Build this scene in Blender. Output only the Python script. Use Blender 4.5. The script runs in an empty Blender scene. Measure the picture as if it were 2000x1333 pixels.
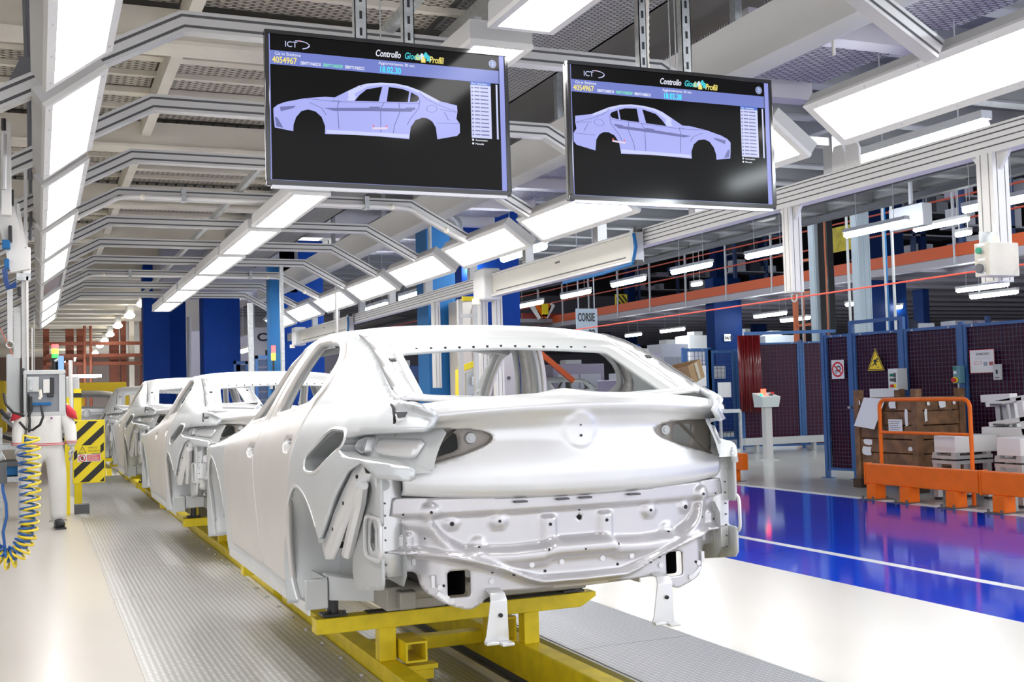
import bpy, bmesh, math, random
import numpy as np
from mathutils import Vector, Matrix
random.seed(7)
SC = bpy.context.scene
COL = SC.collection

# ---------------------------------------------------------------- camera
F = 2207.0
YAW, PITCH, ROLL = math.radians(22.82), math.radians(2.748), math.radians(-1.55)
CAM = np.array([0.0, 0.0, 1.38])
_cy, _sy, _cp, _sp = math.cos(YAW), math.sin(YAW), math.cos(PITCH), math.sin(PITCH)
FW = np.array([_sy*_cp, _cy*_cp, _sp])
_r = np.array([_cy, -_sy, 0.0])
_u = np.cross(_r, FW)
RT = _r*math.cos(ROLL) + _u*math.sin(ROLL)
UP = -_r*math.sin(ROLL) + _u*math.cos(ROLL)
cam = bpy.data.objects.new('camera', bpy.data.cameras.new('camera'))
COL.objects.link(cam)
cam.data.sensor_width = 36.0
cam.data.lens = F*36.0/2000.0
cam.data.clip_end = 400
cam.matrix_world = Matrix(((RT[0], UP[0], -FW[0], CAM[0]), (RT[1], UP[1], -FW[1], CAM[1]),
                           (RT[2], UP[2], -FW[2], CAM[2]), (0, 0, 0, 1)))
SC.camera = cam
# ---------------------------------------------------------------- light
SC.view_settings.view_transform = 'Standard'
SC.view_settings.look = 'None'
SC.view_settings.gamma = 1.0
SC.view_settings.use_curve_mapping = False
SC.view_settings.exposure = 0.62
PANEL_E = 11.5      # light panels over the line
TUBE_E = 45.0       # fluorescent tubes of the hall
WORLD_E = 1.25
w = bpy.data.worlds.new('hall_ambient')
SC.world = w
w.use_nodes = True
w.node_tree.nodes['Background'].inputs[0].default_value = (0.93, 0.95, 1.0, 1)
w.node_tree.nodes['Background'].inputs[1].default_value = WORLD_E
SC.cycles.use_denoising = True
SC.cycles.max_bounces = 8
SC.cycles.diffuse_bounces = 4
SC.cycles.glossy_bounces = 4
SC.cycles.sample_clamp_indirect = 6.0

# ---------------------------------------------------------------- helpers
def ray(x, y): return FW + RT*(x-1000.0)/F - UP*(y-666.5)/F
def atX(x, y, X): d = ray(x, y); return CAM + d*(X/d[0])
def atY(x, y, Y): d = ray(x, y); return CAM + d*(Y/d[1])
def atZ(x, y, Z): d = ray(x, y); return CAM + d*((Z-CAM[2])/d[2])

MATS = {}
def mat(name, col, rough=0.5, metal=0.0, emit=0.0, ecol=None, noise=0.0, nscale=8.0, bump=0.0, bscale=60.0, coat=0.0, alpha=1.0, spec=0.5, stretch=None):
    if name in MATS: return MATS[name]
    m = bpy.data.materials.new(name); m.use_nodes = True
    nt = m.node_tree; b = nt.nodes['Principled BSDF']
    b.inputs['Base Color'].default_value = (*col, 1)
    b.inputs['Roughness'].default_value = rough
    b.inputs['Metallic'].default_value = metal
    b.inputs['Specular IOR Level'].default_value = spec
    if coat: b.inputs['Coat Weight'].default_value = coat; b.inputs['Coat Roughness'].default_value = 0.08
    if emit:
        b.inputs['Emission Color'].default_value = (*(ecol or col), 1)
        b.inputs['Emission Strength'].default_value = emit
    if alpha < 1: b.inputs['Alpha'].default_value = alpha
    if noise or bump:
        tc = nt.nodes.new('ShaderNodeTexCoord')
        mp = nt.nodes.new('ShaderNodeMapping')
        if stretch: mp.inputs['Scale'].default_value = stretch
        nt.links.new(tc.outputs['Object'], mp.inputs['Vector'])
    if noise:
        n = nt.nodes.new('ShaderNodeTexNoise'); n.inputs['Scale'].default_value = nscale; n.inputs['Detail'].default_value = 5
        nt.links.new(mp.outputs[0], n.inputs['Vector'])
        cr = nt.nodes.new('ShaderNodeValToRGB')
        cr.color_ramp.elements[0].position = 0.35; cr.color_ramp.elements[1].position = 0.68
        cr.color_ramp.elements[0].color = (*[c*(1-noise) for c in col], 1)
        cr.color_ramp.elements[1].color = (*[min(1, c*(1+noise*.4)) for c in col], 1)
        nt.links.new(n.outputs['Fac'], cr.inputs['Fac'])
        nt.links.new(cr.outputs['Color'], b.inputs['Base Color'])
    if bump:
        n2 = nt.nodes.new('ShaderNodeTexNoise'); n2.inputs['Scale'].default_value = bscale
        nt.links.new(mp.outputs[0], n2.inputs['Vector'])
        bp = nt.nodes.new('ShaderNodeBump'); bp.inputs['Strength'].default_value = bump; bp.inputs['Distance'].default_value = 0.01
        nt.links.new(n2.outputs['Fac'], bp.inputs['Height']); nt.links.new(bp.outputs[0], b.inputs['Normal'])
    MATS[name] = m
    return m

class B:
    """collects geometry in world coordinates for ONE mesh"""
    def __init__(s): s.v = []; s.f = []
    def add(s, vs, fs):
        o = len(s.v); s.v += [tuple(float(c) for c in p) for p in vs]; s.f += [tuple(i+o for i in f) for f in fs]; return s
    def box(s, x0, x1, y0, y1, z0, z1):
        return s.add([(x0,y0,z0),(x1,y0,z0),(x1,y1,z0),(x0,y1,z0),(x0,y0,z1),(x1,y0,z1),(x1,y1,z1),(x0,y1,z1)],
                     [(0,3,2,1),(4,5,6,7),(0,1,5,4),(1,2,6,5),(2,3,7,6),(3,0,4,7)])
    def obox(s, c, ax, ay, az, hx, hy, hz):
        c = np.array(c, float); ax, ay, az = [np.array(a, float)/np.linalg.norm(a) for a in (ax, ay, az)]
        P = [c+ax*hx*i+ay*hy*j+az*hz*k for k in (-1,1) for j in (-1,1) for i in (-1,1)]
        return s.add(P, [(0,2,3,1),(4,5,7,6),(0,1,5,4),(1,3,7,5),(3,2,6,7),(2,0,4,6)])
    def bar(s, p, q, w, h, up=(0,0,1)):
        """box profile w x h from p to q; h along up"""
        p, q, up = np.array(p, float), np.array(q, float), np.array(up, float)
        d = q-p; L = np.linalg.norm(d); d /= L
        x = np.cross(d, up)
        if np.linalg.norm(x) < 1e-6: x = np.cross(d, (1, 0, 0.0))
        x /= np.linalg.norm(x); z = np.cross(x, d)
        return s.obox((p+q)/2, d, x, z, L/2, w/2, h/2)
    def cyl(s, p, q, r, n=12, r2=None):
        p, q = np.array(p, float), np.array(q, float); d = q-p; d /= np.linalg.norm(d)
        a = np.cross(d, (0, 0, 1.0)) if abs(d[2]) < .9 else np.cross(d, (1.0, 0, 0)); a /= np.linalg.norm(a); b = np.cross(d, a)
        r2 = r if r2 is None else r2
        vs = [p+r*(a*math.cos(t)+b*math.sin(t)) for t in np.linspace(0, 2*math.pi, n, endpoint=False)]
        vs += [q+r2*(a*math.cos(t)+b*math.sin(t)) for t in np.linspace(0, 2*math.pi, n, endpoint=False)]
        fs = [(i, i+n, (i+1) % n+n, (i+1) % n) for i in range(n)]
        fs += [tuple(range(n)), tuple(range(2*n-1, n-1, -1))]
        return s.add(vs, fs)
    def tube(s, path, r, n=8, caps=True):
        P = [np.array(p, float) for p in path]; m = len(P); rings = []
        a = None
        for i in range(m):
            t = P[min(i+1, m-1)]-P[max(i-1, 0)]; t /= np.linalg.norm(t)+1e-12
            if a is None:
                a = np.cross(t, (0, 0, 1.0)) if abs(t[2]) < .9 else np.cross(t, (1.0, 0, 0))
            a = a - t*(a@t); a /= np.linalg.norm(a)+1e-12; b = np.cross(t, a)
            rr = r[i] if hasattr(r, '__len__') else r
            rings.append([P[i]+rr*(a*math.cos(k)+b*math.sin(k)) for k in np.linspace(0, 2*math.pi, n, endpoint=False)])
        vs = [p for R_ in rings for p in R_]; fs = []
        for i in range(m-1):
            for k in range(n):
                fs.append((i*n+k, i*n+(k+1) % n, (i+1)*n+(k+1) % n, (i+1)*n+k))
        if caps: fs += [tuple(range(n-1, -1, -1)), tuple(range((m-1)*n, m*n))]
        return s.add(vs, fs)
    def prism(s, poly, fn, t):
        """poly of 2D points, fn(a,b,depth)->3D, thickness t"""
        n = len(poly)
        vs = [fn(a, b, 0) for a, b in poly]+[fn(a, b, t) for a, b in poly]
        fs = [tuple(range(n)), tuple(range(2*n-1, n-1, -1))]+[(i, i+n, (i+1) % n+n, (i+1) % n) for i in range(n)]
        return s.add(vs, fs)
    def sphere(s, c, r, nu=12, nv=8, sc=(1,1,1)):
        vs = []; fs = []
        for j in range(nv+1):
            th = math.pi*j/nv
            for i in range(nu):
                ph = 2*math.pi*i/nu
                vs.append((c[0]+r*sc[0]*math.sin(th)*math.cos(ph), c[1]+r*sc[1]*math.sin(th)*math.sin(ph), c[2]+r*sc[2]*math.cos(th)))
        for j in range(nv):
            for i in range(nu):
                fs.append((j*nu+i, (j+1)*nu+i, (j+1)*nu+(i+1) % nu, j*nu+(i+1) % nu))
        return s.add(vs, fs)
    def quad(s, a, b, c, d): return s.add([a, b, c, d], [(0, 1, 2, 3)])

def plain(name):
    return name
def build(name, b, m, parent=None, smooth=False, bevel=0.0, solid=0.0, soff=-1.0, fixn=True):
    me = bpy.data.meshes.new(name)
    o3 = np.array(parent['_o']) if parent is not None else np.zeros(3)
    me.from_pydata([tuple(np.array(p)-o3) for p in b.v], [], b.f)
    if fixn:
        bm = bmesh.new(); bm.from_mesh(me)
        bmesh.ops.remove_doubles(bm, verts=bm.verts, dist=1e-5)
        bmesh.ops.recalc_face_normals(bm, faces=bm.faces); bm.to_mesh(me); bm.free()
    me.materials.append(m)
    ob = bpy.data.objects.new(name, me); COL.objects.link(ob)
    if parent is not None: ob.parent = parent; ob['_o'] = list(map(float, o3))
    else: ob['_o'] = [0.0, 0.0, 0.0]
    if smooth:
        me.polygons.foreach_set('use_smooth', [True]*len(me.polygons))
        if smooth != 2: me.set_sharp_from_angle(angle=math.radians(38))
    if solid:
        md = ob.modifiers.new('thickness', 'SOLIDIFY'); md.thickness = solid; md.offset = soff; md.use_even_offset = False
    if bevel:
        md = ob.modifiers.new('bevel', 'BEVEL'); md.width = bevel; md.segments = 2; md.limit_method = 'ANGLE'
    return ob
def thing(name, label, cat, loc=(0, 0, 0), group=None):
    o = bpy.data.objects.new(name, None); COL.objects.link(o); o.location = loc; o.empty_display_size = 0.1
    o['label'] = label; o['category'] = cat; o['_o'] = [float(c) for c in loc]
    if group: o['group'] = group
    return o
def tag(o, label, cat, group=None):
    o['label'] = label; o['category'] = cat
    if group: o['group'] = group
    return o
def struct(name, b, m, parent=None, **k):
    o = build(name, b, m, parent, **k); o['kind'] = 'structure'; return o
def dup(root, delta, label, group=None, sz=None):
    def cp(o, par):
        c = o.copy(); COL.objects.link(c)
        if par is not None: c.parent = par
        for ch in KIDS.get(o.name, ()): cp(ch, c)
        return c
    KIDS = {}
    for q in list(COL.objects):
        if q.parent is not None: KIDS.setdefault(q.parent.name, []).append(q)
    r = cp(root, None); r.location = Vector(root.location)+Vector(delta); r['label'] = label
    if group: r['group'] = group
    return r
def text(s, size, origin, xdir, ydir, m, name, parent, ext=0.0006, align='LEFT', shear=0.0, bold=0.0, width=None):
    cu = bpy.data.curves.new('t', 'FONT'); cu.body = s; cu.size = size; cu.align_x = align; cu.extrude = ext; cu.shear = shear; cu.offset = bold; cu.resolution_u = 3
    to = bpy.data.objects.new('t', cu); COL.objects.link(to)
    dg = bpy.context.evaluated_depsgraph_get()
    me = bpy.data.meshes.new_from_object(to.evaluated_get(dg))
    bpy.data.objects.remove(to); bpy.data.curves.remove(cu)
    if width:
        xs_ = [v.co.x for v in me.vertices]; me.transform(Matrix.Diagonal((width/(max(xs_)-min(xs_)), 1, 1, 1)))
    x = np.array(xdir, float); x /= np.linalg.norm(x); y = np.array(ydir, float); y /= np.linalg.norm(y); z = np.cross(x, y)
    o3 = np.array(parent['_o']) if parent is not None else np.zeros(3)
    p = np.array(origin, float)-o3
    me.transform(Matrix(((x[0], y[0], z[0], p[0]), (x[1], y[1], z[1], p[1]), (x[2], y[2], z[2], p[2]), (0, 0, 0, 1))))
    me.name = name; me.materials.clear(); me.materials.append(m)
    ob = bpy.data.objects.new(name, me); COL.objects.link(ob)
    if parent is not None: ob.parent = parent; ob['_o'] = list(map(float, o3))
    return ob
ORD = ['first', 'second', 'third', 'fourth', 'fifth', 'sixth', 'seventh', 'eighth', 'ninth', 'tenth', 'eleventh', 'twelfth']

# materials
ALU = mat('anodised_aluminium', (.52, .515, .51), .42, .5)
ALUD = mat('aluminium_groove', (.10, .10, .105), .6, .2)
STEEL = mat('galvanised_steel', (.50, .52, .53), .42, .8, noise=.18, nscale=30)
WHITE = mat('white_paint', (.66, .65, .635), .5, spec=.3)
CREAM = mat('cream_paint', (.80, .75, .65), .55, noise=.07, nscale=3)
GREYP = mat('light_grey_paint', (.52, .53, .53), .45)
DGREY = mat('dark_grey', (.10, .10, .11), .5)
BLACK = mat('black_plastic', (.012, .012, .014), .35)
YEL = mat('yellow_paint', (.84, .64, .008), .42, noise=.15, nscale=9)
SYEL = mat('signal_yellow', (.90, .72, .01), .4)
ORANGE = mat('orange_paint', (.90, .165, .006), .45, noise=.08, nscale=6, spec=.3)
BLUEF = mat('fence_blue', (.035, .12, .32), .45)
NAVY = mat('column_blue', (.0015, .040, .26), .55, noise=.10, nscale=2, spec=.15)
MBLUE = mat('mid_blue', (.015, .13, .34), .5, spec=.25)
RED = mat('red_plastic', (.62, .02, .02), .4)
GREEN = mat('green_plastic', (.01, .25, .14), .4)
HOUS = mat('fixture_grey', (.47, .465, .46), .5, spec=.3)
NAVYD = mat('hall_column_navy', (.001, .022, .12), .6, noise=.1, nscale=2, spec=.15)
PAPER = mat('paper_white', (.80, .80, .80), .7)
PANEL = mat('panel_diffuser', (1, 1, 1), .4, emit=PANEL_E, ecol=(1, .985, .97))
TUBE = mat('fluorescent_tube', (1, 1, 1), .4, emit=TUBE_E, ecol=(.90, .97, 1))
# ================================================================ materials of the setting
def floor_mat(name, col, rough, scratch=.10, ns=1.2):
    m = mat(name, col, rough, 0, noise=scratch, nscale=ns, coat=.15, stretch=(1, .25, 1))
    return m
FLOORM = floor_mat('floor_epoxy', (.76, .715, .66), .28, .05)
FLOORB = mat('floor_epoxy_blue', (.001, .055, .72), .08, 0, noise=.10, nscale=1.2, spec=.32, stretch=(1, .25, 1))
FLOORG = floor_mat('floor_epoxy_grey', (.62, .61, .58), .20, .06)
LINEW = mat('floor_line_white', (.82, .80, .78), .3)

def tread_mat(name, col, rough, f, ribs=False):
    m = mat(name, col, rough, .75)
    nt = m.node_tree; b = nt.nodes['Principled BSDF']
    tc = nt.nodes.new('ShaderNodeTexCoord'); sp = nt.nodes.new('ShaderNodeSeparateXYZ'); nt.links.new(tc.outputs['Object'], sp.inputs[0])
    def M(op, a, b_=None):
        n = nt.nodes.new('ShaderNodeMath'); n.operation = op
        for i, q in enumerate((a, b_)):
            if q is None: continue
            if isinstance(q, (int, float)): n.inputs[i].default_value = q
            else: nt.links.new(q, n.inputs[i])
        return n.outputs[0]
    u = M('MULTIPLY', M('ADD', sp.outputs['X'], sp.outputs['Y']), f); v = M('MULTIPLY', M('SUBTRACT', sp.outputs['X'], sp.outputs['Y']), f)
    h = M('MULTIPLY', M('SINE', u), M('SINE', v))
    h = M('POWER', M('MAXIMUM', h, 0.0), 0.6)
    bp = nt.nodes.new('ShaderNodeBump'); bp.inputs['Strength'].default_value = .5; bp.inputs['Distance'].default_value = .004
    nt.links.new(h, bp.inputs['Height']); nt.links.new(bp.outputs[0], b.inputs['Normal'])
    cr = nt.nodes.new('ShaderNodeValToRGB'); nt.links.new(h, cr.inputs['Fac'])
    cr.color_ramp.elements[0].color = (*[c*.72 for c in col], 1); cr.color_ramp.elements[1].color = (*[min(1, c*1.15) for c in col], 1)
    nt.links.new(cr.outputs['Color'], b.inputs['Base Color'])
    return m
TREAD = tread_mat('tread_plate', (.80, .79, .775), .36, 95)
TREADW = tread_mat('tread_plate_wide', (.46, .46, .475), .45, 110)
TREADD = tread_mat('tread_plate_trough', (.50, .49, .47), .36, 95)

def grate_mat(name, col, dark, fx, fy):
    m = mat(name, col, .55)
    nt = m.node_tree; b = nt.nodes['Principled BSDF']
    tc = nt.nodes.new('ShaderNodeTexCoord'); mp = nt.nodes.new('ShaderNodeMapping'); mp.inputs['Scale'].default_value = (fx, fy, 1)
    nt.links.new(tc.outputs['Object'], mp.inputs[0])
    br = nt.nodes.new('ShaderNodeTexBrick'); nt.links.new(mp.outputs[0], br.inputs['Vector'])
    br.inputs['Scale'].default_value = 1; br.inputs['Mortar Size'].default_value = .16; br.inputs['Mortar Smooth'].default_value = .5
    br.inputs['Brick Width'].default_value = 1; br.inputs['Row Height'].default_value = .5; br.offset = .5
    br.inputs['Color1'].default_value = (*col, 1); br.inputs['Color2'].default_value = (*[c*.82 for c in col], 1); br.inputs['Mortar'].default_value = (*dark, 1)
    nt.links.new(br.outputs['Color'], b.inputs['Base Color'])
    bp = nt.nodes.new('ShaderNodeBump'); bp.inputs['Strength'].default_value = .6; bp.inputs['Distance'].default_value = .01; bp.invert = True
    nt.links.new(br.outputs['Fac'], bp.inputs['Height']); nt.links.new(bp.outputs[0], b.inputs['Normal'])
    return m
GRATE = grate_mat('ceiling_grating', (.86, .81, .71), (.13, .11, .09), 8, 15)
GRATEG = grate_mat('ceiling_grating_grey', (.54, .51, .52), (.12, .11, .12), 9, 15)
PERF = grate_mat('perforated_tray', (.50, .50, .51), (.06, .06, .07), 14, 22)

# ================================================================ floor
XT0, XT1 = 1.53, 2.62        # trough of the carrier track
def slab(name, x0, x1, y0, y1, m, z1=0.0, z0=-.3):
    return struct(name, B().box(x0, x1, y0, y1, z0, z1), m)
slab('floor', -14, .49, -6, 75, FLOORM)
slab('floor', 3.37, 5.2, -6, 75, FLOORM)
slab('floor_walkway', 5.2, 9.3, -6, 60, FLOORB)
slab('floor', 9.3, 60, -6, 75, FLOORG)
struct('trim_1', B().box(6.00, 6.09, -4, 40, 0, .002), LINEW)
struct('trim_2', B().box(9.24, 9.40, -4, 18, 0, .002), LINEW)
slab('floor_trough', XT0, XT1, -2, 60, TREADD, -.14, -.4)
tr = struct('trim_3', B().box(XT0-.012, XT0+.006, -2, 45, -.14, .004).box(XT1-.006, XT1+.012, -2, 45, -.14, .004), GREYP)
# dark slot lips along the inner rail line
struct('trim_4', B().box(2.235, 2.265, -2, 45, -.14, -.115).box(1.86, 1.885, -2, 45, -.14, -.115), CREAM)
wk = thing('walkway', 'ribbed bright metal walkway plates left of the car carrier track', 'walkway', (1.0, 8, 0))
for i in range(15):
    y0 = 1.0+i*1.52
    build('plate', B().box(.49, XT0-.014, y0, y0+1.512, -.05, .006), TREAD, wk)
    if i % 2 == 0: pass
wk2 = thing('walkway', 'diamond tread plate walkway right of the car carrier track', 'walkway', (3.0, 8, 0))
for i in range(12):
    y0 = 2.3+i*1.62
    build('plate', B().box(XT1+.013, 3.37, y0, y0+1.612, -.14, .008), TREADW, wk2)
bo = thing('bolt_row', 'small round bolt heads along the edge of the left walkway', 'bolts', (XT0, 5, 0))
bo['kind'] = 'stuff'
bb = B()
for i in range(26):
    bb.cyl((XT0-.05, 2.2+i*.42, .004), (XT0-.05, 2.2+i*.42, .016), .013, 8)
o_ = build('bolt_head', bb, ALU, bo); o_['kind'] = 'stuff'

# ================================================================ ceilings
CEILC = mat('ceiling_cream', (.60, .57, .50), .6, noise=.06, nscale=2)
CEILG = mat('ceiling_grey', (.24, .24, .25), .6, noise=.06, nscale=2)
CEILL = mat('ceiling_lilac', (.20, .185, .225), .55, noise=.08, nscale=1.5)
CEILF = mat('ceiling_far_olive', (.56, .52, .44), .5, noise=.06, nscale=2)
ce = struct('ceiling', B().box(-9, 6.6, -4, 23, 4.75, 4.9), mat('ceiling_slab', (.46, .43, .38), .7))  # slab above the gratings in one even cream grey
# joists and grating panels over the line
for i in range(16):
    y = 3.9+i*1.18
    if i % 3 == 1: build('joist', B().box(-6.5, 3.95, y-.10, y+.10, 4.04, 4.30).box(-6.5, 3.95, y-.16, y+.16, 4.02, 4.05), CREAM, ce)
    else: build('slat', B().box(-6.5, 3.95, y-.075, y+.075, 4.29, 4.345), CREAM, ce)
for i in range(15):
    y = 3.9+i*1.18+.08
    for k, (a, b) in enumerate(((-6.5, -1.2), (-.85, .98), (1.10, 2.9), (2.98, 3.95))):
        for q in (y, y+.53): build('grating_panel', B().box(a, b, q, q+.47, 4.345, 4.37), GRATE if k < 3 else GRATEG, ce)
    build('slat', B().box(-6.5, 3.95, y+.47, y+.53, 4.30, 4.35), CREAM, ce)
# left strip of corrugated sheet, beams along the line
for x, wd, z, h, m in ((-1.03, .34, 4.05, .3, CREAM), (.08, .10, 4.02, .12, STEEL), (1.04, .09, 4.14, .2, CREAM), (2.94, .07, 3.98, .22, STEEL)):
    struct('ceiling_beam', B().box(x-wd/2, x+wd/2, 2, 23, z, z+h), m)
# perforated cable tray and white channel running along the line
struct('ceiling_tray', B().box(3.05, 3.72, 2, 21, 3.86, 3.88).box(3.05, 3.07, 2, 21, 3.86, 3.96).box(3.70, 3.72, 2, 21, 3.86, 3.96), PERF)
wc = thing('ceiling_channel', 'long cream channel beam above the right slanted lights', 'channel beam', (4.2, 8, 3.5))
build('web', B().box(3.93, 3.95, 1.5, 22, 3.34, 3.62), WHITE, wc)
build('flange', B().box(3.93, 4.13, 1.5, 22, 3.32, 3.34), WHITE, wc)
build('conduit', B().cyl((4.3, 2, 3.58), (4.3, 22, 3.58), .02, 8), BLACK, wc)
for i in range(7):
    build('hanger', B().box(4.0, 4.05, 3.2+2.6*i, 3.26+2.6*i, 3.34, 4.75), STEEL, wc)
# galvanised side panels and right gratings above the right light row
gs = struct('ceiling_duct', B().box(4.55, 4.60, -1, 22, 3.62, 3.95), STEEL)
for i in range(13):
    y = .6+i*1.5
    struct('ceiling_panel', B().box(4.65, 6.3, y+.1, y+1.30, 4.02, 4.05), GRATEG)
    struct('ceiling_joist', B().box(4.6, 6.3, y-.09, y+.09, 3.90, 4.05), mat('joist_lilac', (.50, .47, .48), .5))

# aisle ceiling at the right: slab with ribs across and beams along
struct('ceiling_aisle', B().box(6.3, 14.6, 0, 60, 5.12, 5.25), CEILG)
AIS = mat('aisle_rib', (.34, .34, .345), .5)
for i in range(34):
    y = 2.5+i*1.3
    struct('ceiling_rib', B().box(6.3, 14.6, y-.05, y+.05, 4.80, 5.12).box(6.3, 14.6, y-.11, y+.11, 4.78, 4.81), AIS)
struct('ceiling_beam', B().box(6.3, 6.5, 0, 60, 4.65, 5.12).box(9.4, 9.55, 0, 60, 4.70, 5.12).box(14.45, 14.6, 0, 60, 4.74, 5.12), AIS)
struct('ceiling_conduit', B().box(12.30, 12.42, 2, 55, 4.50, 4.56).cyl((12.7, 2, 4.62), (12.7, 55, 4.62), .05, 8).box(14.2, 14.38, 2, 55, 4.64, 4.74), DGREY)
for i in range(18):
    struct('ceiling_hanger', B().box(12.35, 12.38, 4+2.6*i, 4.03+2.6*i, 4.55, 4.82), DGREY)
# mezzanine slab further right with its orange fascia
struct('ceiling_mezzanine', B().box(20.1, 60, 4, 75, 4.30, 4.40), CEILL)
for i in range(30):
    struct('ceiling_rib', B().box(20.1, 50, 5+1.9*i-.06, 5+1.9*i+.06, 4.20, 4.30), CEILL)
struct('ceiling_beam', B().box(20.0, 20.25, 4, 70, 4.18, 4.37), mat('beam_pale', (.34, .33, .38), .5))
struct('ceiling_far', B().box(13.9, 60, 2, 75, 8.6, 8.8), mat('upper_ceiling', (.10, .10, .12), .6))
# far ceiling over the line: transverse corrugated sheets
struct('ceiling_far', B().box(-9, 6.2, 23, 75, 4.5, 4.6), CEILF)
for i in range(24):
    y = 23+1.7*i
    struct('ceiling_rib', B().box(-9, 2.6, y, y+.5, 4.22, 4.5), CEILF)
struct('ceiling_soffit', B().box(2.2, 4.8, 22.4, 24.2, 3.55, 4.6), mat('soffit_grey', (.30, .30, .36), .35))
# walls far away
struct('wall_back', B().box(-14, 8.2, 75, 75.3, -.3, 8.7), mat('wall_rust', (.16, .10, .075), .7, noise=.3, nscale=.8))
struct('wall_back', B().box(8.2, 60, 75, 75.3, -.3, 8.7), mat('wall_lilac', (.28, .27, .33), .7))
struct('wall_right', B().box(60, 60.3, 20, 75, -.3, 8.7), mat('wall_lilac', (.28, .27, .33), .7))
struct('wall_left', B().box(-14.3, -14, 4, 75, -.3, 7), mat('wall_pale', (.42, .40, .37), .7))

# ================================================================ blue columns
def column(name, xl, xr, Y, dep, z1, m, label, ybase=700):
    a, b = atY(xl, ybase, Y), atY(xr, ybase, Y)
    t = thing(name, label, 'column', ((a[0]+b[0])/2, Y, 0))
    build('shaft', B().box(a[0], b[0], Y, Y+dep, 0, z1), m, t, bevel=.01)
    build('base_plate', B().box(a[0]-.05, b[0]+.05, Y-.05, Y+dep+.05, 0, .03), DGREY, t)
    return t
c1 = column('column', 838, 893, 15.0, .5, 4.6, MBLUE, 'mid blue steel column seen through the rear window beside a cream cabinet')
c2 = column('column', 905, 1019, 16.2, .7, 4.6, NAVY, 'broad blue column right of the aluminium lift post above the front car roof')
c3 = column('column', 548, 634, 22.4, .6, 4.6, NAVY, 'dark blue column behind the far end of the right slanted lights')
c4 = column('column', 281, 332, 24.5, .5, 4.3, NAVY, 'dark blue column left of the wide grey soffit far down the line')
c4b = column('column', 322, 364, 26.0, .5, 4.3, NAVY, 'dark blue column with a pale pipe on its right edge far down the line')
build('pipe', B().cyl(atY(369, 620, 25.5), atY(369, 742, 25.5), .05, 8), WHITE, c4b)
c5 = column('column', 398, 470, 23.5, .6, 4.3, NAVY, 'wide dark blue column right of the gap with green lamp far down the line')
c6 = column('column', 528, 550, 17.5, .25, 3.6, MBLUE, 'slim steel blue post with a stack light on it')
# hall columns at the right
for (xl, xr, Y, z1, lab) in ((1398, 1452, 31, 5.0, 'blue hall column carrying the white plate 04/10'),
                             (1225, 1252, 40, 3.3, 'small dark blue hall column beyond the front car roof edge'),
                             (1232, 1246, 50, 7.6, 'blue mezzanine column beside the yellow striped board'),
                             (1405, 1440, 40, 8.6, 'tall dark blue mezzanine column above the orange fascia, left of the pale posts')):
    column('hall_column', xl, xr, Y, .5, z1, NAVYD, lab)
for (xl, xr, Y, z1, lab) in ((1700, 1775, 26, 8.6, 'tall navy column on the mezzanine right of the pale twin posts'),
                             (1708, 1776, 24, 4.2, 'navy hall column behind the fence carrying plate 12'),
                             (1808, 1820, 27, 8.6, 'thin navy column on the mezzanine under the hall lamps'),
                             (1480, 1500, 42, 8.6, 'thin distant navy column on the mezzanine, first right of the pale hanging post')):
    column('hall_column', xl, xr, Y, .45, z1, NAVYD, lab)
# ================================================================ aluminium portal frames
PF_L, PF_R, PF_Z, PF_S, PF_H, PF_D = .67, 3.36, 3.21, .54, .10, .085
def frame_path(off=0.0):
    zc = PF_Z+PF_H/2+off
    return [(-.55, zc-PF_S*(PF_L+.55)), (PF_L, zc), (PF_R, zc), (3.93, zc-PF_S*(3.93-PF_R))]
def strip(b, offs, half, y0, y1):
    """a mitred band following the portal outline at offset offs, +-half high, from y0 to y1"""
    base = [np.array(p) for p in frame_path()]
    nrm = []
    for i in range(4):
        def nn(a, c):
            d = c-a; d /= np.linalg.norm(d); return np.array([-d[1], d[0]])
        if i == 0: n = nn(base[0], base[1])
        elif i == 3: n = nn(base[2], base[3])
        else:
            n1, n2 = nn(base[i-1], base[i]), nn(base[i], base[i+1]); n = n1+n2; n /= n@n1
        nrm.append(n)
    vs = []
    for y in (y0, y1):
        for p, n in zip(base, nrm):
            for s in (-1, 1): q = p+n*(offs+s*half); vs.append((q[0], y, q[1]))
    fs = []
    for i in range(3):
        a = 2*i
        fs += [(a, a+2, a+3, a+1), (8+a, 8+a+1, 8+a+3, 8+a+2), (a, 8+a, 8+a+2, a+2), (a+1, a+3, 8+a+3, 8+a+1)]
    fs += [(0, 1, 9, 8), (6, 14, 15, 7)]
    b.add(vs, fs)
frames = []
for k in range(-1, 10):
    Y = 5.68+1.6*k
    t = thing('portal_frame', f'bent grey aluminium portal frame over the line, {ORD[k+1]} from the camera', 'portal frame', (2.0, Y, PF_Z), 'portal frames over the line')
    if k == -1:
        P0 = t
        core = B()
        strip(core, 0, .046, Y-PF_D/2+.006, Y+PF_D/2-.006)
        o = build('core', core, ALUD, t)
        lips = B()
        for oo, hh in ((-.0415, .0085), (0, .019), (.0415, .0085)): strip(lips, oo, hh, Y-PF_D/2, Y+PF_D/2)
        build('profile', lips, ALU, t)
        posts = []
        for x in (-.56, 4.61):
            zt = PF_Z+PF_H/2-PF_S*1.235
            if x > 0: zt = 2.99; build('bracket_arm', B().box(4.31, x-.046, Y-.03, Y+.03, 2.88, 2.93), ALU, t)
            pb = B().box(x-.045, x+.045, Y-.045, Y+.045, 2.715, zt-.055)
            build('post', pb, ALU, t)
    else:
        COL_T = t
        for ch in [q for q in list(COL.objects) if q.parent == P0]:
            c = ch.copy(); COL.objects.link(c); c.parent = t
    frames.append(t)
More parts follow.
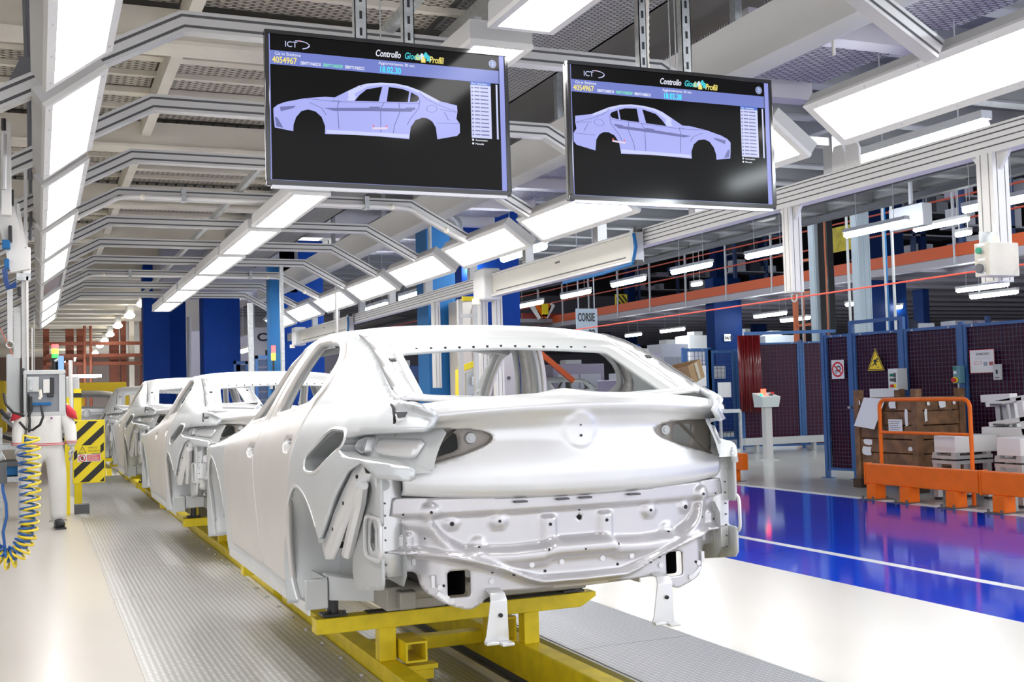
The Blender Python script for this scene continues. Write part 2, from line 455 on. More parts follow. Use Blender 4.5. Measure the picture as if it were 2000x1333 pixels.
# pneumatic pipe clipped under three of the frames
def pipe(k, lab):
    Y = 5.68+1.6*k-.075
    t = thing('air_pipe', lab, 'pipe', (2, Y, 3.2))
    z = PF_Z+.015
    path = [(-.2, Y, z-PF_S*.87-.02)]+[(PF_L-.10, Y, z-.075), (PF_L-.03, Y, z-.03), (PF_L+.05, Y, z-.008), (PF_L+.14, Y, z)]+[(PF_R-.14, Y, z), (PF_R-.05, Y, z-.008), (PF_R+.03, Y, z-.03), (PF_R+.10, Y, z-.075), (3.93, Y, z-PF_S*.57-.02)]
    build('tube', B().tube(path, .019, 8), WHITE, t, smooth=True)
    for x in (PF_L+.55, PF_R-.45): build('clip', B().box(x-.02, x+.02, Y-.025, Y+.08, z-.03, z+.09), STEEL, t)
    for x, zz in ((PF_L-.35, z-.21), (PF_L+.2, z), (PF_R-.2, z), (PF_R+.35, z-.21)):
        build('coupling', B().sphere((x, Y, zz), .03, 8, 6), CREAM, t)
pipe(3, 'pale round air pipe clipped to a portal frame, nearer one')
pipe(7, 'pale round air pipe clipped to a portal frame, farther one')
# long double rails on both sides
def rail(x, lab):
    t = thing('side_rail', lab, 'rail', (x, 8, 2.6))
    build('core', B().box(x-.040, x+.040, -.5, 22.3, 2.575, 2.708), ALUD, t)
    b = B()
    for z0, z1 in ((2.570, 2.600), (2.608, 2.634), (2.641, 2.665), (2.673, 2.695), (2.702, 2.714)):
        b.box(x-.046, x+.046, -.5, 22.3, z0, z1)
    build('profile', b, WHITE, t)
    return t
r1 = rail(4.61, 'long pale double aluminium rail under the right slanted lights')
r2 = rail(-.56, 'long pale double aluminium rail at the left edge of the line')
def hang_post(x, y, z0, z1, lab, wd=.045):
    t = thing('hanging_post', lab, 'post', (x, y, z0))
    build('core', B().box(x-wd+.006, x+wd-.006, y-wd+.006, y+wd-.006, z0, z1), ALUD, t)
    b = B()
    for a0, a1 in ((-wd, -wd*.55), (wd*.55, wd)):
        for c0, c1 in ((-wd, -wd*.55), (wd*.55, wd)): b.box(x+a0, x+a1, y+c0, y+c1, z0+.004, z1)
    b.box(x-wd*.42, x+wd*.42, y-wd, y+wd, z0+.004, z1); b.box(x-wd, x+wd, y-wd*.42, y+wd*.42, z0+.005, z1-.001)
    build('profile', b, WHITE, t)
    build('end_cap', B().box(x-wd, x+wd, y-wd, y+wd, z0-.004, z0+.004), GREYP, t)
    for s in (-1, 1):
        build('gusset', B().prism([(s*wd, z1), (s*(wd+.07), z1), (s*wd, z1-.09)], lambda a, c, d: (x+.01-d, y+a, c), .02), WHITE, t)
    return t
hang_post(4.61, 4.42, 1.90, 2.57, 'white slotted post hanging from the right rail with the button box', .055)
p2 = hang_post(4.61, 6.13, 2.01, 2.57, 'white slotted post with a steel eye ring hanging from the right rail')
build('eye_ring', B().tube([(4.61, 6.13+.028*math.cos(a), 1.975+.028*math.sin(a)) for a in np.linspace(0, 2*math.pi, 15)], .006, 6), STEEL, p2, smooth=True)
hang_post(4.61, 13.4, 1.5, 2.57, 'white post hanging from the right rail left of the grey motor box')
hang_post(4.61, 11.35, 1.3, 2.57, 'first pale post under the grey motor box')
hang_post(4.61, 11.78, 1.3, 2.57, 'second pale post under the grey motor box')

# ================================================================ light panels
def slant_light(side, Y0, L, lab, dark=False):
    # emitting face: lower outer edge (xo,2.75), upper inner edge (xi,2.953)
    xo, xi = (.045, .313) if side < 0 else (4.245, 3.977)
    lo, hi = np.array([xo, 2.75]), np.array([xi, 2.953])
    d = (hi-lo)/np.linalg.norm(hi-lo); W = np.linalg.norm(hi-lo)
    n = np.array([d[1], -d[0]]) if side < 0 else np.array([-d[1], d[0]])
    if n[1] > 0: n = -n
    t = thing('light_panel', lab, 'light', (xo, Y0, 2.75), 'slanted light panels, ' + ('left row' if side < 0 else 'right row'))
    def P(s, y, dep): q = lo+d*s-n*dep; return (q[0], y, q[1])
    def bx(b, s0, s1, y0, y1, d0, d1):
        vs = [P(s, y, q) for q in (d0, d1) for y in (y0, y1) for s in (s0, s1)]
        b.add(vs, [(0, 2, 3, 1), (4, 5, 7, 6), (0, 1, 5, 4), (1, 3, 7, 5), (3, 2, 6, 7), (2, 0, 4, 6)])
    h = B(); du = .10 if side > 0 else .062
    h.add([P(s, y, q) for (s, q) in ((0, .022), (W, .022), (W, du), (0, .105)) for y in (Y0, Y0+L)], [(0, 1, 3, 2), (2, 3, 5, 4), (4, 5, 7, 6), (6, 7, 1, 0), (0, 2, 4, 6), (1, 7, 5, 3)])
    build('housing', h, HOUS, t)
    f = B(); e = .038
    bx(f, -.004, e, Y0-.004, Y0+L+.004, 0, .024); bx(f, W-e, W+.004, Y0-.004, Y0+L+.004, 0, .024)
    bx(f, e, W-e, Y0-.004, Y0+e*1.3, 0, .024); bx(f, e, W-e, Y0+L-e*1.3, Y0+L+.004, 0, .024)
    build('bezel', f, WHITE, t)
    g = B(); bx(g, e-.002, W-e+.002, Y0+e*1.3-.002, Y0+L-e*1.3+.002, .012, .02)
    build('diffuser', g, mat('dead_diffuser', (.16, .20, .28), .12) if dark else PANEL, t)
    sc = B()
    for yy in np.linspace(Y0+.1, Y0+L-.1, 5):
        for s in (e*.5, W-e*.5):
            q = np.array(P(s, yy, 0)); sc.cyl(q, q+np.array([n[0], 0, n[1]])*.003, .006, 6)
    build('screws', sc, GREYP, t)
for k in range(8):
    lab = f'white framed slanted light panel, {ORD[k]} from the camera in the left row' if k != 5 else 'unlit slanted light panel with dark glass in the left row'
    slant_light(-1, 3.44+2.07*k, 1.79, lab, dark=(k == 5))
slant_light(-1, 20.1, 1.2, 'last small slanted light panel at the far end of the left row')
for k in range(9):
    slant_light(1, 3.38+2.07*k, 1.76, f'white framed slanted light panel, {ORD[k]} from the camera in the right row')
def top_light(Y0, L, lab):
    x0, x1, z = 1.85, 2.17, 3.01
    t = thing('ceiling_light', lab, 'light', (2.0, Y0, z), 'middle row of light boxes')
    build('housing', B().box(x0+.003, x1-.003, Y0+.003, Y0+L-.003, z+.022, z+.115), HOUS, t)
    e = .035
    build('bezel', B().box(x0, x0+e, Y0, Y0+L, z, z+.024).box(x1-e, x1, Y0, Y0+L, z, z+.024).box(x0+e, x1-e, Y0, Y0+e, z, z+.024).box(x0+e, x1-e, Y0+L-e, Y0+L, z, z+.024), WHITE, t)
    build('diffuser', B().box(x0+e-.002, x1-e+.002, Y0+e-.002, Y0+L-e+.002, z+.012, z+.02), PANEL, t)
    for q in (Y0+.2, Y0+L-.24): build('hanger', B().box(x0+.1, x0+.14, q, q+.04, z+.115, PF_Z), STEEL, t)
for k in range(9):
    top_light(2.80+2.0*k, 1.78, f'flat white light box over the car line, {ORD[k]} from the camera in the middle row')
struct('ceiling_conduit', B().box(1.70, 1.745, 2, 21, 3.305, 3.36), STEEL)

# ================================================================ hall tubes
def tube_light(X, Y, z, L, lab, grp, zt=4.55):
    t = thing('tube_light', lab, 'light', (X, Y, z), grp)
    r = .052
    path = [(X, Y+s*L, z) for s in (0, .03, .97, 1)]
    b = B().tube(path, [r*.5, r, r, r*.5], 8)
    build('diffuser', b, TUBE, t, smooth=True)
    build('housing', B().box(X-.05, X+.05, Y, Y+L, z+r*.8, z+r*.8+.06), GREYP, t)
    if zt > z+.15:
        build('hanger', B().cyl((X, Y+L*.2, z+.11), (X, Y+L*.2, zt), .006, 5), GREYP, t); build('hanger', B().cyl((X, Y+L*.8, z+.11), (X, Y+L*.8, zt), .006, 5), GREYP, t)
def tube_px(xl, yl, xr, yr, X, lab, grp, zt=4.52):
    a, b = atX(xl, yl, X), atX(xr, yr, X)   # a far end, b near end
    tube_light(X, b[1], (a[2]+b[2])/2, a[1]-b[1], lab, grp, zt)
R1 = [(1010, 600, 1060, 590), (1097, 580, 1153, 570), (1195, 557, 1260, 545), (1312, 532, 1390, 517), (1457, 501, 1542, 486), (1650, 460, 1772, 435), (1882, 412, 1945, 396), (1963, 396, 2030, 380)]
for i, p in enumerate(R1): tube_px(*p, 12.3, f'bright hall tube under the aisle ceiling, {ORD[i]} from the left', 'hall tubes over the aisle')
for i in range(4): tube_light(12.3, 7.0-3.0*i, 3.85, 1.5, f'unseen added hall tube over the aisle beyond the right picture edge, {ORD[i]} from the far end', 'unseen added hall tubes over the aisle, out of frame', 4.52)  # unseen tubes carrying the row on, added to brighten the fence and barrier
R2 = [(1785, 449, 1892, 429), (1352, 557, 1370, 554), (1868, 458, 1896, 455)]
for i, p in enumerate(R2): tube_px(*p, 17.0, f'hall tube between the aisle and the mezzanine, {ORD[i]} of three', 'hall tubes beside the mezzanine', 8.62)
R3 = [(1222, 657, 1252, 653), (1290, 648, 1337, 643), (1384, 638, 1436, 630), (1473, 619, 1536, 612), (1525, 628, 1582, 620), (1652, 597, 1728, 585), (1690, 608, 1762, 599), (1868, 569, 1970, 555), (1895, 581, 1988, 570)]
for i, p in enumerate(R3): tube_px(*p, 21.4, f'hall tube under the mezzanine, {ORD[i]} from the left', 'hall tubes under the mezzanine', 4.31)
R4 = [(715, 607, 756, 595), (782, 585, 828, 572)]
for i, p in enumerate(R4): tube_px(*p, 6.2, f'hall tube seen under the right slanted lights, {ORD[i]} from the left', 'hall tubes behind the right slanted lights')
tube_px(472, 688, 488, 682, 5.2, 'hall tube beside the dark blue columns', 'hall tubes far down the line')
for i, y in enumerate((13.4, 16.0)): tube_light(6.15, y, 3.33, 1.5, f'hall tube hidden behind the right slanted lights, {ORD[i]} from the camera', 'hall tubes behind the right slanted lights', 4.02)
for i in range(3): tube_light(6.15, 2.6-2.6*i, 3.33, 1.5, f'unseen added hall tube along the right light row beyond the picture edge, {ORD[i]} from the far end', 'unseen added hall tubes beyond the picture edge', 4.02)  # more unseen tubes, added to throw light on the aisle, barrier and floor
tube_px(1680, 316, 1928, 245, 6.15, 'long bright hall tube glimpsed under the nearest slanted light', 'hall tubes behind the right slanted lights')
# far row over the line
FL = [(186, 690), (195, 676), (204, 666), (215, 654), (230, 637), (253, 617), (279, 594)]
for i, (x, y) in enumerate(FL):
    p = atZ(x, y, 3.95)
    t = thing('oval_ceiling_light', f'oval warm ceiling light far down the line, {ORD[len(FL)-1-i]} from the camera', 'light', p, 'oval lights far down the line')
    s = .17+.005*i
    build('diffuser', B().sphere(p, 1, 12, 6, (.15, .55, .08)), mat('warm_lamp', (1, 1, 1), .4, emit=10, ecol=(1, .93, .78)), t, smooth=True)
    build('mount', B().box(p[0]-.08, p[0]+.08, p[1]-.4, p[1]+.4, p[2]+.08, 4.22), GREYP, t)
# ================================================================ bare car bodies
CARM = mat('bare_body_sheet', (.74, .74, .745), .36, .5, noise=.05, nscale=2.5)
CARD = mat('bare_door_sheet', (.72, .695, .675), .40, .5, noise=.04, nscale=2.5)
CARI = mat('primer_sheet', (.54, .555, .555), .5, .3)
CARZ = mat('zinc_rear_sheet', (.60, .585, .60), .36, .6, noise=.05, nscale=3)
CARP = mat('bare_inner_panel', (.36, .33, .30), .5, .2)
CARQ = mat('bare_quarter_sheet', (.665, .69, .71), .36, .5, noise=.04, nscale=2.5)
HOLE = mat('dark_opening', (.012, .010, .014), .6)
def it(x, xs, ys): return np.interp(x, xs, ys)
def sm(a, b, x): t = np.clip((x-a)/(b-a), 0, 1); return t*t*(3-2*t)
def in_poly(P, u, v):
    P = np.asarray(P, float); u = np.asarray(u, float); v = np.asarray(v, float); c = np.zeros(u.shape, bool)
    n = len(P)
    for i in range(n):
        x1, y1 = P[i]; x2, y2 = P[(i+1) % n]
        if y1 == y2: continue
        k = ((y1 > v) != (y2 > v)) & (u < (x2-x1)*(v-y1)/(y2-y1)+x1); c ^= k
    return c
def rpoly(pts, r, n=5):
    pts = [np.array(p, float) for p in pts]; out = []; N = len(pts)
    for i in range(N):
        p, a, b = pts[i], pts[i-1], pts[(i+1) % N]
        rr = r[i] if hasattr(r, '__len__') else r
        la, lb = np.linalg.norm(a-p), np.linalg.norm(b-p)
        k = min(rr, la*.48, lb*.48)
        if k < 1e-4: out.append(p); continue
        s, e = p+(a-p)/la*k, p+(b-p)/lb*k
        for t in np.linspace(0, 1, n+1): out.append((1-t)**2*s+2*t*(1-t)*p+t*t*e)
    return [tuple(q) for q in out]
def circ(cx, cy, r, n=40, r2=None): return [(cx+r*math.cos(a), cy+(r2 or r)*math.sin(a)) for a in np.linspace(0, 2*math.pi, n, endpoint=False)]
def trimmed(outline, holes, du, dv, fn, extra=None):
    """sheet: grid over the outline with holes, boundary vertices snapped onto the cut lines"""
    O = np.array(outline); u0, v0 = O.min(0)-1e-4; u1, v1 = O.max(0)+1e-4
    nu, nv = max(2, int((u1-u0)/du)+1), max(2, int((v1-v0)/dv)+1)
    U, V = np.meshgrid(np.linspace(u0-du, u1+du, nu+3), np.linspace(v0-dv, v1+dv, nv+3), indexing='ij')
    def pred(u, v):
        k = in_poly(outline, u, v)
        for h in holes: k &= ~in_poly(h, u, v)
        return k
    ins = pred(U, V); best = np.full(U.shape, 9.0); SU, SV = U.copy(), V.copy()
    A, Bn = U.shape
    for di, dj in ((1, 0), (0, 1)):
        i0 = ins[:A-di, :Bn-dj]; i1 = ins[di:, dj:]
        idx = np.argwhere(i0 != i1)
        if not len(idx): continue
        a = (idx[:, 0], idx[:, 1]); b = (idx[:, 0]+di, idx[:, 1]+dj)
        lo = np.zeros(len(idx)); hi = np.ones(len(idx)); sa = ins[a]
        for _ in range(18):
            m_ = (lo+hi)/2; k = pred(U[a]+(U[b]-U[a])*m_, V[a]+(V[b]-V[a])*m_)
            same = k == sa; lo = np.where(same, m_, lo); hi = np.where(same, hi, m_)
        t = (lo+hi)/2; pu = U[a]+(U[b]-U[a])*t; pv = V[a]+(V[b]-V[a])*t
        for q in range(len(idx)):
            ia, ib, tt = (a[0][q], a[1][q]), (b[0][q], b[1][q]), t[q]
            w_, d_ = (ia, tt) if tt <= .5 else (ib, 1-tt)
            if d_ < best[w_]: best[w_] = d_; SU[w_], SV[w_] = pu[q], pv[q]
    on = best < 2
    st = np.where(on, 2, np.where(ins, 1, 0))
    P = fn(SU, SV)
    ids = -np.ones(U.shape, int); vs = []; fs = []
    def vid(i, j):
        if ids[i, j] < 0: ids[i, j] = len(vs); vs.append((P[0][i, j], P[1][i, j], P[2][i, j]))
        return ids[i, j]
    cu = (SU[:-1, :-1]+SU[1:, :-1]+SU[1:, 1:]+SU[:-1, 1:])/4; cv = (SV[:-1, :-1]+SV[1:, :-1]+SV[1:, 1:]+SV[:-1, 1:])/4
    cin = pred(cu, cv)
    for i in range(A-1):
        for j in range(Bn-1):
            q = [(i, j), (i+1, j), (i+1, j+1), (i, j+1)]; s = [st[k] for k in q]
            if max(s) == 0: continue
            if 1 not in s and not cin[i, j]: continue
            k = [p for p, c in zip(q, s) if c]
            if len(k) >= 3: fs.append(tuple(vid(*p) for p in k))
    return B().add(vs, fs)
def wall_strip(b, poly, fa, fb):
    n = len(poly); vs = [fa(u, v) for u, v in poly]+[fb(u, v) for u, v in poly]
    return b.add(vs, [(i, (i+1) % n, (i+1) % n+n, i+n) for i in range(n)])

# ---- body lines. local x sideways, y forward from the rear panel, z height
def zb(y): return it(y, [-.2, .0, .3, 1.0, 2.0, 3.0, 3.4, 4.4], [1.29, 1.335, 1.352, 1.352, 1.29, 1.215, 1.17, 1.00])
def wmax(y): return it(y, [-.14, -.06, .02, .1, .2, .35, .6, .9, 1.3, 2.0, 3.0, 3.6, 4.0, 4.25, 4.45], [.70, .765, .812, .85, .877, .902, .922, .93, .918, .905, .905, .92, .90, .83, .70])
def joint(y): return it(y, [-.15, .0, .15, .4, .7, 1.0, 1.6, 2.2, 2.6, 3.1, 3.4, 4.4], [.69, .70, .69, .665, .635, .612, .60, .595, .63, .70, .74, .66])
def zr(y): return it(y, [-.15, 0, .12, .25, .4, .55, .7, .85, 1.0, 1.2, 1.5, 1.8, 2.1, 2.35, 2.7, 3.1, 3.3, 4.4], [1.335, 1.372, 1.405, 1.46, 1.527, 1.588, 1.637, 1.672, 1.695, 1.712, 1.72, 1.712, 1.68, 1.62, 1.46, 1.25, 1.20, 1.03])
def xside(y, z):
    y = np.asarray(y, float); z = np.asarray(z, float); w_ = wmax(y); b_ = zb(y)
    low = it(z, [.42, .5, .6, .75, .9, 1.0, 1.08], [.062, .045, .030, .016, .005, 0, .003])
    t = np.clip((z-1.08)/np.maximum(b_-1.08, .05), 0, 1)
    sh = .003+.10*t**1.7
    x = w_-np.where(z < 1.08, low, sh)
    r_ = joint(y); h_ = np.maximum(zr(y)-b_, .02); s = np.clip((z-b_)/h_, 0, 1.0)
    xb = w_-.103
    up_ = xb-(xb-r_)*(.62*s+.38*s**2.2)
    # soft rounding of the shoulder crease along the doors
    return np.where(z > b_, up_, x)
def side_fn(sgn, off=0.0):
    def f(y, z): return (sgn*(xside(y, z)+off), y, z)
    return f
ARCH_R = circ(.90, .625, .375); ARCH_F = circ(3.66, .65, .375)
WIN_R = rpoly([(1.97, 1.315), (1.11, 1.374), (.93, 1.435), (.895, 1.555), (1.07, 1.638), (1.4, 1.672), (1.69, 1.672)], [.04, .05, .10, .08, .12, .2, .05])
WIN_F = rpoly([(2.29, 1.298), (2.88, 1.26), (2.60, 1.425), (2.33, 1.568), (2.06, 1.662), (1.93, 1.668)], [.04, .03, .2, .12, .08, .05])
DOOR_R = rpoly([(2.045, .50), (1.27, .50), (1.245, .66), (1.20, .82), (1.10, .98), (1.04, 1.12), (1.01, 1.25), (.97, 1.365), (.835, 1.43), (.82, 1.575), (1.02, 1.668), (1.4, 1.702), (1.80, 1.702), (2.12, 1.30)], [.03, .03, .06, .1, .1, .1, .1, .05, .06, .08, .1, .2, .02, .05])
DOOR_F = rpoly([(2.06, .50), (3.10, .50), (3.14, 1.0), (3.06, 1.215), (2.66, 1.45), (2.37, 1.598), (2.08, 1.678), (1.815, 1.702), (2.135, 1.30)], [.03, .05, .1, .05, .2, .15, .1, .02, .05])
FUEL = rpoly([(.31, 1.252), (.48, 1.258), (.735, 1.135), (.73, 1.082), (.575, 1.082), (.29, 1.205)], [.03, .05, .06, .04, .06, .05])
LAMP = rpoly([(-.3, 1.262), (.18, 1.250), (.315, 1.225), (.315, 1.180), (.24, 1.158), (.05, 1.148), (-.3, 1.10)], [0, .05, .04, .04, .05, .05, 0])
SIDE = ([(-.125, 1.07), (.02, 1.08), (.08, 1.12), (.12, 1.138), (.21, 1.10), (.42, .91), (.57, .79), (.9, .60), (1.16, .43), (3.35, .43), (3.66, .6), (4.0, .55)]+
        [(4.30, .55), (4.42, .6), (4.44, .9), (4.40, 1.02), (3.3, 1.195), (3.1, 1.245), (2.7, 1.455), (2.35, 1.615), (2.1, 1.675), (1.8, 1.708), (1.5, 1.716), (1.2, 1.708), (1.0, 1.69), (.85, 1.668), (.7, 1.632), (.55, 1.584), (.4, 1.523), (.25, 1.456), (.12, 1.40), (0, 1.366), (-.125, 1.332)])
def inset(poly, d):
    c = np.mean(poly, 0); out = []
    n = len(poly)
    for i in range(n):
        a, b, p = np.array(poly[i-1]), np.array(poly[(i+1) % n]), np.array(poly[i])
        t = b-a; t /= np.linalg.norm(t)+1e-9; nn = np.array([-t[1], t[0]])
        out.append(tuple(p+nn*d))
    return out
def area(p): return .5*sum(p[i-1][0]*p[i][1]-p[i][0]*p[i-1][1] for i in range(len(p)))
def shrink(p, d): return inset(p, d if area(p) > 0 else -d)

XC, YC = 1.985, 4.14
def car_body(label):
    t = thing('bare_car', label, 'car', (XC, YC, .44), 'bare silver car bodies on the line')
    def W(b): b.v = [(p[0]+XC, p[1]+YC, p[2]) for p in b.v]; return b
    def part(name, b, m, parent=t, **k):
        k.setdefault('smooth', True); return build(name, W(b), m, parent, **k)
    for sg in (-1, 1):
        fine = .016 if sg < 0 else .03
        ap_r, ap_f = shrink(DOOR_R, .035), shrink(DOOR_F, .035)
        side = part('side_panel', trimmed(SIDE, [ARCH_R, ARCH_F, FUEL if sg < 0 else circ(9, 9, .1), LAMP, ap_r, ap_f], fine, fine, side_fn(sg)), CARQ, solid=.022, smooth=2)
        for nm, poly, win, hy in (('rear_door', DOOR_R, WIN_R, 1.20), ('front_door', DOOR_F, WIN_F, 2.22)):
            hz = zb(hy)-.16
            hp = rpoly([(hy-.10, hz+.028), (hy+.10, hz+.03), (hy+.115, hz), (hy+.05, hz-.035), (hy-.07, hz-.035), (hy-.115, hz)], .03)
            d = part(nm, trimmed(poly, [win, hp], fine, fine, side_fn(sg, .005)), CARD, solid=.03, smooth=2)
            # recessed handle cup
            cup = B(); f0 = side_fn(sg, .003); f1 = side_fn(sg, -.035)
            hs = shrink(hp, .012)
            wall_strip(cup, hp, lambda u, v: f0(u, v), lambda u, v: f0(u, v)); cup = B()
            n = len(hp); vs = [f0(u, v) for u, v in hp]+[f1(u, v) for u, v in hs]
            cup.add(vs, [(i, (i+1) % n, (i+1) % n+n, i+n) for i in range(n)]+[tuple(range(n, 2*n))])
            part('handle_cup', cup, CARM, d)
            # inner window frame, stepped inwards
            fr = trimmed(shrink(win, -.028), [shrink(win, .008)], fine, fine, side_fn(sg, -.045))
            part('window_frame', fr, CARI, d, solid=.012, smooth=2)
            ws = B(); g0, g1 = side_fn(sg, -.02), side_fn(sg, -.048); w2 = shrink(win, .003)
            wall_strip(ws, w2, g0, g1); part('window_channel', ws, CARM, d)
        # lamp pocket
        pk = B(); f0, f1 = side_fn(sg, -.004), side_fn(sg, -.085)
        LP = [p for p in LAMP if p[0] > -.12]; LP = [(max(-.12, u), v) for u, v in LAMP]
        nL = len(LP)
        for i in range(nL):
            a, b = LP[i], LP[(i+1) % nL]
            if a[0] > -.119 or b[0] > -.119: pk.add([f0(*a), f0(*b), f1(*b), f1(*a)], [(0, 1, 2, 3)])
        inn = trimmed(LP, [], .02, .02, side_fn(sg, -.085))
        pk.add(inn.v, inn.f)
        pm = part('lamp_pocket', pk, CARI)
        lens = B()
        L2 = rpoly([(.20, 1.235), (.285, 1.215), (.29, 1.185), (.22, 1.168), (.19, 1.17)], .02)
        wall_strip(lens, L2, side_fn(sg, -.05), side_fn(sg, -.084)); part('pocket_step', lens, CARM, pm)
        L3 = rpoly([(-.08, 1.225), (.16, 1.228), (.165, 1.172), (-.06, 1.15)], .02)
        l3 = trimmed(L3, [], .02, .02, side_fn(sg, -.07)); part('pocket_floor', l3, CARM, pm, solid=.01)
        if sg < 0:
            fk = B(); fs_ = shrink(FUEL, -.02)
            wall_strip(fk, shrink(FUEL, .004), side_fn(sg, .002), side_fn(sg, -.10)); inn = trimmed(FUEL, [], .03, .03, side_fn(sg, -.10)); fk.add(inn.v, inn.f)
            part('filler_recess', fk, mat('filler_grey', (.36, .37, .37), .5, .3))
            rim = B(); wall_strip(rim, shrink(FUEL, -.014), side_fn(sg, .006), side_fn(sg, .0)); wall_strip(rim, shrink(FUEL, -.014), side_fn(sg, .006), side_fn(sg, .006)); 
            n = len(FUEL); o1, o2 = shrink(FUEL, -.016), FUEL
            rim = B().add([side_fn(sg, .001)(u, v) for u, v in o1]+[side_fn(sg, .007)(u, v) for u, v in shrink(FUEL, -.006)]+[side_fn(sg, -.01)(u, v) for u, v in o2], [(i, (i+1) % n, (i+1) % n+n, i+n) for i in range(n)]+[(i+n, (i+1) % n+n, (i+1) % n+2*n, i+2*n) for i in range(n)])
            part('filler_rim', rim, CARM)
        # wheel houses
        for cy_, cz_ in ((.90, .625), (3.66, .65)):
            wh = B(); A = np.linspace(-.17*math.pi, (.86 if cy_ < 1 else 1.0)*math.pi, 40); vs = []; R0 = .385
            for x_ in (xside(cy_, .95)-.02, .80, .64):
                rr = R0 if x_ > .7 else R0-.03
                vs += [(sg*x_, cy_+rr*math.cos(a), cz_+rr*math.sin(a)) for a in A]
            n = len(A); fs = []
            for i in range(n-1):
                for j in (0, 1): fs.append((j*n+i, j*n+i+1, (j+1)*n+i+1, (j+1)*n+i))
            c = len(vs); vs.append((sg*.62, cy_, cz_-.02))
            for i in range(n-1): fs.append((2*n+i, 2*n+i+1, c))
            wh.add(vs, fs)
            h = part('wheel_house', wh, CARI, solid=.01)
            lip = B().tube([(sg*(float(xside(cy_+.378*math.cos(a), cz_+.378*math.sin(a)))-.006), cy_+.378*math.cos(a), cz_+.378*math.sin(a)) for a in np.linspace(-.16*math.pi, (.80 if cy_ < 1 else 1.0)*math.pi, 44)], .009, 6)
            part('arch_lip', lip, CARM, h)
            if cy_ < 1:
                hb = B().cyl((sg*.66, 1.06, .84), (sg*.70, 1.05, .83), .015, 10).cyl((sg*.66, .98, .72), (sg*.72, .97, .72), .018, 10)
                hb.box(min(sg*.655, sg*.665), max(sg*.655, sg*.665), .93, 1.05, .745, .757)
                part('access_hole', hb, HOLE, h)
        # sill tail: closing plate behind the sill, seen from the rear
        st = B()
        st.box(min(sg*.775, sg*.878), max(sg*.775, sg*.878), .965, .99, .436, .57)
        st.box(min(sg*.775, sg*.785), max(sg*.775, sg*.785), .99, 1.4, .432, .57)
        st.add([(sg*.77, .97, .47), (sg*.77, .97, .58), (sg*.60, .70, .58), (sg*.60, .70, .49), (sg*.77, 1.1, .47), (sg*.77, 1.1, .58), (sg*.60, .9, .58), (sg*.60, .9, .49)], [(0, 1, 2, 3), (4, 7, 6, 5), (1, 5, 6, 2), (0, 3, 7, 4), (3, 2, 6, 7), (0, 4, 5, 1)])
        part('sill_end', st, CARI, bevel=.006)
        part('sill_flange', B().box(min(sg*.850, sg*.858), max(sg*.850, sg*.858), 1.0, 3.3, .405, .45), CARM)
        # rear corner structure
        cn = trimmed(rpoly([(.01, .66), (.01, 1.10), (.14, 1.12), (.30, .98), (.47, .82), (.49, .66), (.42, .60)], .03),
                     [rpoly([(.012, .785), (.012, .90), (.085, .90), (.09, .79)], .03), rpoly([(.108, .79), (.105, .902), (.185, .902), (.20, .81), (.185, .79)], .03)], .02, .02, lambda y, z: (sg*(.795-.02*y+0*z), y, z))
        q = part('corner_panel', cn, CARI, solid=.012, smooth=2)
        ring = B()
        rp = rpoly([(.002, .765), (.002, .925), (.21, .925), (.225, .80), (.205, .765)], .04)
        ring.tube([(sg*.80, a, b) for a, b in rp+rp[:1]], .008, 6); part('panel_bead', ring, CARM, q)
        part('back_panel', trimmed([(.0, .66), (.0, .9), (.45, .9), (.45, .66)], [], .05, .05, lambda y, z: (sg*(.70+0*y), y, z)), CARI)
        bs = B(); path = [(.13, 1.14), (.19, 1.09), (.27, 1.015), (.38, .92), (.48, .835), (.58, .765)]
        for o_, w_ in ((-.012, 0),):
            vs = []
            for i, (a, b) in enumerate(path):
                tt = np.array(path[min(i+1, 5)])-np.array(path[max(i-1, 0)]); tt /= np.linalg.norm(tt); nn = np.array([tt[1], -tt[0]])
                for s, e in ((-.012, -.03), (-.008, .004), (.058, .006), (.062, -.03)):
                    y_, z_ = a-nn[0]*s*-1, b-nn[1]*s*-1
                    vs.append((sg*(float(xside(y_, z_))-.022+e), y_, z_))
            fs = []
            for i in range(5):
                for k in range(3): fs.append((i*4+k, i*4+k+1, (i+1)*4+k+1, (i+1)*4+k))
            bs.add(vs, fs)
        br = part('bumper_bracket', bs, CARM, smooth=2)
        hb = B()
        for a, b in ((.17, 1.07), (.29, .96), (.43, .845)):
            x_ = float(xside(a-.01, b))-.016; hb.cyl((sg*(x_-.006), a-.012, b+.01), (sg*(x_+.001), a-.012, b+.01), .008, 8)
        part('bracket_hole', hb, HOLE, br)
        br2 = B().tube([(sg*.835, .12, 1.05), (sg*.825, .19, .98), (sg*.815, .34, .86), (sg*.80, .50, .74)], .026, 8)
        part('corner_rib', br2, CARM)
        part('rear_rail', B().box(min(sg*.40, sg*.60), max(sg*.40, sg*.60), .62, 1.0, .58, .72), CARI)
        # corner box between lamp and rear panel
        cb = B(); vs = []
        for z_, xo in ((.70, .775), (.80, .78), (.95, .785), (1.02, .79), (1.08, .80), (1.13, .805)):
            vs += [(sg*.70, .052, z_), (sg*.745, .056, z_), (sg*xo, .060, z_), (sg*(xo+.008), .09+max(0, z_-1.0)*.5, z_)]
        fs = [(i*4+k, i*4+k+1, i*4+k+5, i*4+k+4) for i in range(5) for k in range(3)]
        cb.add(vs, fs); q = part('corner_flange', cb, CARM, solid=.01)
        hb = B().cyl((sg*.765, .054, 1.05), (sg*.765, .075, 1.05), .022, 14); part('corner_dimple', hb, CARI, q)
        hb = B()
        for z_ in np.linspace(.70, .98, 7): hb.cyl((sg*.765, .053, z_), (sg*.765, .07, z_), .004, 6)
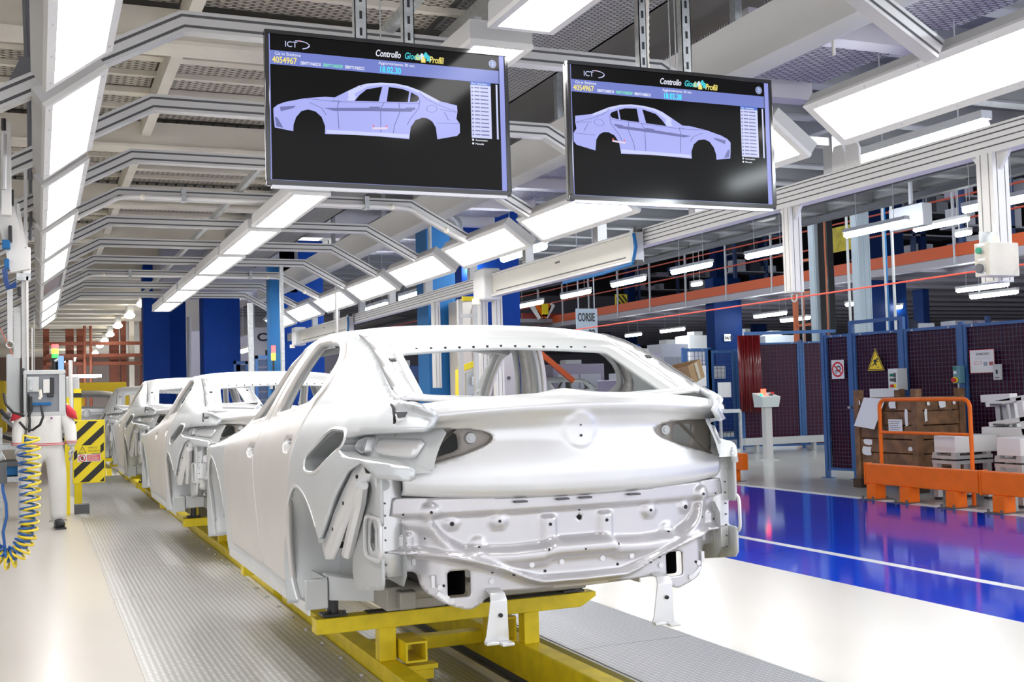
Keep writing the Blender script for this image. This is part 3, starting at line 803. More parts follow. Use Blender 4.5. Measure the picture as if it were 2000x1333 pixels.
        part('spot_welds', hb, DGREY, q)['kind'] = 'stuff'

    # ---- roof skin and rear window surround: one sheet over x,y
    def zc(y): return it(y, [0, .15, .28, .42, .56, .70, .85, 1.0, 1.2, 1.5, 1.8, 2.1, 2.3], [1.36, 1.374, 1.43, 1.505, 1.57, 1.632, 1.690, 1.722, 1.740, 1.752, 1.748, 1.728, 1.69])
    def roof_fn(x, y):
        k = np.clip(np.abs(x)/joint(y), 0, 1.0)
        z = zc(y)*(1-k**3)+(zr(y)-.004)*k**3
        e = sm(.02, .0, np.abs(np.abs(x)-joint(y)+.014)); return (x, y, z-.012*e)
    yy = np.linspace(.09, 2.28, 30)
    out = [(-joint(y)+.002, y) for y in yy]+[(joint(y)-.002, y) for y in yy[::-1]]
    xs_ = np.linspace(-1, 1, 13)
    win = [(.545*x_, .20-.022*(1-x_*x_)) for x_ in xs_]
    win = rpoly([(-.605, .135), (0, .115), (.605, .135), (.55, .685), (.3, .735), (0, .76), (-.3, .735), (-.55, .685)], [.05, .2, .05, .07, .2, .3, .2, .07])
    rf = part('roof', trimmed(out, [win], .02, .02, roof_fn), CARM, solid=.018, smooth=2)
    fl = B(); n = len(win)
    def wf(s, dz):
        sp = shrink(win, s)
        r = []
        for a, b in sp:
            x, y, z = roof_fn(np.array(a), np.array(b)); r.append((float(x), float(y), float(z)-dz))
        return r
    fl.add(wf(-.002, .0)+wf(.010, .026)+wf(.048, .034)+wf(.050, .044), [(k*n+i, k*n+(i+1) % n, (k+1)*n+(i+1) % n, (k+1)*n+i) for k in range(3) for i in range(n)])
    q = part('window_flange', fl, CARI, rf, solid=.004)
    hb = B()
    for a in np.linspace(-.42, .42, 13):
        x, y, z = roof_fn(np.array(a), np.array(.712-.028*abs(a)/.42)); hb.cyl((a, float(y), float(z)-.036), (a, float(y), float(z)-.022), .006, 6)
    part('flange_hole', hb, HOLE, rf)['kind'] = 'stuff'
    # embossed pads on the window pillars
    for sg in (-1, 1):
        eb = B(); pts = rpoly([(sg*.64, .34), (sg*.605, .34), (sg*.585, .44), (sg*.60, .52), (sg*.62, .52)], .03)
        n = len(pts)
        def pz(a, b, d): x, y, z = roof_fn(np.array(a), np.array(b)); return (float(x), float(y)-d, float(z)+d)
        eb.add([pz(a, b, -.002) for a, b in pts]+[pz(a, b, .010) for a, b in shrink(pts, .014)], [(i, (i+1) % n, (i+1) % n+n, i+n) for i in range(n)]+[tuple(range(n, 2*n))])
        e_ = part('pillar_emboss', eb, CARM, rf)
        hb = B(); x, y, z = pz(sg*.612, .43, .012); hb.obox((x, y, z), (1, 0, 0), (0, 1, .5), (0, -.5, 1), .014, .012, .002); part('square_hole', hb, HOLE, rf)
    for y_, w_ in ((1.05, .05), (1.55, .08), (2.0, .07)):
        cb = B()
        for x_ in np.linspace(-.56, .56, 15):
            z_ = float(roof_fn(np.array(x_), np.array(y_))[2])-.05; cb.add([(x_, y_-w_, z_), (x_, y_+w_, z_), (x_, y_-w_*.6, z_-.03), (x_, y_+w_*.6, z_-.03)], [])
        vs = cb.v; fs = []
        for i in range(14):
            a = i*4; fs += [(a, a+4, a+6, a+2), (a+1, a+3, a+7, a+5), (a+2, a+6, a+7, a+3)]
        part('roof_bow', B().add(vs, fs), CARI, rf, solid=.006)

    # ---- boot lid
    PROF = np.array([(.135, 1.374), (.11, 1.380), (.05, 1.386), (-.02, 1.385), (-.07, 1.376), (-.105, 1.360), (-.122, 1.340), (-.117, 1.318), (-.101, 1.295), (-.090, 1.255), (-.090, 1.20), (-.102, 1.13), (-.113, 1.07), (-.116, 1.03), (-.112, 1.0), (-.098, .984), (-.075, .976)])
    SL = np.r_[0, np.cumsum(np.linalg.norm(np.diff(PROF, axis=0), axis=1))]
    def lid_fn(x, s):
        y = np.interp(s, SL, PROF[:, 0]); z = np.interp(s, SL, PROF[:, 1]); k = np.abs(x)/.72
        face = sm(1.36, 1.25, z)
        y = y+.125*k**2.6*(.8+.2*face)
        top = sm(1.20, 1.34, z)
        z = z-.042*k**2*top+.030*k**2*sm(1.12, .99, z)
        z = z+.022*np.exp(-((x-.02)/.10)**2)*np.exp(-((s-.03)/.06)**2)
        # shallow waist under the lip and soft shoulders either side of the badge
        y = y+.012*np.exp(-((z-1.235)/.05)**2)*np.clip(np.abs(x)/.2, 0, 1)-.008*np.exp(-((z-1.10)/.06)**2)
        d = np.hypot(x, (z-1.238)); y = y-.011*sm(.080, .062, d)
        return (x, y, z)
    def s_of_z(z, x):
        f = np.linspace(SL[8], SL[-1], 200); zz = lid_fn(np.full(200, x), f)[2]; return float(np.interp(-z, -zz, f))
    lo = [(-.715, .0), (.715, .0), (.735, SL[5]), (.725, SL[9]), (.705, SL[-1]), (-.705, SL[-1]), (-.725, SL[9]), (-.735, SL[5])]
    lo = [(-.715, 0)]+[(x_, 0) for x_ in np.linspace(-.6, .6, 9)]+lo[1:]
    CUT = [(-.80, 1.258), (-.46, 1.254), (-.385, 1.243), (-.352, 1.222), (-.372, 1.196), (-.46, 1.160), (-.60, 1.122), (-.80, 1.085)]
    def cut(sg): return rpoly([(sg*a, s_of_z(b, min(abs(a), .70))) for a, b in CUT], [0, .06, .03, .03, .04, .1, .1, 0])
    ld = part('boot_lid', trimmed(lo, [cut(-1), cut(1)], .014, .010, lid_fn), CARM, solid=.016, smooth=2)
    for sg in (-1, 1):
        c = [(a, b) for a, b in cut(sg) if abs(a) < .72]
        pl = B(); o2 = rpoly([(sg*.715, 1.27), (sg*.34, 1.27), (sg*.34, 1.17), (sg*.715, 1.10)], .02)
        h2 = rpoly([(sg*.60, 1.24), (sg*.485, 1.238), (sg*.48, 1.172), (sg*.585, 1.14)], .012)
        pl = trimmed(o2, [h2], .02, .02, lambda x, z: (x, -.045+.125*(np.abs(x)/.72)**2.4+0*z, z))
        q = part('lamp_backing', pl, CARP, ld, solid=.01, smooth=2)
        bs_ = B(); yv = -.045+.125*(.43/.72)**2.4
        bs_.cyl((sg*.435, yv, 1.218), (sg*.435, yv-.012, 1.218), .024, 18, .020).cyl((sg*.435, yv-.012, 1.218), (sg*.435, yv-.015, 1.218), .011, 14)
        part('lamp_boss', bs_, CARI, ld, smooth=True)
        bb2 = B(); wall_strip(bb2, c, lambda u, v: tuple(float(k) for k in lid_fn(np.array(u), np.array(v))), lambda u, v: tuple(float(k)+o for k, o in zip(lid_fn(np.array(u), np.array(v)), (0, .045, 0))))
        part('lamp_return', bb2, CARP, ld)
    eb = B().cyl((.0, -.106, 1.255), (.0, -.085, 1.255), .003, 8).cyl((.0, -.106, 1.214), (.0, -.085, 1.214), .005, 8); part('badge_hole', eb, HOLE, ld)
    hb = B(); P = lid_fn(np.array(-.70), np.array(SL[6])); hb.obox((-.705, -.0, 1.318), (1, 0, 0), (0, 1, 0), (0, 0, 1), .022, .02, .010); part('gap_shim', hb, DGREY, ld)
    # dark shut line left of the lid
    for sg in (-1, 1):
        gp = B().tube([(sg*(float(joint(y_))+.004), y_, float(zr(y_))-.004) for y_ in np.linspace(.9, .16, 12)], .0035, 6); part('roof_seam', gp, DGREY)
        gp = B().tube([(sg*.715, .14, 1.372), (sg*.728, .04, 1.345), (sg*.735, .0, 1.31), (sg*.728, .03, 1.25)], .006, 6); part('shut_line', gp, HOLE)

    # ---- rear panel
    Z0 = lambda x: .0
    def ridge(x): return it(np.abs(x), [0, .13, .15, .30, .40, .47, .53, .57, .60, .7], [.815, .815, .800, .795, .80, .805, .835, .875, .93, .95])
    def lip(x): return it(np.abs(x), [0, .18, .24, .34, .46, .58, .76], [.652, .655, .672, .715, .755, .782, .795])
    def rp_fn(x, z):
        ax = np.abs(x); r_ = ridge(x); l_ = lip(x)
        y = -.040+.115*(ax/.75)**3
        y = y-.022*sm(.915, .935, z)                       # upper flange
        sh = sm(r_+.004, r_-.030, z)*sm(.66, .56, ax)       # curved shelf
        y = y-.058*sh
        y = y+.012*sm(r_-.05, r_-.10, z)*sm(.6, .5, ax)
        y = y-.030*np.exp(-((z-l_)/.010)**2)                # bead over the skirt
        y = y+.030*sm(l_-.004, l_-.03, z)
        y = y+.012*sm(l_-.01, l_+.03, z)*sm(r_-.05, r_-.09, z)
        def dome(cx, cz, rr, h): return h*np.sqrt(np.clip(1-((x-cx)**2+(z-cz)**2)/rr**2, 0, 1))
        def tab(cx, cz, w_, h): return h*sm(w_+.012, w_-.006, np.abs(x-cx)-.0)*sm(cz+.022, cz+.008, z)*sm(ridge(x)-.03, ridge(x)-.0, z)
        for s in (-1, 1):
            y = y-dome(s*.605, .942, .036, .022)-dome(s*.52, .895, .030, .014)-dome(s*.335, .893, .036, .018)-dome(s*.42, .805, .034, .012)
            y = y-tab(s*.125, .885, .026, .02)
            y = y-.03*sm(.70, .735, ax)*0
            # box swage at the outer lower corner
        y = y-.022*np.exp(-((ax-.69)/.030)**4)*sm(.77, .79, z)*sm(.87, .85, z)
        y = y-.016*sm(.155, .145, ax)*sm(.80, .795, z)*sm(.745, .75, z)
        return (x, y, z)
    OUT = rpoly([(-.735, 1.0), (-.60, .995), (-.3, .985), (0, .982), (.3, .985), (.60, .995), (.735, 1.0), (.755, .90), (.765, .72), (.64, .715), (.63, .64), (.55, .585), (.45, .556), (.40, .60), (.34, .625), (0, .612), (-.34, .625), (-.40, .60), (-.45, .556), (-.55, .585), (-.63, .64), (-.645, .712), (-.765, .708), (-.755, .9)],
                [.01, .1, .2, .2, .2, .1, .01, .05, .02, .02, .05, .05, .04, .04, .1, .3, .1, .04, .04, .05, .05, .02, .02, .05])
    sq = [rpoly([(s*.540-.046*0, .715), (s*.448, .715), (s*.448, .612), (s*.540, .612)], .015) for s in (-1, 1)]
    sq = [rpoly([(c-.045, .713), (c+.045, .713), (c+.045, .612), (c-.045, .612)], .014) for c in (-.50, .45)]
    rp = part('rear_panel', trimmed(OUT, sq+[circ(.012, .885, .013, 14)], .0105, .0085, rp_fn), CARZ, solid=.010, smooth=2)
    for c in (-.50, .45):
        tb = B(); o_ = rpoly([(c-.045, .713), (c+.045, .713), (c+.045, .612), (c-.045, .612)], .014)
        n = len(o_); tb.add([(a, .032, b) for a, b in o_]+[(a, .55, b) for a, b in o_], [(i, (i+1) % n, (i+1) % n+n, i+n) for i in range(n)]+[tuple(range(n, 2*n))])
        part('crash_tube', tb, HOLE, rp)
    hb = B()
    def dot(x_, z_, r_=.006): 
        y_ = float(rp_fn(np.array(x_), np.array(z_))[1]); hb.cyl((x_, y_-.002, z_), (x_, y_+.004, z_), r_, 8)
    for s in (-1, 1):
        for a, b, r_ in ((.605, .942, .006), (.52, .892, .009), (.335, .893, .006), (.42, .797, .006), (.125, .868, .007), (.15, .775, .006), (.69, .825, .004), (.70, .935, .004), (.62, .84, .004), (.37, .70, .006), (.56, .66, .006), (.16, .69, .006), (.30, .69, .006)): dot(s*a, b, r_)
    dot(.012, .915, .005); dot(.0, .768, .004)
    part('rivet_hole', hb, HOLE, rp)['kind'] = 'stuff'
    hb = B()
    for s in (-1, 1):
        for a, b in ((.375, .665), (.575, .655), (.42, .595), (.53, .60), (.22, .72), (.09, .72), (.60, .69)):
            y_ = float(rp_fn(np.array(s*a), np.array(b))[1]); hb.cyl((s*a, y_-.007, b), (s*a, y_+.002, b), .011, 10)
        hb.bar((s*.585, -.01, .635), (s*.535, -.015, .595), .016, .012, up=(0, -1, 0)); hb.bar((s*.60, -.005, .70), (s*.60, -.005, .655), .014, .012, up=(0, -1, 0))
    part('weld_nut', hb, CARM, rp, smooth=True)['kind'] = 'stuff'
    gb = B()
    for a in (-.28, -.10, .0, .22): gb.box(a, a+.05, -.085, -.03, .962, .969)
    part('latch_gap', gb, DGREY, rp)
    # tow and bumper hooks
    for c in (-.372, .355):
        hk = B(); sgn = 1 if c > 0 else -1
        hk.add([(c-.028, .035, .69), (c+.028, .035, .69), (c+.028, .03, .645), (c-.028, .03, .645), (c+.030, -.045, .628), (c-.030, -.045, .628), (c+.034, -.060, .60), (c-.034, -.060, .60), (c+.038, -.055, .50), (c-.052, -.055, .47), (c+.04, -.055, .445), (c-.062, -.055, .445)],
               [(0, 1, 2, 3), (3, 2, 4, 5), (5, 4, 6, 7), (7, 6, 8, 9), (9, 8, 10, 11)])
        hk.v = [(a, b-.05, c_) for a, b, c_ in hk.v]
        q = part('rear_hook', hk, CARM, solid=.008, bevel=.002)
        ft = B().box(c-.062, c-.012, -.085, -.055, .440, .452).box(c-.004, c+.045, -.10, -.055, .434, .446)
        ft.v = [(a, b-.05, c_) for a, b, c_ in ft.v]
        part('hook_foot', ft, CARM, q, bevel=.003)
        part('hook_hole', B().cyl((c+.005, -.116, .545), (c+.005, -.095, .545), .008, 10), HOLE, q)
    # ---- underbody, bulkheads, bonnet
    part('floor_pan', B().box(-.70, .70, 1.2, 3.9, .46, .52), CARI)
    part('boot_floor', B().box(-.66, .66, .06, 1.25, .735, .76), CARI)
    ub = B().box(-.66, -.40, .42, .62, .50, .60).box(-.40, .30, .5, .60, .50, .58).cyl((-.60, .45, .57), (-.30, .45, .57), .045, 12).box(-.62, -.55, .36, .46, .51, .585)
    part('cross_member', ub, mat('underbody_grey', (.33, .31, .27), .5, .5), bevel=.006)
    part('parcel_shelf', B().box(-.62, .62, .30, .95, 1.28, 1.30), CARI)
    part('bulkhead', B().box(-.75, .75, 3.25, 3.32, .5, 1.14), CARI)
    part('seat_panel', B().add([(-.68, .95, 1.28), (.68, .95, 1.28), (.68, 1.1, .66), (-.68, 1.1, .66)], [(0, 1, 2, 3)]), CARI, solid=.01)
    def bon(x, y): return (x, y, zr(y)+.03*(1-(np.abs(x)/.78)**2)*1.0)
    part('bonnet', trimmed([(-.70, 3.28), (.70, 3.28), (.72, 3.9), (.60, 4.38), (-.60, 4.38), (-.72, 3.9)], [], .06, .06, bon), CARM, solid=.01)
    # windscreen pillars' lower cowl
    part('cowl', B().tube([(-.72, 3.14, 1.235), (-.4, 3.24, 1.25), (.4, 3.24, 1.25), (.72, 3.14, 1.235)], .03, 8), CARM)
    return t
car1 = car_body('large bare silver car body nearest the camera, showing its boot lid')
car2 = dup(car1, (0, 5.40, -.015), 'bare silver car body directly ahead of the nearest one, half hidden by it')
car2.scale = (1, 1, .955)
car3 = dup(car1, (0, 10.83, 0), 'bare silver car body right beside the striped yellow board')
car4 = dup(car1, (0, 17.0, 0), 'far bare car body behind the striped yellow board, the right one of a blurred pair')
car5 = dup(car1, (-1.0, 22.4, 0), 'far bare car body behind the striped yellow board, the left one of a blurred pair')
car6 = dup(car1, (12.0, 24.5, .12), 'grey car body on the far line, seen through the windows of the nearest body')
car6['group'] = 'bare silver car bodies on the line'
# ================================================================ hanging screens
SCR = mat('screen_glass', (.006, .006, .006), .10, spec=.09)
def em(n, c, e=.62): return mat('screen_'+n, (.01, .01, .01), .3, emit=e, ecol=c, spec=.2)
E_BAND = em('band', (.17, .22, .62)); E_CAR = em('car', (.42, .45, .95)); E_CARL = em('car_light', (.62, .66, 1.0)); E_CARD = em('car_dark', (.16, .17, .42))
E_WHITE = em('white', (.85, .87, 1.0)); E_YEL = em('yellow', (.95, .80, .18)); E_CYAN = em('cyan', (.05, .62, .72)); E_TIME = em('time', (.03, .62, 1.0), 1.0)
E_LIST = em('list', (.62, .66, .95)); E_SCRL = em('scroll', (.30, .34, .80)); E_RED = em('red', (.9, .10, .10)); E_GRN = em('green', (.2, .85, .5)); E_LOGO = em('logo', (.12, .20, .45)); E_HEAD = em('head', (.06, .16, .62))
BEZ = mat('screen_bezel', (.008, .008, .010), .12, coat=.6)
def hang_screen(Y, TL, TR, BR, BL, label, mirror, clock, chan):
    tl, tr, br, bl = [atY(*p, Y) for p in (TL, TR, BR, BL)]
    x0, x1 = (tl[0]+bl[0])/2, (tr[0]+br[0])/2; z1, z0 = (tl[2]+tr[2])/2, (bl[2]+br[2])/2
    W, H = x1-x0, z1-z0
    t = thing('wall_screen' if 0 else 'hanging_screen', label, 'screen', ((x0+x1)/2, Y, z0))
    build('casing', B().box(x0+.004, x1-.004, Y+.006, Y+.05, z0+.004, z1-.004), BLACK, t, bevel=.004)
    e = .018
    b = B().box(x0, x1, Y-.006, Y+.02, z1-e, z1).box(x0, x1, Y-.006, Y+.02, z0, z0+e*1.3).box(x0, x0+e, Y-.006, Y+.02, z0+e*1.3, z1-e).box(x1-e, x1, Y-.006, Y+.02, z0+e*1.3, z1-e)
    build('bezel', b, BEZ, t, bevel=.003)
    build('chin_strip', B().box(x0+.02, x1-.02, Y-.008, Y+.01, z0-.012, z0+.002), mat('chin_clear', (.45, .45, .47), .15, .6), t)
    sx0, sx1, sz0, sz1 = x0+e, x1-e, z0+e*1.3, z1-e
    build('glass', B().box(sx0, sx1, Y, Y+.006, sz0, sz1), SCR, t)
    w_, h_ = sx1-sx0, sz1-sz0
    def S(u, v, d=0.0): return (sx0+w_*u, Y-.0006-d, sz1-h_*v)
    def flat(b, pts, d=0.0): return b.add([S(u, v, d) for u, v in pts], [tuple(range(len(pts)))])
    def rect(b, u0, u1, v0, v1, d=0.0): return flat(b, [(u0, v0), (u1, v0), (u1, v1), (u0, v1)], d)
    pr = dict(fixn=False)
    ln = rect(rect(B(), 0, .004, 0, 1), 0, 1, .996, 1); build('screen_edge', ln, E_SCRL, t, **pr)
    build('header_band', rect(B(), .004, .975, .112, .208), E_BAND, t, **pr)
    build('scroll_bar', rect(B(), .978, 1, .0, 1), E_SCRL, t, **pr)
    tb = rect(B(), .845, .937, .232, .62); tb = build('list_table', tb, E_LIST, t, **pr)
    build('list_head', rect(B(), .845, .937, .206, .232), E_HEAD, t, **pr)
    rows = B()
    for i in range(13):
        v = .246+i*.0287; rect(rows, .862, .885, v, v+.009, .0004); rect(rows, .889, .925, v, v+.009, .0004); rect(rows, .849, .856, v, v+.012, .0004)
    o = build('list_rows', rows, E_CARD, t, **pr); o['kind'] = 'stuff'
    build('list_scroll', rect(B(), .960, .968, .216, .62), E_LIST, t, **pr)
    bu = B()
    for v in (.635, .662): bu.add([S(.851+.005*math.cos(a), v+.008*math.sin(a)) for a in np.linspace(0, 2*math.pi, 10, endpoint=False)], [tuple(range(10))])
    build('radio_button', bu, E_WHITE, t, **pr)
    # the drawing of the body
    def T(px):
        r = []
        for x, y in px:
            u = (x-100)/1655; v = (y-(112+188*u))/(1048-86*u)
            r.append(((.800-u) if mirror else u, v))
        return r[::-1] if mirror else r
    body = [(122, 650), (150, 625), (200, 605), (330, 580), (470, 570), (530, 576), (620, 530), (700, 492), (760, 478), (850, 473), (950, 480), (1040, 500), (1130, 535), (1270, 612), (1395, 645), (1397, 690), (1388, 740), (1412, 775), (1412, 840), (1390, 862), (1245, 884), (1236, 800), (1210, 755), (1175, 733), (1140, 728), (1090, 745), (1055, 795), (1042, 880), (760, 850), (460, 836), (462, 780), (440, 715), (400, 675), (350, 660), (305, 672), (270, 715), (252, 770), (250, 815), (130, 787), (124, 720)]
    dw = build('body_drawing', flat(B(), T(body), .0003), E_CAR, t, **pr)
    top = B(); flat(top, T([(620, 533), (700, 492), (760, 478), (850, 473), (950, 480), (1040, 500), (1130, 535), (1270, 612), (1250, 618), (1130, 560), (1040, 516), (950, 494), (850, 490), (760, 500), (690, 535), (625, 580)]), .0006)
    flat(top, T([(470, 806), (1040, 846), (1042, 872), (470, 832)]), .0006)
    build('drawing_light', top, E_CARL, t, **pr)
    dk = B(); flat(dk, T([(455, 650), (760, 652), (1085, 664), (1060, 685), (760, 676), (520, 672)]), .0009)
    for P in ([(165, 640), (270, 632), (255, 650), (170, 672)], [(130, 710), (150, 720), (185, 790), (140, 780)], [(765, 645), (840, 645), (838, 660), (770, 662)], [(1020, 655), (1090, 655), (1088, 672), (1024, 672)]): flat(dk, T(P), .001)
    build('drawing_shade', dk, E_CARD, t, **pr)
    wn = B()
    for P in ([(665, 603), (700, 560), (750, 520), (860, 502), (832, 608)], [(905, 505), (1000, 520), (1050, 540), (1038, 615), (888, 610)], [(1062, 545), (1110, 572), (1122, 592), (1105, 612), (1052, 615)]): flat(wn, T(P), .0009)
    build('drawing_window', wn, SCR, t, **pr)
    mir = flat(B(), T([(612, 592), (640, 560), (665, 555), (676, 575), (665, 598), (630, 600)]), .0012); build('drawing_mirror', mir, E_CARL, t, **pr)
    sl = B()
    def line(P, th=.0016):
        Q = T(P)
        for a, b_ in zip(Q[:-1], Q[1:]):
            a, b_ = np.array(a), np.array(b_); d = b_-a; n = np.array([-d[1], d[0]]); n = n/(np.linalg.norm(n)+1e-9)*th
            flat(sl, [tuple(a-n), tuple(b_-n), tuple(b_+n), tuple(a+n)], .0012)
    line([(510, 595), (560, 600), (548, 640), (555, 800)]); line([(872, 612), (845, 660), (843, 830)]); line([(1125, 600), (1115, 660), (1050, 740), (1030, 780)]); line([(975, 620), (978, 690), (940, 780), (930, 838)]); line([(330, 580), (530, 606), (1120, 625)]); line([(1120, 545), (1180, 600), (1260, 640), (1390, 690)])
    line([(1268, 670), (1390, 695)]); line([(1300, 690), (1330, 750)]); line([(1245, 768), (1410, 775)]); line([(360, 610), (440, 650), (470, 700)]); line([(1210+38*math.cos(a), 665+26*math.sin(a)) for a in np.linspace(0, 6.283, 16)], .0012); line([(700, 490), (720, 500)])
    build('drawing_line', sl, E_CARD, t, **pr)
    mk = B(); qx, qy = (840, 800) if not mirror else (1060, 790)
    Q = T([(qx-55, qy-6), (qx+50, qy-6), (qx+50, qy+8), (qx-55, qy+8)]); flat(mk, Q, .0014); build('defect_mark', mk, mat('screen_mark', (.02, .02, .02), .3, emit=.6, ecol=(.75, .62, .80)), t, **pr)
    mk = B(); Q = T([(qx-55, qy-22), (qx-38, qy-22), (qx-48, qy-8)]); flat(mk, Q, .0015); Q = T([(qx+35, qy-18), (qx+52, qy-18), (qx+42, qy-4)]); flat(mk, Q, .0015); build('defect_arrow', mk, E_RED, t, **pr)
    # lettering
    def tx(s, u, v, size, m, nm, **k): text(s, size*h_, S(u, v, .0004), (1, 0, 0), (0, 0, 1), m, nm, t, **k)
    tx('Controllo', .432, .086, .066, E_WHITE, 'title_text', width=0.106*w_, shear=.25, bold=.0006)
    tx('Giochi', .556, .086, .066, E_CYAN, 'title_text', width=0.07*w_, shear=.25, bold=.0006)
    tx('Profili', .664, .098, .066, E_YEL, 'title_text', width=0.064*w_, shear=.25, bold=.0006)
    for (u, v, m) in ((.604, .058, E_YEL), (.622, .050, E_WHITE), (.640, .040, E_CYAN), (.628, .072, E_YEL), (.652, .060, E_CYAN)):
        pz = B(); rect(pz, u, u+.020, v, v+.030, .0006)
        pz.add([S(u+.010+.006*math.cos(a), v-.004+.010*math.sin(a), .0007) for a in np.linspace(0, 6.283, 10, endpoint=False)], [tuple(range(10))])
        build('puzzle_piece', pz, m, t, **pr)
    tx('Cis in Stazione', .022, .142, .030, E_WHITE, 'caption_text'); tx('4054967', .012, .196, .062, E_YEL, 'number_text', width=.098*w_, bold=.0006)
    tx('DBNYT11N6I2C10', 0.125, .194, .030, E_WHITE, 'code_text', bold=.0004, width=.080*w_); tx('DBNYT11N6I2C09', 0.215, .194, .030, E_GRN, 'code_text', bold=.0004, width=.080*w_); tx('DBNYT11N6I2C12', 0.305, .194, .030, E_WHITE, 'code_text', bold=.0004, width=.080*w_)
    tx('Aggiornamento 30 sec.', .445, .142, .029, E_WHITE, 'caption_text'); tx(clock, .447, .199, .062, E_TIME, 'clock_text', bold=.0003, width=.088*w_)
    tx('ICT', .062, .080, .056, E_LIST, 'logo_text')
    tx('Data   Descrizione', .85, .226, .016, E_WHITE, 'list_text'); tx('Automatico', .861, .642, .020, E_WHITE, 'list_text'); tx('Manuale', .861, .669, .020, E_WHITE, 'list_text')
    ar = B()
    A = np.linspace(-1.9, 1.2, 18)
    up_ = [(.118+.045*math.cos(a), .060+.030*math.sin(a)) for a in A]; dn = [(.118+.045*math.cos(a)*(.93 if a < 0 else .86), .060+.030*math.sin(a)*.8) for a in A]
    for i in range(17): flat(ar, [up_[i], up_[i+1], dn[i+1], dn[i]], .0003)
    build('logo_arc', ar, E_LIST, t, **pr); build('logo_dot', rect(B(), .122, .127, .026, .034, .0005), E_RED, t, **pr)
    cx, cv, R = .948, .064, .017; asp = w_/h_
    def disc(b, r, d, n=20): return b.add([S(cx+r*math.cos(a), cv+r*asp*math.sin(a), d) for a in np.linspace(0, 6.283, n, endpoint=False)], [tuple(range(n))])
    build('badge', disc(B(), R, .0003), E_LIST, t, **pr); build('badge_ring', disc(B(), R*.88, .0006), E_LOGO, t, **pr); build('badge_centre', disc(B(), R*.58, .0009), E_LIST, t, **pr)
    cr = rect(rect(B(), cx-.006, cx-.003, cv-.014, cv+.014, .0012), cx-.009, cx+.0, cv-.003, cv+.003, .0012); rect(cr, cx+.002, cx+.0055, cv-.013, cv+.013, .0012); build('badge_mark', cr, E_LOGO, t, **pr)
    # slotted hanging channels
    for xp, wpx in chan:
        xc = atY(xp, (TL[1]+TR[1])/2, Y+.09)[0]; hw = wpx*.5
        c = B().box(xc-hw, xc+hw, Y+.052, Y+.056, z0+.15, 4.12).box(xc-hw, xc-hw+.004, Y+.052, Y+.095, z0+.15, 4.12).box(xc+hw-.004, xc+hw, Y+.052, Y+.095, z0+.15, 4.12)
        ch = build('hanging_channel', c, STEEL, t)
        sb = B()
        for zz in np.arange(z1+.03, 4.0, .075): sb.box(xc-.006, xc+.006, Y+.0505, Y+.0525, zz, zz+.035)
        o = build('slot', sb, BLACK, ch); o['kind'] = 'stuff'
    build('rear_bracket', B().box(x0+W*.25, x1-W*.25, Y+.05, Y+.09, z0+H*.35, z0+H*.6), DGREY, t)
    return t
hang_screen(4.69, (517, 53), (995, 107), (993, 384), (520, 362), 'black framed screen hung higher, drawing of a car facing left', False, '18.02.30', ((701, .055), (794, .05)))
hang_screen(4.55, (1108, 123), (1511, 152), (1509, 403), (1112, 398), 'black framed screen hung lower, drawing of a car facing right', True, '18.02.28', ((1250, .04), (1335, .05)))
t = thing('flexible_conduit', 'ribbed cream flexible conduit running down behind the lower screen', 'conduit', tuple(atY(1263, 60, 4.7)))
p = atY(1263, 128, 4.70); 
build('hose', B().tube([(p[0]+.006*math.sin(z*6), 4.70, z) for z in np.linspace(2.6, 4.1, 90)], [.017+.003*(i % 2) for i in range(90)], 10), CREAM, t, smooth=True)
for (px, lab) in ((743, 'thin steel hanging wire above the left screen'), (1307, 'thin steel hanging wire above the lower screen, left of its pair'), (1318, 'thin steel hanging wire above the lower screen, right of its pair')):
    p = atY(px, 60, 4.8); tag(build('hanging_wire', B().cyl((p[0], 4.8, 2.5), (p[0], 4.8, 4.12), .003, 6), STEEL), lab, 'wire')
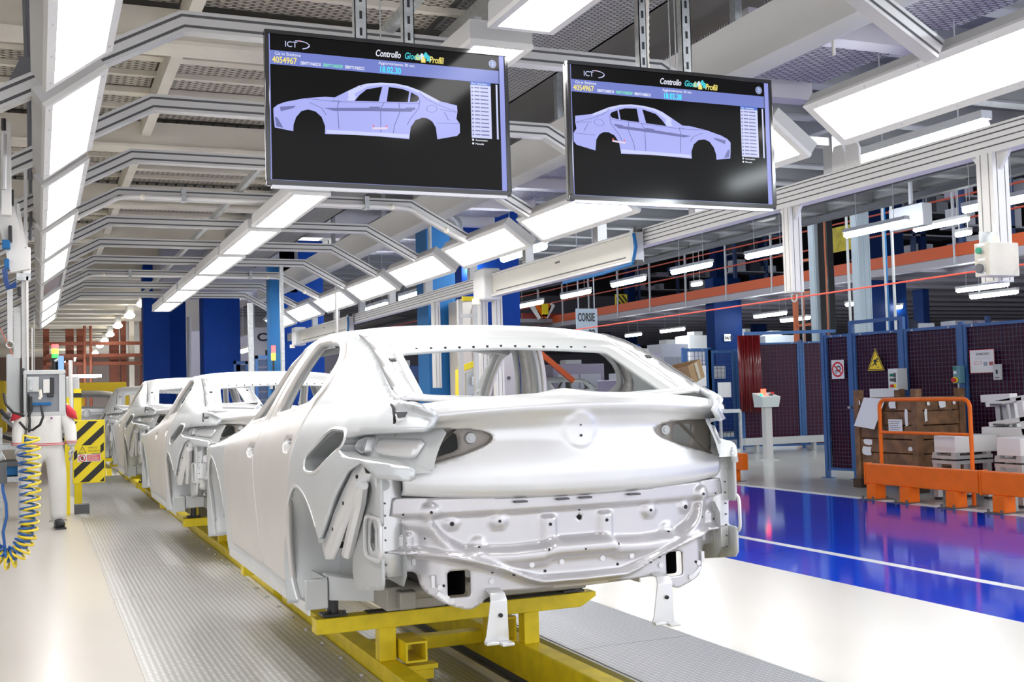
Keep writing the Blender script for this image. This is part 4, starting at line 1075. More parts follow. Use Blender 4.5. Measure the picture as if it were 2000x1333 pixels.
# ================================================================ yellow carriers
def carrier(y0, label):
    t = thing('car_carrier', label, 'carrier', (1.97, y0, 0), 'yellow carriers under the car bodies')
    rl, rr = 1.595, 2.375
    for x in (rl, rr):
        build('rail', B().box(x-.052, x+.052, y0-2.75, y0+2.35, -.10, .08), YEL, t, bevel=.006)
        build('skid_shoe', B().box(x-.04, x+.04, y0-2.6, y0+2.2, -.138, -.10), DGREY, t)
    for yy, hh in ((y0, .245), (y0+2.1, .245)):
        b = B().box(1.235, 2.66, yy-.05, yy+.05, hh, hh+.075)
        b.add([(2.66, yy-.05, hh), (2.66, yy+.05, hh), (2.75, yy+.05, hh+.05), (2.75, yy-.05, hh+.05), (2.66, yy-.05, hh+.075), (2.66, yy+.05, hh+.075), (2.75, yy+.05, hh+.075), (2.75, yy-.05, hh+.075)],
              [(0, 3, 2, 1), (4, 5, 6, 7), (0, 4, 7, 3), (1, 2, 6, 5), (2, 3, 7, 6)])
        build('cross_bar', b, YEL, t, bevel=.004)
        build('wear_strip', B().box(1.5, 2.58, yy-.045, yy+.045, hh+.075, hh+.081), mat('rubber_brown', (.06, .05, .03), .8), t)
        for x in (rl, rr):
            build('post', B().box(x-.043, x+.043, yy-.04, yy+.04, .08, hh), YEL, t, bevel=.004)
        for x in (1.33, 2.62):
            q = build('rest_plate', B().box(x-.06, x+.06, yy-.05, yy+.05, hh+.081, hh+.093), BLACK, t)
            build('rest_pin', B().cyl((x, yy, hh+.09), (x, yy, hh+.185), .028, 12).cyl((x-.05, yy-.03, hh+.09), (x-.05, yy-.03, hh+.105), .008, 6).cyl((x+.05, yy-.03, hh+.09), (x+.05, yy-.03, hh+.105), .008, 6), BLACK, q)
    build('tie_bar', B().box(rl+.052, rr-.052, y0+.55, y0+.65, -.02, .05), YEL, t, bevel=.004)
    sq = B()
    x, y = rl-.085+.14, y0-.16
    for a in ((x, x+.11, y, y+.24, .085, .095), (x, x+.11, y, y+.24, .175, .185), (x, x+.01, y, y+.24, .095, .175), (x+.10, x+.11, y, y+.24, .095, .175)): sq.box(*a)
    build('open_tube', sq, YEL, t)
    build('tongue', B().box(rl+.052, rl+.24, y0-.10, y0-.02, .03, .055).box(rl+.10, rl+.22, y0-.09, y0-.03, -.02, .03), YEL, t, bevel=.003)
    sq = B(); x, y = rr-.20, y0+.05
    for a in ((x, x+.15, y, y+.10, .08, .092), (x, x+.15, y, y+.10, .20, .212), (x, x+.012, y, y+.10, .092, .20), (x+.138, x+.15, y, y+.10, .092, .20)): sq.box(*a)
    build('bracket', sq, YEL, t)
    return t
k1 = carrier(5.52, 'yellow welded carrier under the nearest car body')
dup(k1, (0, 5.40, 0), 'yellow carrier under the second car body, partly behind the first')
dup(k1, (0, 10.83, 0), 'yellow carrier under the third car body beside the striped board')
dup(k1, (0, 17.0, 0), 'far yellow carrier under the right one of the blurred pair of bodies')
k6 = dup(k1, (-1.0, 22.4, 0), 'far yellow carrier under the left one of the blurred pair of bodies')
# ================================================================ fence along the aisle
SCREEN_M = mat('weld_screen_plum', (.055, .006, .026), .3, spec=.2)
WIREM = mat('fence_wire', (.075, .07, .115), .5, spec=.2)
FP0, FP1 = np.array([11.05, 14.04]), np.array([11.52, 10.4])
def onplane(x, y, p=FP0, q=FP1):
    d = ray(x, y); n = np.array([(q-p)[1], -(q-p)[0]]); t = ((p-CAM[:2])@n)/(d[:2]@n); return CAM+d*t
def fence_panel(a, b, z0, z1, label, grp, cell=.058, post0=True, post1=True, pz=None, back=True, ft=.04, m=BLUEF):
    """a, b floor points (x,y): framed mesh panel with a dark plum weld screen behind"""
    a, b = np.array(a, float), np.array(b, float); L = np.linalg.norm(b-a); d = (b-a)/L; n = np.array([-d[1], d[0]])
    if n @ (CAM[:2]-a) < 0: n = -n
    t = thing('fence_panel', label, 'fence', (a[0], a[1], 0), grp)
    def P(s, o, z): q = a+d*s+n*o; return (q[0], q[1], z)
    def bx(B_, s0, s1, o0, o1, za, zb_):
        vs = [P(s, o, z) for z in (za, zb_) for o in (o0, o1) for s in (s0, s1)]
        B_.add(vs, [(0, 2, 3, 1), (4, 5, 7, 6), (0, 1, 5, 4), (1, 3, 7, 5), (3, 2, 6, 7), (2, 0, 4, 6)])
    pw = .06
    for k, s in ((post0, 0), (post1, L)):
        if k:
            pb = B(); bx(pb, s-pw/2, s+pw/2, -.03, .03, 0, pz or z1+.02); bx(pb, s-.07, s+.07, -.07, .07, 0, .012); build('post', pb, m, t)
    s0, s1 = pw/2+.008, L-pw/2-.008
    fr = B(); bx(fr, s0, s1, -.012, .018, z0, z0+ft); bx(fr, s0, s1, -.012, .018, z1-ft, z1); bx(fr, s0, s0+ft, -.012, .018, z0+ft, z1-ft); bx(fr, s1-ft, s1, -.012, .018, z0+ft, z1-ft)
    build('frame', fr, m, t)
    wb = B(); r = .0035
    for s in np.arange(s0+ft+cell, s1-ft-.01, cell): bx(wb, s-r, s+r, 0, .007, z0+ft, z1-ft)
    for z in np.arange(z0+ft+cell, z1-ft-.01, cell): bx(wb, s0+ft, s1-ft, .007, .014, z-r, z+r)
    o = build('wire_mesh', wb, WIREM, t); o['kind'] = 'stuff'
    if back:
        kb = B(); bx(kb, s0+.01, s1-.01, -.05, -.045, z0+.01, z1-.01); build('weld_screen', kb, SCREEN_M, t)
    bb = B()
    for s in (s0+.15, s1-.15): bx(bb, s-.01, s+.01, .018, .026, z1-.035, z1-.012)
    build('clip', bb, STEEL, t)
    return t
def fx(px, py=780): return onplane(px, py)[:2]
cuts = [1612, 1668, 1768, 1884, 2060]
names = ['narrow blue mesh fence panel carrying the no touching gears sign', 'blue mesh fence door carrying the yellow tripping hazard triangle', 'blue mesh fence panel behind the white control box and brown crate', 'blue mesh fence panel carrying the white notice at the right']
for i in range(4):
    t = fence_panel(fx(cuts[i]), fx(cuts[i+1]), .12, 2.16, names[i], 'blue fence panels along the aisle', post0=True, post1=(i == 3), pz=2.2 if i not in (1, 2) else 2.34)
    if i == 1:
        a, b = fx(cuts[1]), fx(cuts[2]); build('door_lintel', B().bar((a[0], a[1], 2.32), (b[0], b[1], 2.32), .05, .05), BLUEF, t)
        for z in (1.05,): build('hinge', B().box(a[0]-.10, a[0]-.04, a[1]-.03, a[1]+.03, z, z+.03), STEEL, t)
def plate(nm, px, py, wpx, hpx, label, cat, m, off=.05, thick=.004, plane=None):
    """flat sheet fixed on the fence plane, centred on a picture point"""
    p, q = plane or (FP0, FP1); c = onplane(px, py, p, q); l = onplane(px-wpx/2, py, p, q); r = onplane(px+wpx/2, py, p, q); u = onplane(px, py-hpx/2, p, q); dn = onplane(px, py+hpx/2, p, q)
    W, H = np.linalg.norm((r-l)[:2]), u[2]-dn[2]; d = np.array([*(q-p), 0.0]); d /= np.linalg.norm(d)
    if d@RT < 0: d = -d
    n = np.cross(d, (0, 0, 1.0)); 
    if n@(CAM-c) < 0: n = -n
    c = c+n*off; t = thing(nm, label, cat, tuple(c))
    build('sheet', B().obox(c, d, n, (0, 0, 1), W/2, thick/2, H/2), m, t)
    def S(u_, v_, dd=0.0): return c+d*(u_-.5)*W+np.array([0, 0, 1.0])*(.5-v_)*H+n*(thick/2+.0008+dd)
    return t, S, W, H, d, n
def poly(S, pts, m, nm, t, dd=0.0): return build(nm, B().add([S(u, v, dd) for u, v in pts], [tuple(range(len(pts)))]), m, t, fixn=False)
def ring(S, cu, cv, r0, r1, asp, m, nm, t, dd=0.0, n=28):
    A = np.linspace(0, 2*math.pi, n, endpoint=False); vs = [S(cu+r0*math.cos(a), cv+r0*asp*math.sin(a), dd) for a in A]+[S(cu+r1*math.cos(a), cv+r1*asp*math.sin(a), dd) for a in A]
    return build(nm, B().add(vs, [(i, (i+1) % n, (i+1) % n+n, i+n) for i in range(n)]), m, t, fixn=False)
SRED = mat('sign_red', (.70, .015, .03), .45); SBLK = mat('sign_black', (.015, .015, .015), .5); SYELL = mat('sign_yellow', (.92, .66, .01), .45)
t, S, W, H, d, n = plate('prohibition_sign', 1641, 722, 24, 37, 'white plate with red ring banning hands on turning gears, on narrow fence panel', 'sign', PAPER)
asp = W/H
ring(S, .5, .5, .36, .47, asp, SRED, 'red_ring', t, .0006)
for (cu, cv, r) in ((.57, .46, .17), (.36, .62, .10)):
    ring(S, cu, cv, r*.62, r, asp, SBLK, 'gear', t, .0003)
    for k in range(8):
        a = k*math.pi/4; e = r*1.18; poly(S, [(cu+e*math.cos(a-.16), cv+e*asp*math.sin(a-.16)), (cu+e*math.cos(a+.16), cv+e*asp*math.sin(a+.16)), (cu+r*.9*math.cos(a+.2), cv+r*.9*asp*math.sin(a+.2)), (cu+r*.9*math.cos(a-.2), cv+r*.9*asp*math.sin(a-.2))], SBLK, 'gear_tooth', t, .0003)
poly(S, [(.20, .32), (.26, .26), (.80, .68), (.74, .74)], SRED, 'red_bar', t, .0009)
t, S, W, H, d, n = plate('warning_sign', 1715, 702, 33, 44, 'yellow triangle sign with a stumbling figure on the fence door', 'sign', BLUEF, thick=.002)
t.children[0].scale = (1, 1, 1)
bpy.data.objects.remove(t.children[0])
poly(S, [(0, 1), (1, 1), (.5, 0)], SYELL, 'sheet', t)
poly(S, [(.04, .975), (.96, .975), (.5, .045)], SBLK, 'black_edge', t, .0005); poly(S, [(.10, .94), (.90, .94), (.5, .13)], SYELL, 'yellow_field', t, .001)
A = np.linspace(0, 6.283, 12, endpoint=False)
poly(S, [(.60+.055*math.cos(a), .50+.042*math.sin(a)) for a in A], SBLK, 'figure_head', t, .0015)
for P in ([(.44, .50), (.57, .53), (.52, .66), (.42, .68), (.40, .60)], [(.56, .55), (.68, .62), (.66, .645), (.53, .60)], [(.42, .52), (.33, .60), (.36, .615), (.45, .56)], [(.42, .66), (.52, .65), (.56, .76), (.50, .80), (.48, .74)], [(.42, .66), (.46, .70), (.36, .77), (.24, .82), (.23, .795), (.33, .74)], [(.55, .85), (.70, .83), (.71, .86), (.56, .88)]): poly(S, P, SBLK, 'figure_limb', t, .0015)
t, S, W, H, d, n = plate('notice_board', 1923, 706, 48, 46, 'white printed notice with red edge and code 55AC on the fence', 'notice', PAPER)
for P in ([(0, 0), (1, 0), (1, .018), (0, .018)], [(0, .982), (1, .982), (1, 1), (0, 1)], [(0, 0), (.016, 0), (.016, 1), (0, 1)], [(.984, 0), (1, 0), (1, 1), (.984, 1)]): poly(S, P, SRED, 'red_edge', t, .0005)
text('E-M655AC', H*.15, S(.27, .24, .0005), d, (0, 0, 1), SBLK, 'notice_text', t)
for P in ([(.18, .52), (.50, .50), (.50, .61), (.18, .63)], ): poly(S, P, SRED, 'box_outline', t, .0004); poly(S, [(.195, .535), (.485, .517), (.485, .597), (.195, .615)], PAPER, 'box_inside', t, .0008)
poly(S, [(.56, .54), (.72, .53), (.72, .70), (.56, .70)], mat('photo_grey', (.35, .40, .46), .6), 'small_photo', t, .0005); poly(S, [(.79, .54), (.95, .53), (.95, .68), (.79, .69)], mat('photo_red', (.45, .12, .12), .6), 'small_photo', t, .0005)
for v in (.33, .37, .41): poly(S, [(.2, v), (.85, v-.01), (.85, v), (.2, v+.01)], mat('print_grey', (.55, .55, .58), .7), 'text_line', t, .0005)
# boxes on the fence
def fbox(nm, px, py, wpx, hpx, dep, m, label, cat):
    t, S, W, H, d, n = plate(nm, px, py, wpx, hpx, label, cat, m, off=.05+dep/2, thick=dep); return t, S, W, H, d, n
t, S, W, H, d, n = fbox('control_box', 1768, 741, 18, 42, .20, mat('cabinet_white', (.74, .76, .75), .4), 'white metal control box with green and red switches on the fence post', 'control box')
for (v, m) in ((.30, GREEN), (.52, DGREY), (.80, RED)):
    c = S(.45, v); build('switch', B().cyl(c, c+n*.03, .022, 10), m, t); c = S(.72, v); build('switch_plate', B().obox(c, d, n, (0, 0, 1), .02, .003, .03), SYELL if m is RED else DGREY, t)
c = S(.8, 1.0); build('cable', B().tube([c-n*.05, c-n*.05-np.array([0, 0, .15]), c-n*.08-np.array([.02, 0, .25])], .008, 6), DGREY, t); c = S(.5, 1.0); build('cable', B().tube([c-n*.05, c-n*.05-np.array([0, 0, .15]), c-n*.08-np.array([.02, 0, .25])], .008, 6), GREYP, t)
t, S, W, H, d, n = fbox('push_button_box', 1882, 732, 14, 34, .09, mat('box_teal', (.12, .28, .34), .45), 'small teal button box with red mushroom button on a fence post', 'button box')
c = S(.3, .8); build('red_button', B().cyl(c, c+n*.05, .03, 12), RED, t); c = S(.3, .80); build('yellow_collar', B().cyl(c, c+n*.02, .042, 12), SYELL, t); c = S(.3, .12); build('green_button', B().cyl(c, c+n*.02, .018, 10), GREEN, t); poly(S, [(.1, .3), (.5, .3), (.5, .45), (.1, .45)], PAPER, 'label_plate', t, .001)
c = S(.5, 1.0); build('cable', B().tube([c-n*.03, c-n*.03-np.array([0, 0, .1]), c-n*.06-np.array([0, 0, .35])], .01, 6), GREYP, t)
t, S, W, H, d, n = fbox('handset', 1955, 727, 15, 30, .03, GREYP, 'grey handset plate with a dark window right of the white notice', 'handset')
poly(S, [(.35, .35), (.62, .35), (.62, .62), (.35, .62)], SBLK, 'window', t, .001); 
for u in (.3, .5, .7): c = S(u, .86); build('key', B().cyl(c, c+n*.006, .008, 8), DGREY, t)

# ================================================================ rear fence across the side cell
FB0, FB1 = np.array([14.55, 21.95]), np.array([16.35, 21.05])
def bxp(px): return onplane(px, 780, FB0, FB1)[:2]
t = fence_panel(bxp(1447), bxp(1567), .06, 2.42, 'plum backed blue mesh fence panel behind the red curtain', 'rear cell fence panels', cell=.085, pz=2.46)
t = fence_panel(bxp(1567), bxp(1624), .06, 2.42, 'plum backed blue mesh fence panel right of the blue double post', 'rear cell fence panels', cell=.085, pz=2.46)
c0, c1 = bxp(1440), bxp(1616)
tag(build('curtain_rail', B().bar((c0[0]-.1, c0[1]-.5, 2.62), (c1[0]-.1, c1[1]-.5, 2.62), .05, .07), BLUEF), 'long blue rail above the red curtain and rear fence', 'rail')
cu = thing('curtain', 'dark red plastic strip curtain hanging by the rear fence', 'curtain', (c0[0], c0[1]-.5, .8))
a_, b_ = onplane(1443, 780, FB0-[.1, .5], FB1-[.1, .5]), onplane(1487, 780, FB0-[.1, .5], FB1-[.1, .5])
vs = []; fs = []; N = 60
for i in range(N+1):
    s = i/N; q = a_[:2]+(b_-a_)[:2]*s; o = .035*math.sin(s*34)+.02*math.sin(s*15+1)
    for k, z in enumerate((2.58, 1.7, .86)): vs.append((q[0]+o*.3*(1+.3*k), q[1]-abs(o)*(1+.25*k), z))
for i in range(N):
    for k in range(2): fs.append((i*3+k, i*3+k+1, (i+1)*3+k+1, (i+1)*3+k))
build('sheet', B().add(vs, fs), mat('curtain_red', (.13, .006, .008), .28, coat=.2), cu, smooth=2, solid=.004)
fp = thing('mesh_gate', 'open blue mesh gate frame left of the red curtain', 'fence', (13.1, 21.6, 0))
# mesh frames further left, open mesh without screen
for (xa, xb, Y, z1, lab) in ((1337, 1388, 22.5, 2.35, 'tall blue mesh frame behind the cardboard box'), (1388, 1440, 22.5, 2.30, 'blue mesh frame between the cardboard box and the red curtain'), (1290, 1334, 25, 1.9, 'low dark blue mesh frame behind the rear pillar of the front car')):
    a, b = atY(xa, 780, Y), atY(xb, 780, Y); fence_panel(a[:2], b[:2], .2, z1, lab, 'open mesh frames', cell=.10, back=False, ft=.07)
bpy.data.objects.remove(fp)
# signs/lockers behind the mesh
for (px, py, wp, hp, Y, lab) in ((1371, 735, 16, 40, 21.5, 'white sheet hung on the mesh above the cardboard box'), (1418, 762, 20, 30, 21.6, 'white ribbed box on the mesh left of the red curtain'), (1404, 728, 26, 25, 22.9, 'pale grey cabinet seen through the mesh left of the red curtain')):
    a, b = atY(px-wp/2, py+hp/2, Y), atY(px+wp/2, py-hp/2, Y); tag(build('wall_box', B().box(a[0], b[0], Y, Y+.12, a[2], b[2]), PAPER, bevel=.01), lab, 'box')
# pedestal with buttons
p = atZ(1501, 900, 0)
t = thing('button_pedestal', 'white pedestal with tilted button box and glowing red lamp before the red curtain', 'pedestal', tuple(p))
build('column', B().box(p[0]-.075, p[0]+.075, p[1]-.07, p[1]+.07, 0, 1.02), WHITE, t, bevel=.01); build('base_plate', B().box(p[0]-.16, p[0]+.16, p[1]-.15, p[1]+.15, 0, .015), WHITE, t)
build('button_box', B().prism([(-.16, .98), (.17, 1.0), (.20, 1.28), (-.18, 1.36)], lambda a, c, d: (p[0]+d, p[1]-.05-a*.9, c), .0).v and B().add([(p[0]-.18, p[1]-.15, 1.02), (p[0]+.18, p[1]-.15, 1.02), (p[0]+.18, p[1]+.15, 1.02), (p[0]-.18, p[1]+.15, 1.02), (p[0]-.21, p[1]-.18, 1.22), (p[0]+.21, p[1]-.18, 1.22), (p[0]+.21, p[1]+.16, 1.30), (p[0]-.21, p[1]+.16, 1.30)], [(0, 3, 2, 1), (4, 5, 6, 7), (0, 1, 5, 4), (1, 2, 6, 5), (2, 3, 7, 6), (3, 0, 4, 7)]), mat('pedestal_teal_white', (.66, .72, .70), .4), t, bevel=.01)
build('red_lamp', B().cyl((p[0]-.06, p[1], 1.25), (p[0]-.06, p[1], 1.37), .05, 12), mat('lamp_red', (.8, .02, .01), .3, emit=4, ecol=(1, .06, .03)), t); build('green_button', B().cyl((p[0]-.17, p[1]-.08, 1.23), (p[0]-.17, p[1]-.08, 1.28), .035, 10), mat('lamp_green', (.02, .5, .25), .3, emit=1.2, ecol=(.03, .7, .35)), t); build('black_button', B().cyl((p[0]+.05, p[1]-.08, 1.23), (p[0]+.05, p[1]-.08, 1.28), .04, 10), DGREY, t); build('red_button', B().cyl((p[0]+.15, p[1], 1.25), (p[0]+.15, p[1], 1.31), .03, 10), RED, t)
tag(build('cable_duct', B().box(13.9, 16.2, 20.35, 20.55, .17, .32).box(14.2, 14.28, 20.4, 20.5, 0, .17).box(15.7, 15.78, 20.4, 20.5, 0, .17), GREYP, bevel=.01), 'long grey floor duct at the foot of the rear fence', 'duct')

# ================================================================ orange barriers
def barrier(x, y0, y1, posts, label):
    t = thing('crash_barrier', label, 'barrier', (x, y0, 0), 'orange barriers along the aisle')
    build('beam', B().box(x-.05, x+.06, y0, y1, .185, .43), ORANGE, t, bevel=.012)
    build('end_plate', B().box(x-.055, x+.065, y1, y1+.02, .17, .44), ORANGE, t, bevel=.006)
    for y in posts:
        q = build('post', B().box(x-.08, x+.08, y-.08, y+.08, .008, .185), ORANGE, t, bevel=.006)
        build('foot_plate', B().box(x-.16, x+.16, y-.12, y+.12, 0, .010), DGREY, q)
        build('anchor_bolt', B().cyl((x-.13, y-.09, .01), (x-.13, y-.09, .045), .014, 6).cyl((x-.13, y+.09, .01), (x-.13, y+.09, .045), .014, 6), DGREY, q)
    return t
barrier(9.38, 9.35, 11.15, (9.72, 10.45, 11.02), 'orange steel crash barrier with tube hoop behind, far section at right')
barrier(9.38, 6.6, 9.31, (6.9, 7.9, 9.05), 'orange steel crash barrier cut by the right picture edge')
barrier(9.60, 14.1, 16.4, (14.42, 15.6), 'short orange crash barrier end beside the front car body')
t = thing('guard_hoop', 'orange tube guard hoop with mid rail standing behind the crash barrier', 'guard rail', (9.62, 10.3, 0))
xx = 9.62; ya, yb = atX(1722, 900, xx)[1], atX(1899, 900, xx)[1]
R_ = .10; zt = 1.20
arc = [(xx, ya, 0.0), (xx, ya, zt-R_)]+[(xx, ya-R_*(1-math.cos(a)), zt-R_+R_*math.sin(a)) for a in np.linspace(.2, 1.57, 6)]+[(xx, yb+R_*(1-math.cos(a)), zt-R_+R_*math.sin(a)) for a in np.linspace(1.57, .2, 6)]+[(xx, yb, zt-R_), (xx, yb, 0)]
build('hoop', B().tube(arc, .024, 10), ORANGE, t, smooth=True); build('mid_rail', B().cyl((xx, ya, .80), (xx, yb, .80), .019, 10), ORANGE, t, smooth=True)
build('foot', B().cyl((xx, ya, 0), (xx, ya, .012), .06, 12).cyl((xx, yb, 0), (xx, yb, .012), .06, 12), DGREY, t)

# ================================================================ brown crate
RUST = mat('crate_brown', (.22, .105, .045), .6, noise=.45, nscale=7, bump=.3, bscale=40)
RUSTD = mat('crate_dark', (.05, .025, .012), .7)
ax_, bx_, ay, by = 10.36, 11.08, 12.45, 11.35    # x range, far and near y
t = thing('stacking_crate', 'worn brown stacking crate with plank sides and paper labels behind the orange hoop', 'crate', ((ax_+bx_)/2, (ay+by)/2, 0))
z0, z1 = .30, 1.22
for x in (ax_, bx_):
    for y in (ay, by):
        pb = B().box(x-.05, x+.05, y-.05, y+.05, .12 if not (x == ax_ and y == ay) else 0, z1+.10); q = build('corner_post', pb, RUST, t, bevel=.006)
        build('foot', B().box(x-.085, x+.085, y-.085, y+.085, 0, .12), RUSTD, q, bevel=.01)
nb = 5
for i in range(nb):
    za, zb2 = z0+(z1-z0)*i/nb+.006, z0+(z1-z0)*(i+1)/nb-.006; dd = .012*(i % 2)
    build('plank', B().box(ax_-.02-dd, ax_+.01, by+.05, ay-.05, za, zb2), RUST, t, bevel=.008)
    build('plank', B().box(ax_+.05, bx_-.05, by-.02-dd, by+.01, za, zb2), RUST, t, bevel=.008)
    build('plank', B().box(bx_-.01, bx_+.02, by+.05, ay-.05, za, zb2), RUST, t); build('plank', B().box(ax_+.05, bx_-.05, ay-.01, ay+.02, za, zb2), RUST, t)
build('bottom', B().box(ax_, bx_, by, ay, .26, .30), RUSTD, t)
for y in (by+.3, ay-.3): build('runner', B().box(ax_, bx_, y-.05, y+.05, .10, .26), RUST, t)
rg = random.Random(3)
def scrap(side, s, z, w_, h_, nm='paper_label', tilt=0):
    b = B()
    if side == 'l': c = np.array([ax_-.040, s, z]); e = np.array([0, -1, 0.0])
    else: c = np.array([s, by-.040, z]); e = np.array([1.0, 0, 0])
    pts = []
    for k in range(9):
        a = k/9*6.283; r = rg.uniform(.75, 1.0); pts.append(c+e*w_*.5*r*math.copysign(min(1, abs(math.cos(a))*1.3), math.cos(a))+np.array([0, 0, 1.0])*h_*.5*r*math.copysign(min(1, abs(math.sin(a))*1.3), math.sin(a)))
    return build(nm, b.add(pts, [tuple(range(9))]), PAPER, t, solid=.002)
for a in (('l', 12.25, .62, .20, .09), ('l', 12.28, .50, .20, .13), ('l', 11.75, 1.12, .14, .12), ('l', 11.50, .95, .06, .24), ('r', 10.75, 1.12, .12, .12), ('r', 10.52, 1.13, .05, .05), ('r', 10.95, 1.13, .05, .05), ('l', 12.40, 1.15, .06, .08), ('r', 10.47, .98, .05, .18), ('l', 11.45, .55, .08, .06)): scrap(*a)
b = B().add([(ax_-.045, 11.83, .93), (ax_-.045, 11.57, .93), (ax_-.045, 11.57, .74), (ax_-.045, 11.83, .74)], [(0, 1, 2, 3)]); lb = build('printed_label', b, PAPER, t)
lns = B()
for i in range(6): lns.add([(ax_-.0465, 11.81, .905-.026*i), (ax_-.0465, 11.61+.02*(i % 3), .905-.026*i), (ax_-.0465, 11.61+.02*(i % 3), .898-.026*i), (ax_-.0465, 11.81, .898-.026*i)], [(0, 1, 2, 3)])
o = build('print_line', lns, DGREY, lb); o['kind'] = 'stuff'
tag(build('paper_sheet', B().add([(ax_-.05, 12.28, 1.22), (ax_-.05, 11.86, 1.20), (ax_-.17, 11.96, .80), (ax_-.17, 12.36, .84)], [(0, 1, 2, 3)]), PAPER, solid=.002), 'large blank paper sheet hanging over the crate side', 'paper')
b = B().box(10.75, 10.78, 11.8, 12.25, 1.30, 1.62); tt = thing('document_folder', 'standing printed document in a clear holder above the crate', 'document', (10.7, 12.0, 1.2))
pA, pB = onplane(1708, 800), onplane(1742, 770); cx_ = (pA+pB)/2; cx_[0] -= .12; cx_[1] -= .12
build('sheet', B().obox(cx_, FP1[0:1].tolist()+[0, 0] if 0 else (.13, -1, 0), (1, .13, 0), (0, 0, 1), .22, .004, .19), PAPER, tt); build('picture_block', B().obox(cx_+np.array([-.006, 0, -.07]), (.13, -1, 0), (1, .13, 0), (0, 0, 1), .10, .003, .06), mat('print_blue', (.25, .35, .55), .6), tt); build('holder_bar', B().obox(cx_+np.array([0, 0, -.26]), (.13, -1, 0), (1, .13, 0), (0, 0, 1), .12, .01, .10), GREYP, tt)
for (px, py, lab) in ((1764, 790, 'first grey junction box low on the fence behind the crate'), (1850, 790, 'second grey junction box low on the fence, right of the crate corner')):
    c = onplane(px, py); c[0] -= .12; tag(build('junction_box', B().obox(c, (.13, -1, 0), (1, .13, 0), (0, 0, 1), .14, .06, .09), GREYP, bevel=.01), lab, 'box')

# ================================================================ white handling machines at the right
MW = mat('machine_white', (.76, .74, .72), .45)
def table_unit(x, y, lab, L=.55):
    t = thing('roller_unit', lab, 'machine', (x, y, 0), 'white transfer units behind the barrier')
    build('cover', B().box(x-.16, x+.50, y-.17, y+.17, .56, .76), MW, t, bevel=.01)
    build('frame_beam', B().box(x-.18, x+.4, y-.19, y+.19, .49, .53), ALU, t); build('frame_beam', B().box(x-.18, x+.4, y-.19, y+.19, .43, .47), ALU, t)
    for dx in (-.14, .34):
        for dy in (-.15, .15):
            q = build('leg', B().box(x+dx-.035, x+dx+.035, y+dy-.035, y+dy+.035, .03, .56), ALU, t); build('foot', B().cyl((x+dx, y+dy, 0), (x+dx, y+dy, .03), .05, 8), BLACK, q); build('joint', B().box(x+dx-.038, x+dx+.038, y+dy-.038, y+dy+.038, .43, .53), BLACK, q)
    return t
xm = 10.05
ym1 = atX(1866, 900, xm)[1]; ym2 = atX(1992, 900, xm)[1]
table_unit(xm, ym1, 'white covered transfer unit on aluminium legs, left of the pair')
table_unit(xm, ym2, 'white covered transfer unit on aluminium legs, at the picture edge')
t = thing('long_conveyor', 'long white conveyor housing behind the two transfer units', 'machine', (10.9, 9.6, 0))
build('housing', B().box(10.62, 10.98, 7.2, 10.55, .55, .84), MW, t, bevel=.012); build('lower_housing', B().box(10.66, 10.94, 7.4, 10.3, .28, .55), MW, t); build('window', B().box(10.612, 10.62, 9.15, 9.35, .62, .76), BLACK, t)
for y in (7.6, 9.0, 10.2): build('leg', B().box(10.70, 10.80, y-.05, y+.05, 0, .28), ALU, t)
build('motor', B().cyl((10.5, 9.1, .36), (10.66, 9.1, .36), .12, 16), DGREY, t, smooth=True); build('cable', B().tube([(10.3, 9.75, .62), (10.25, 9.7, .5), (10.3, 9.5, .36), (10.45, 9.2, .30)], .025, 8), BLACK, t, smooth=True)
t = thing('gripper_tower', 'leaning aluminium gripper tower with white arms on the conveyor', 'machine', (10.8, 9.3, .84))
def tp(px, py, X): return atX(px, py, X)
for px0, px1 in ((1950, 1958), (1962, 1975), (1978, 1990)):
    a, b2 = tp(px1, 865, 10.8), tp(px0, 775, 10.8); build('column', B().bar(a, b2, .07, .07, up=(1, 0, 0)), ALU, t)
a, b2 = tp(1975, 862, 10.86), tp(1968, 780, 10.86); build('column', B().bar(a, b2, .12, .05, up=(1, 0, 0)), DGREY, t)
for (p0, p1, h_) in (((1922, 779), (1980, 776), .09), ((1932, 791), (2010, 776), .06), ((1938, 830), (2010, 818), .06), ((1996, 776), (2010, 850), .09)):
    build('arm', B().bar(tp(*p0, 10.68), tp(*p1, 10.68), .12, h_), MW, t, bevel=.006)
for px, py in ((1945, 791), (1951, 830)): c = tp(px, py, 10.61); build('name_strip', B().obox(c, (0, 1, 0), (1, 0, 0), (0, 0, 1), .09, .002, .012), DGREY, t)
build('base', B().box(10.66, 10.94, 8.6, 9.6, .84, .88), MW, t)
tag(build('hazard_red_panel', B().box(11.25, 11.3, 7.6, 8.9, .9, 1.35), mat('panel_red', (.20, .015, .015), .5)), 'dark red panel behind the gripper tower', 'panel')

# cardboard box on wire rack
CARDB = mat('cardboard', (.42, .26, .12), .75, noise=.08)
t = thing('wire_rack', 'chrome wire shelf rack beside the front car, holding a cardboard box', 'rack', (11.0, 16.5, 0))
ra, rb = atY(1378, 830, 16.3), atY(1446, 830, 16.3)
x0_, x1_ = ra[0], rb[0]
for x in (x0_, x1_):
    for y in (16.3, 16.9): build('post', B().cyl((x, y, 0), (x, y, 1.02 if x > x0_ else 1.35), .028, 8), STEEL, t)
for z in (.30, .98):
    sb = B().box(x0_, x1_, 16.28, 16.32, z, z+.06).box(x0_, x1_, 16.88, 16.92, z, z+.06)
    for k in range(13): xq = x0_+(x1_-x0_)*k/12; sb.box(xq-.006, xq+.006, 16.3, 16.9, z+.05, z+.06)
    o = build('shelf', sb, STEEL, t)
xr0, xr1 = atY(1322, 780, 16.3)[0], atY(1390, 780, 16.3)[0]
